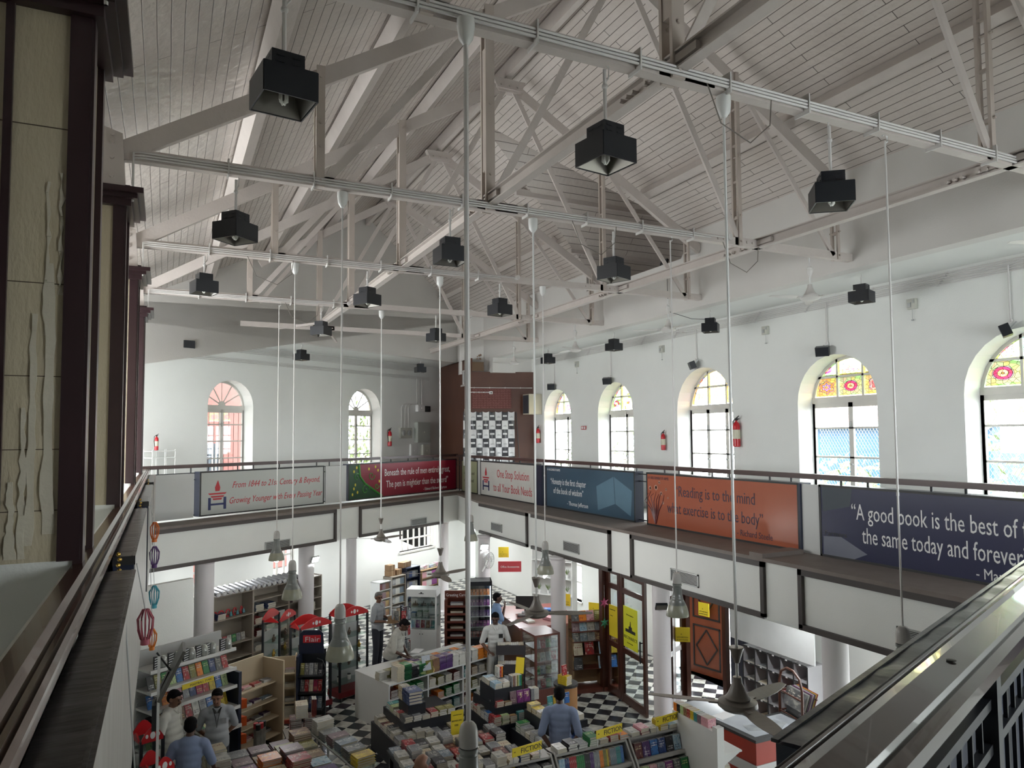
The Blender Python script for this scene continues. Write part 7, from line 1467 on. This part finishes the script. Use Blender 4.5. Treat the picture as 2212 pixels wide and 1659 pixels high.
# ================================================================== people
skinm = {}
def skin(c): return mat('skin_%s' % c, {'mid': (.20, .095, .055), 'dark': (.095, .042, .026), 'tan': (.27, .13, .08)}[c], .45, var=.06, scale=8)
hairm = mat('hair_black', (.006, .005, .006), .85, spec=.15, var=.2, scale=40, bump=.5, bscale=120, stretch=(1, 1, .3)); hairg = mat('hair_grey', (.20, .19, .18), .5, c2=(.05, .05, .05), scale=30, bump=.5, bscale=120)
def cap_(b, p, q, r0, r1, n=10):
    """tapered limb segment with rounded ends"""
    p, q = V(p), V(q); b.cyl(p, q, r0, r1, n=n); b.ball(p, r0, n, 6); b.ball(q, r1, n, 6)
def fuse(b, name, m, parent, vox, sm=3):
    me = b.mesh('tmp', m); o = bpy.data.objects.new('tmp', me); col.objects.link(o); r = o.modifiers.new('r', 'REMESH'); r.mode = 'VOXEL'; r.voxel_size = vox
    s = o.modifiers.new('s', 'SMOOTH'); s.factor = .5; s.iterations = sm
    m2 = bpy.data.meshes.new_from_object(o.evaluated_get(bpy.context.evaluated_depsgraph_get())); bpy.data.objects.remove(o); m2.materials.clear(); m2.materials.append(m)
    m2.polygons.foreach_set('use_smooth', [True]*len(m2.polygons)); o = bpy.data.objects.new(name, m2); m2.name = name; col.objects.link(o); o.parent = parent; return o
def hand(b, w_, d, k=1, side=1, curl=.5):
    """palm, four bent fingers of different length, and a thumb from the side of the palm; w_ wrist, d direction of the hand"""
    d = V(d).normalized(); u = d.cross(V((0, 0, 1))); u = u.normalized() if u.length > .2 else V((1, 0, 0)); n = u.cross(d).normalized()
    w_ = V(w_); p = w_+d*.085*k
    for s in (-.026, -.009, .009, .026): cap_(b, w_+u*s*.6, w_+d*.085*k+u*s, .013, .0115, 8)
    for i, (s, L) in enumerate(((-.029, .055), (-.0097, .07), (.0097, .074), (.029, .064))):
        a = p+u*s; m1 = a+(d*cos(curl*.6)-n*sin(curl*.6))*L*.5*k; m2 = m1+(d*cos(curl*1.6)-n*sin(curl*1.6))*L*.5*k
        cap_(b, a, m1, .0095, .0088, 8); cap_(b, m1, m2, .0088, .0075, 8)
    t0 = w_+d*.025+u*.03*side; t1 = t0+(d*.5+u*side*.8-n*.3).normalized()*.04; t2 = t1+(d*.9+u*side*.2-n*.4).normalized()*.035
    cap_(b, t0, t1, .012, .0105, 8); cap_(b, t1, t2, .0105, .009, 8)
def person(lab, x, y, face, h=1.7, lean=0, turn=0, nod=0, arms=None, sk='mid', top=None, sleeve=.5, bot=None, hair='b', belly=0, kurta=False, bald=False, stance=.0, extra=None, moust=True, open_legs=.1):
    """local frame: the person looks along -y; lean bends the trunk forward, turn and nod move the head"""
    t = thing('person', lab, 'person', (x, y, 0), face); s = h/1.70
    def L(p): return V(p)*s
    hip = V((0, 0, .93)); Tb = Mx.Translation(hip) @ Mx.Rotation(R(lean), 4, 'X') @ Mx.Translation(-hip)
    U = lambda p: (Tb @ V(p))*s                                    # upper body point
    neck = V((0, .005, 1.45)); Th = Tb @ Mx.Translation(neck) @ Mx.Rotation(R(turn), 4, 'Z') @ Mx.Rotation(R(nod), 4, 'X') @ Mx.Translation(-neck)
    Hd = lambda p: (Th @ V(p))*s
    b = B(); sh = .185
    feet = [(-open_legs, stance), (open_legs, -stance)]
    for i, (fx, fy) in enumerate(feet):
        sx = -1 if i == 0 else 1
        cap_(b, L((sx*.09, 0, .90)), L((sx*.095+(fx-sx*.095)*.5, fy*.5-.02, .49)), .082*s, .053*s, 14); cap_(b, L((sx*.095+(fx-sx*.095)*.5, fy*.5-.02, .49)), L((fx, fy+.02, .10)), .052*s, .034*s, 12)
        cap_(b, L((fx, fy+.04, .045)), L((fx+sx*.02, fy-.13, .035)), .038*s, .03*s, 10)
    for (z, rx, ry, yy) in ((.93, .155, .11, 0), (1.02, .145, .10, 0), (1.12, .14, .10, 0), (1.22, .15, .105, 0), (1.32, .16, .105, .005), (1.39, .15, .09, .008)): b.ball(U((0, yy, z)), s, 18, 10, (rx, ry, .09))
    for sx in (-1, 1): b.ball(U((sx*.155, .005, 1.385)), .062*s, 12, 8)
    cap_(b, U((0, .01, 1.40)), Hd((0, 0, 1.51)), .056*s, .052*s, 12)
    # head: skull, jaw, nose, ears
    hp = Hd((0, -.005, 1.60)); Rh = Th.to_3x3().to_4x4()
    def eb(c, rx, ry, rz_): b.lathe([(max(1e-4, sin(pi*j/9)), -cos(pi*j/9)) for j in range(10)], Hd(c), 18, 0, Rh @ Mx.Diagonal((rx*s, ry*s, rz_*s, 1)), cap=False)
    eb((0, .012, 1.625), .074, .092, .088); eb((0, -.025, 1.565), .056, .062, .075); eb((0, -.052, 1.535), .032, .035, .028)
    cap_(b, Hd((0, -.082, 1.615)), Hd((0, -.105, 1.578)), .010*s, .015*s, 8)
    for sx in (-1, 1): eb((sx*.075, .012, 1.598), .010, .02, .032); eb((sx*.028, -.074, 1.635), .022, .014, .01)
    eb((0, -.084, 1.548), .022, .012, .009)
    arms = arms or [((-.27, .02, 1.12), (-.26, -.06, .88), (0, -.2, -1)), ((.27, .02, 1.12), (.26, -.06, .88), (0, -.2, -1))]
    for i, (e, w_, hd) in enumerate(arms):
        sx = -1 if i == 0 else 1; S = U((sx*sh, .005, 1.375)); E = U(e); W = U(w_)
        cap_(b, S, E, .046*s, .036*s, 12); cap_(b, E, W, .036*s, .025*s, 12); hand(b, W, Tb.to_3x3() @ V(hd), s, -sx)
    bod = fuse(b, 'body', skin(sk), t, .0085, 2)
    # clothing
    b = B(); g = .016
    for (z, rx, ry, yy) in ((.98, .165+belly*.5, .125+belly, -belly*.6), (1.06, .16+belly*.6, .122+belly*1.4, -belly), (1.15, .155+belly*.4, .118+belly, -belly*.6), (1.24, .162, .12+belly*.3, 0), (1.33, .17, .118, .004), (1.40, .155, .098, .008)): b.ball(U((0, yy, z)), s, 20, 10, (rx, ry, .10))
    if not kurta: b.lathe([(.17*s+belly*.3, 0), (.172*s+belly*.3, .14*s)], U((0, -belly*.3, .87)), 20, 0, Tb.to_3x3().to_4x4() @ Mx.Diagonal((1, .78, 1, 1)))
    else: b.lathe([(.24*s, 0), (.20*s, .3*s), (.17*s, .5*s)], L((0, 0, .48)), 22, 0, Mx.Diagonal((1, .8, 1, 1)))
    for i, (e, w_, hd) in enumerate(arms):
        sx = -1 if i == 0 else 1; S = U((sx*sh, .005, 1.38)); E = U(e); W = U(w_)
        b.ball(U((sx*.155, .005, 1.385)), .075*s, 12, 8)
        if sleeve <= 1: cap_(b, S, S.lerp(E, min(1, sleeve+.35)), .064*s, .058*s, 12)
        else: cap_(b, S, E, .062*s, .052*s, 12); cap_(b, E, E.lerp(W, .9), .052*s, .042*s, 12)
    for k in range(5): a = k*1.3; b.tube([U((.15*sin(a), -.10*cos(a), 1.02)), U((.16*sin(a+.25), -.11*cos(a+.25), 1.15)), U((.15*sin(a+.1), -.105*cos(a+.1), 1.27))], .012*s, 6)
    shr = fuse(b, 'kurta' if kurta else 'shirt', top, t, .012, 9)
    b = B(); b.lathe([(.062*s, -.02*s), (.072*s, .02*s), (.066*s, .035*s)], U((0, 0, 1.445)), 16, 0, Tb.to_3x3().to_4x4(), cap=False)
    b.bar(U((-.055, -.06, 1.46)), U((-.015, -.115, 1.40)), .03*s, .008); b.bar(U((.055, -.06, 1.46)), U((.015, -.115, 1.40)), .03*s, .008); b.obj('collar', top if not extra or 'collar' not in extra else extra['collar'], shr, smooth=True)
    if extra and 'pocket' in extra: b = B(); b.box(.05, .13, -.128, -.120, 1.24, 1.32, 0, Mx.Diagonal((s, s, s, 1)) @ Tb); b.obj('pocket', extra['pocket'], shr)
    if extra and 'lanyard' in extra: b = B(); b.tube([U((-.05, -.09, 1.44)), U((-.012, -.13, 1.30)), U((0, -.145, 1.16)), U((.012, -.13, 1.30)), U((.05, -.09, 1.44))], .005, 5); b.obj('lanyard', inkb, shr)
    b = B(); bt = bot or mat('trousers_dark', (.025, .028, .04), .7)
    b.ball(L((0, 0, .93)), s, 18, 10, (.165, .125, .10))
    for i, (fx, fy) in enumerate(feet):
        sx = -1 if i == 0 else 1; kx = sx*.095+(fx-sx*.095)*.5
        cap_(b, L((sx*.085, 0, .90)), L((kx, fy*.5-.015, .49)), .096*s, .074*s, 14); cap_(b, L((kx, fy*.5-.015, .49)), L((fx, fy+.02, .09)), .074*s, .062*s, 12)
    fuse(b, 'trousers', bt, t, .013, 2)
    b = B()
    for i, (fx, fy) in enumerate(feet): sx = -1 if i == 0 else 1; cap_(b, L((fx, fy+.05, .05)), L((fx+sx*.02, fy-.15, .042)), .048*s, .041*s, 10)
    b.obj('shoes', mat('shoe_black', (.02, .018, .016), .4), t, smooth=True)
    b = B()
    def hb(c, rx, ry, rz_, n=18): b.lathe([(max(1e-4, sin(pi*j/9)), -cos(pi*j/9)) for j in range(10)], Hd(c), n, 0, Rh @ Mx.Diagonal((rx*s, ry*s, rz_*s, 1)), cap=False)
    if bald: hb((0, .035, 1.615), .081, .078, .062)
    else: hb((0, .024, 1.648), .081, .091, .077); hb((0, .048, 1.61), .080, .068, .085); hb((.015, -.055, 1.69), .05, .025, .02)
    fuse(b, 'hair', hairg if hair == 'g' else hairm, t, .009, 1)
    b = B()
    for sx in (-1, 1): b.ball(Hd((sx*.028, -.083, 1.612)), .0095*s, 8, 6)
    b.obj('eyes', mat('eye_dark', (.03, .02, .02), .2), bod, smooth=True)
    b = B()
    for sx in (-1, 1): b.tube([Hd((sx*.012, -.092, 1.636)), Hd((sx*.030, -.090, 1.641)), Hd((sx*.046, -.078, 1.634))], .004*s, 5)
    b.obj('eyebrows', hairm, bod)
    if moust: b = B(); b.tube([Hd((-.026, -.088, 1.560)), Hd((0, -.098, 1.567)), Hd((.026, -.088, 1.560))], .0055*s, 6); b.obj('moustache', hairm if hair == 'b' else hairg, bod)
    b = B(); b.tube([Hd((-.02, -.090, 1.549)), Hd((0, -.097, 1.548)), Hd((.02, -.090, 1.549))], .0035*s, 5); b.obj('lips', mat('lip_brown', (.14, .05, .04), .5), bod)
    if extra and extra.get('specs'):
        b = B()
        for sx in (-1, 1): b.tube([Hd((sx*.03+.02*cos(a*pi/5), -.100, 1.612+.017*sin(a*pi/5))) for a in range(11)], .0022, 4); b.bar(Hd((sx*.05, -.098, 1.615)), Hd((sx*.078, .01, 1.612)), .003, .003)
        b.obj('spectacles', inkb, t)
    return t
cl_w = mat('cloth_offwhite', (.62, .61, .56), .8, var=.05, bump=.2, bscale=18); cl_g = mat('cloth_grey', (.36, .38, .40), .8, bump=.2, bscale=18); cl_b = mat('cloth_blue', (.24, .30, .46), .8, bump=.2, bscale=16); cl_b2 = mat('cloth_sky', (.20, .31, .50), .8, bump=.2, bscale=16)
cl_p = mat('cloth_patterned', (.50, .49, .44), .8, c2=(.36, .36, .33), scale=30); cl_r = mat('cloth_red', (.40, .02, .03), .7, bump=.2, bscale=20); cl_ww = mat('cloth_white_cotton', (.66, .67, .66), .8, bump=.2, bscale=18)
back = [((-.26, .10, 1.12), (-.10, .19, .92), (1, .0, -.4)), ((.26, .10, 1.12), (.08, .20, .90), (-1, .1, -.4))]
person('man in a long cream kurta at left, looking down at the books', .12, 11.38, R(62), 1.68, 4, -8, 14, [((-.26, .0, 1.13), (-.27, -.02, .90), (0, -.1, -1)), ((.26, .0, 1.13), (.27, -.04, .90), (0, -.1, -1))], 'mid', cl_w, 2, cl_w, kurta=True, belly=.03)
person('man in a grey uniform shirt with dark collar facing the viewer', .74, 11.32, R(-4), 1.62, 2, -8, 10, back, 'tan', cl_g, .55, None, belly=.03, extra={'collar': inkb, 'lanyard': 1, 'pocket': cl_g})
person('man in a pale blue shirt seen from behind at the book table', .34, 10.12, R(170), 1.66, 8, 0, 12, [((-.28, -.02, 1.14), (-.28, -.2, 1.02), (0, -1, -.3)), ((.28, .0, 1.14), (.27, -.2, 1.02), (.0, -1, -.4))], 'dark', cl_b, .6)
person('man in a lilac blue shirt with hands behind his back by the fiction racks', 5.02, 8.98, R(150), 1.68, 2, 12, 22, back, 'dark', cl_b, .7)
person('balding man in a red shirt at the bottom edge, only his head showing', 2.72, 7.86, R(-62), 1.70, 6, -6, 18, None, 'tan', cl_r, .6, hair='g', bald=True)
person('man in a patterned white shirt bending over papers behind the white table', 4.08, 14.15, R(50), 1.68, 24, -5, 18, [((-.25, -.12, 1.14), (-.12, -.36, 1.10), (.3, -1, 0)), ((.25, -.08, 1.12), (.10, -.34, 1.04), (-.2, -1, 0))], 'dark', cl_p, .7, belly=.05)
person('grey haired man in spectacles holding a brown parcel at the back', 4.40, 16.25, R(48), 1.68, 2, -35, 4, [((-.26, .0, 1.12), (-.10, -.24, 1.10), (.2, -1, .1)), ((.26, .0, 1.12), (.12, -.24, 1.12), (-.2, -1, .1))], 'mid', cl_g, .6, hair='g', extra={'specs': 1}, moust=False)
person('man in white shirt and white trousers standing behind the dark trolley', 5.98, 13.3, R(-15), 1.70, 3, -12, 14, [((-.27, .0, 1.13), (-.16, -.24, 1.02), (.6, -1, 0)), ((.27, .0, 1.13), (.14, -.25, 1.03), (-.6, -1, 0))], 'dark', cl_ww, .6, cl_ww, extra={'pocket': inkb})
person('man in a sky blue shirt leaning at the reception counter, hand to his chin', 6.75, 14.95, R(75), 1.68, 2, 0, 4, [((-.24, -.08, 1.18), (-.05, -.17, 1.42), (.1, -.1, 1)), ((.26, .0, 1.12), (.2, -.25, 1.08), (0, -1, 0))], 'dark', cl_b2, .7)
t = thing('parcel', 'brown parcel held by the grey haired man in spectacles', 'box', (4.40, 16.25, 0), R(48)); b = B(); b.box(-.16, .16, -.52, -.33, 1.06, 1.2); b.obj('carton', cb, t); b = B(); b.box(-.03, .03, -.521, -.329, 1.059, 1.201); b.obj('tape', mat('tape'), t)
t = thing('open_papers', 'sheaf of papers held by the bending man in patterned shirt', 'paper', (4.08, 14.15, 0), R(50)); b = B(); b.box(-.14, .14, -.66, -.48, 1.01, 1.022, 0, Mx.Rotation(R(0), 4, 'X')); b.obj('sheet', inkw, t)
# ================================================================== bulk: the books least seen of each kind become one object
bpy.context.view_layer.update()
dg = bpy.context.evaluated_depsgraph_get(); eye = V((0, 0, EYE))
from mathutils.bvhtree import BVHTree
_v = []; _p = []; _own = []; _ob = []
for o in col.objects:
    if o.type != 'MESH' or o.data is None: continue
    nm_ = o.data.materials[0].name if o.data.materials else ''
    if 'glass' in nm_: continue
    k = len(_v); M = o.matrix_world; _v += [M @ v.co for v in o.data.vertices]; _ob.append(o)
    for q in o.data.polygons: _p.append(tuple(k+i for i in q.vertices)); _own.append(len(_ob)-1)
_tree = BVHTree.FromPolygons(_v, _p)
def seen(o):
    c = o.matrix_world @ V((.5, .5, .5)); hit = 0
    for p in ((.5, .5, 1.02), (.5, .5, -.02), (1.02, .5, .5), (-.02, .5, .5), (.5, -.02, .5), (.5, 1.02, .5), (.1, .1, 1.02), (.9, .9, 1.02), (.9, .1, 1.02), (.1, .9, 1.02)):
        q = o.matrix_world @ V(p); d = q-eye; r = _tree.ray_cast(eye+d.normalized()*1.6, d.normalized(), d.length+.15-1.6)
        if r[2] is not None and _ob[_own[r[2]]] == o: hit += 1
    s = o.scale; d2 = (c-eye).length_squared
    v = c-eye; z = v.dot(_f); px = 1106+1560.6*v.dot(_rt2)/z; py = 855.4-1560.6*v.dot(_up2)/z
    if not (-20 < px < 2232 and -20 < py < 1680): hit = 0
    return hit*(s.x*s.y+s.x*s.z+s.y*s.z)/d2
kinds = {}
for o in list(col.objects):
    if o.get('category') == 'book': kinds.setdefault(o.name.split('.')[0], []).append(o)
for kd, os_ in kinds.items():
    sc_ = sorted(((seen(o), i) for i, o in enumerate(os_)), reverse=True)
    keep = [i for v, i in sc_ if v > 0][:295]; ks = set(keep); rest = [o for i, o in enumerate(os_) if i not in ks]
    if not rest: continue
    bulk = B(); ms = []
    for o in rest:
        me = o.data; k = len(bulk.v); bulk.v += [tuple(o.matrix_world @ v.co) for v in me.vertices]
        for mm in me.materials:
            if mm not in ms: ms.append(mm)
        for p in me.polygons: bulk.f.append(tuple(k+i for i in p.vertices)); bulk.m.append(ms.index(me.materials[p.material_index]))
    for o in rest: bpy.data.objects.remove(o)
    o = bulk.obj(kd+'_pile', ms, None, 'remaining %s lower down and deeper in the piles and shelves' % (kd.replace('_', ' ')+'s'), 'book', kind='stuff')
# labels: unique, sixteen words at most
for o in col.objects:
    if o.parent is None and o.get('label') and o.get('category') == 'book' and not o.get('kind'):
        s = o['label'].replace('the ', '').replace('from left', 'from left'); o['label'] = s
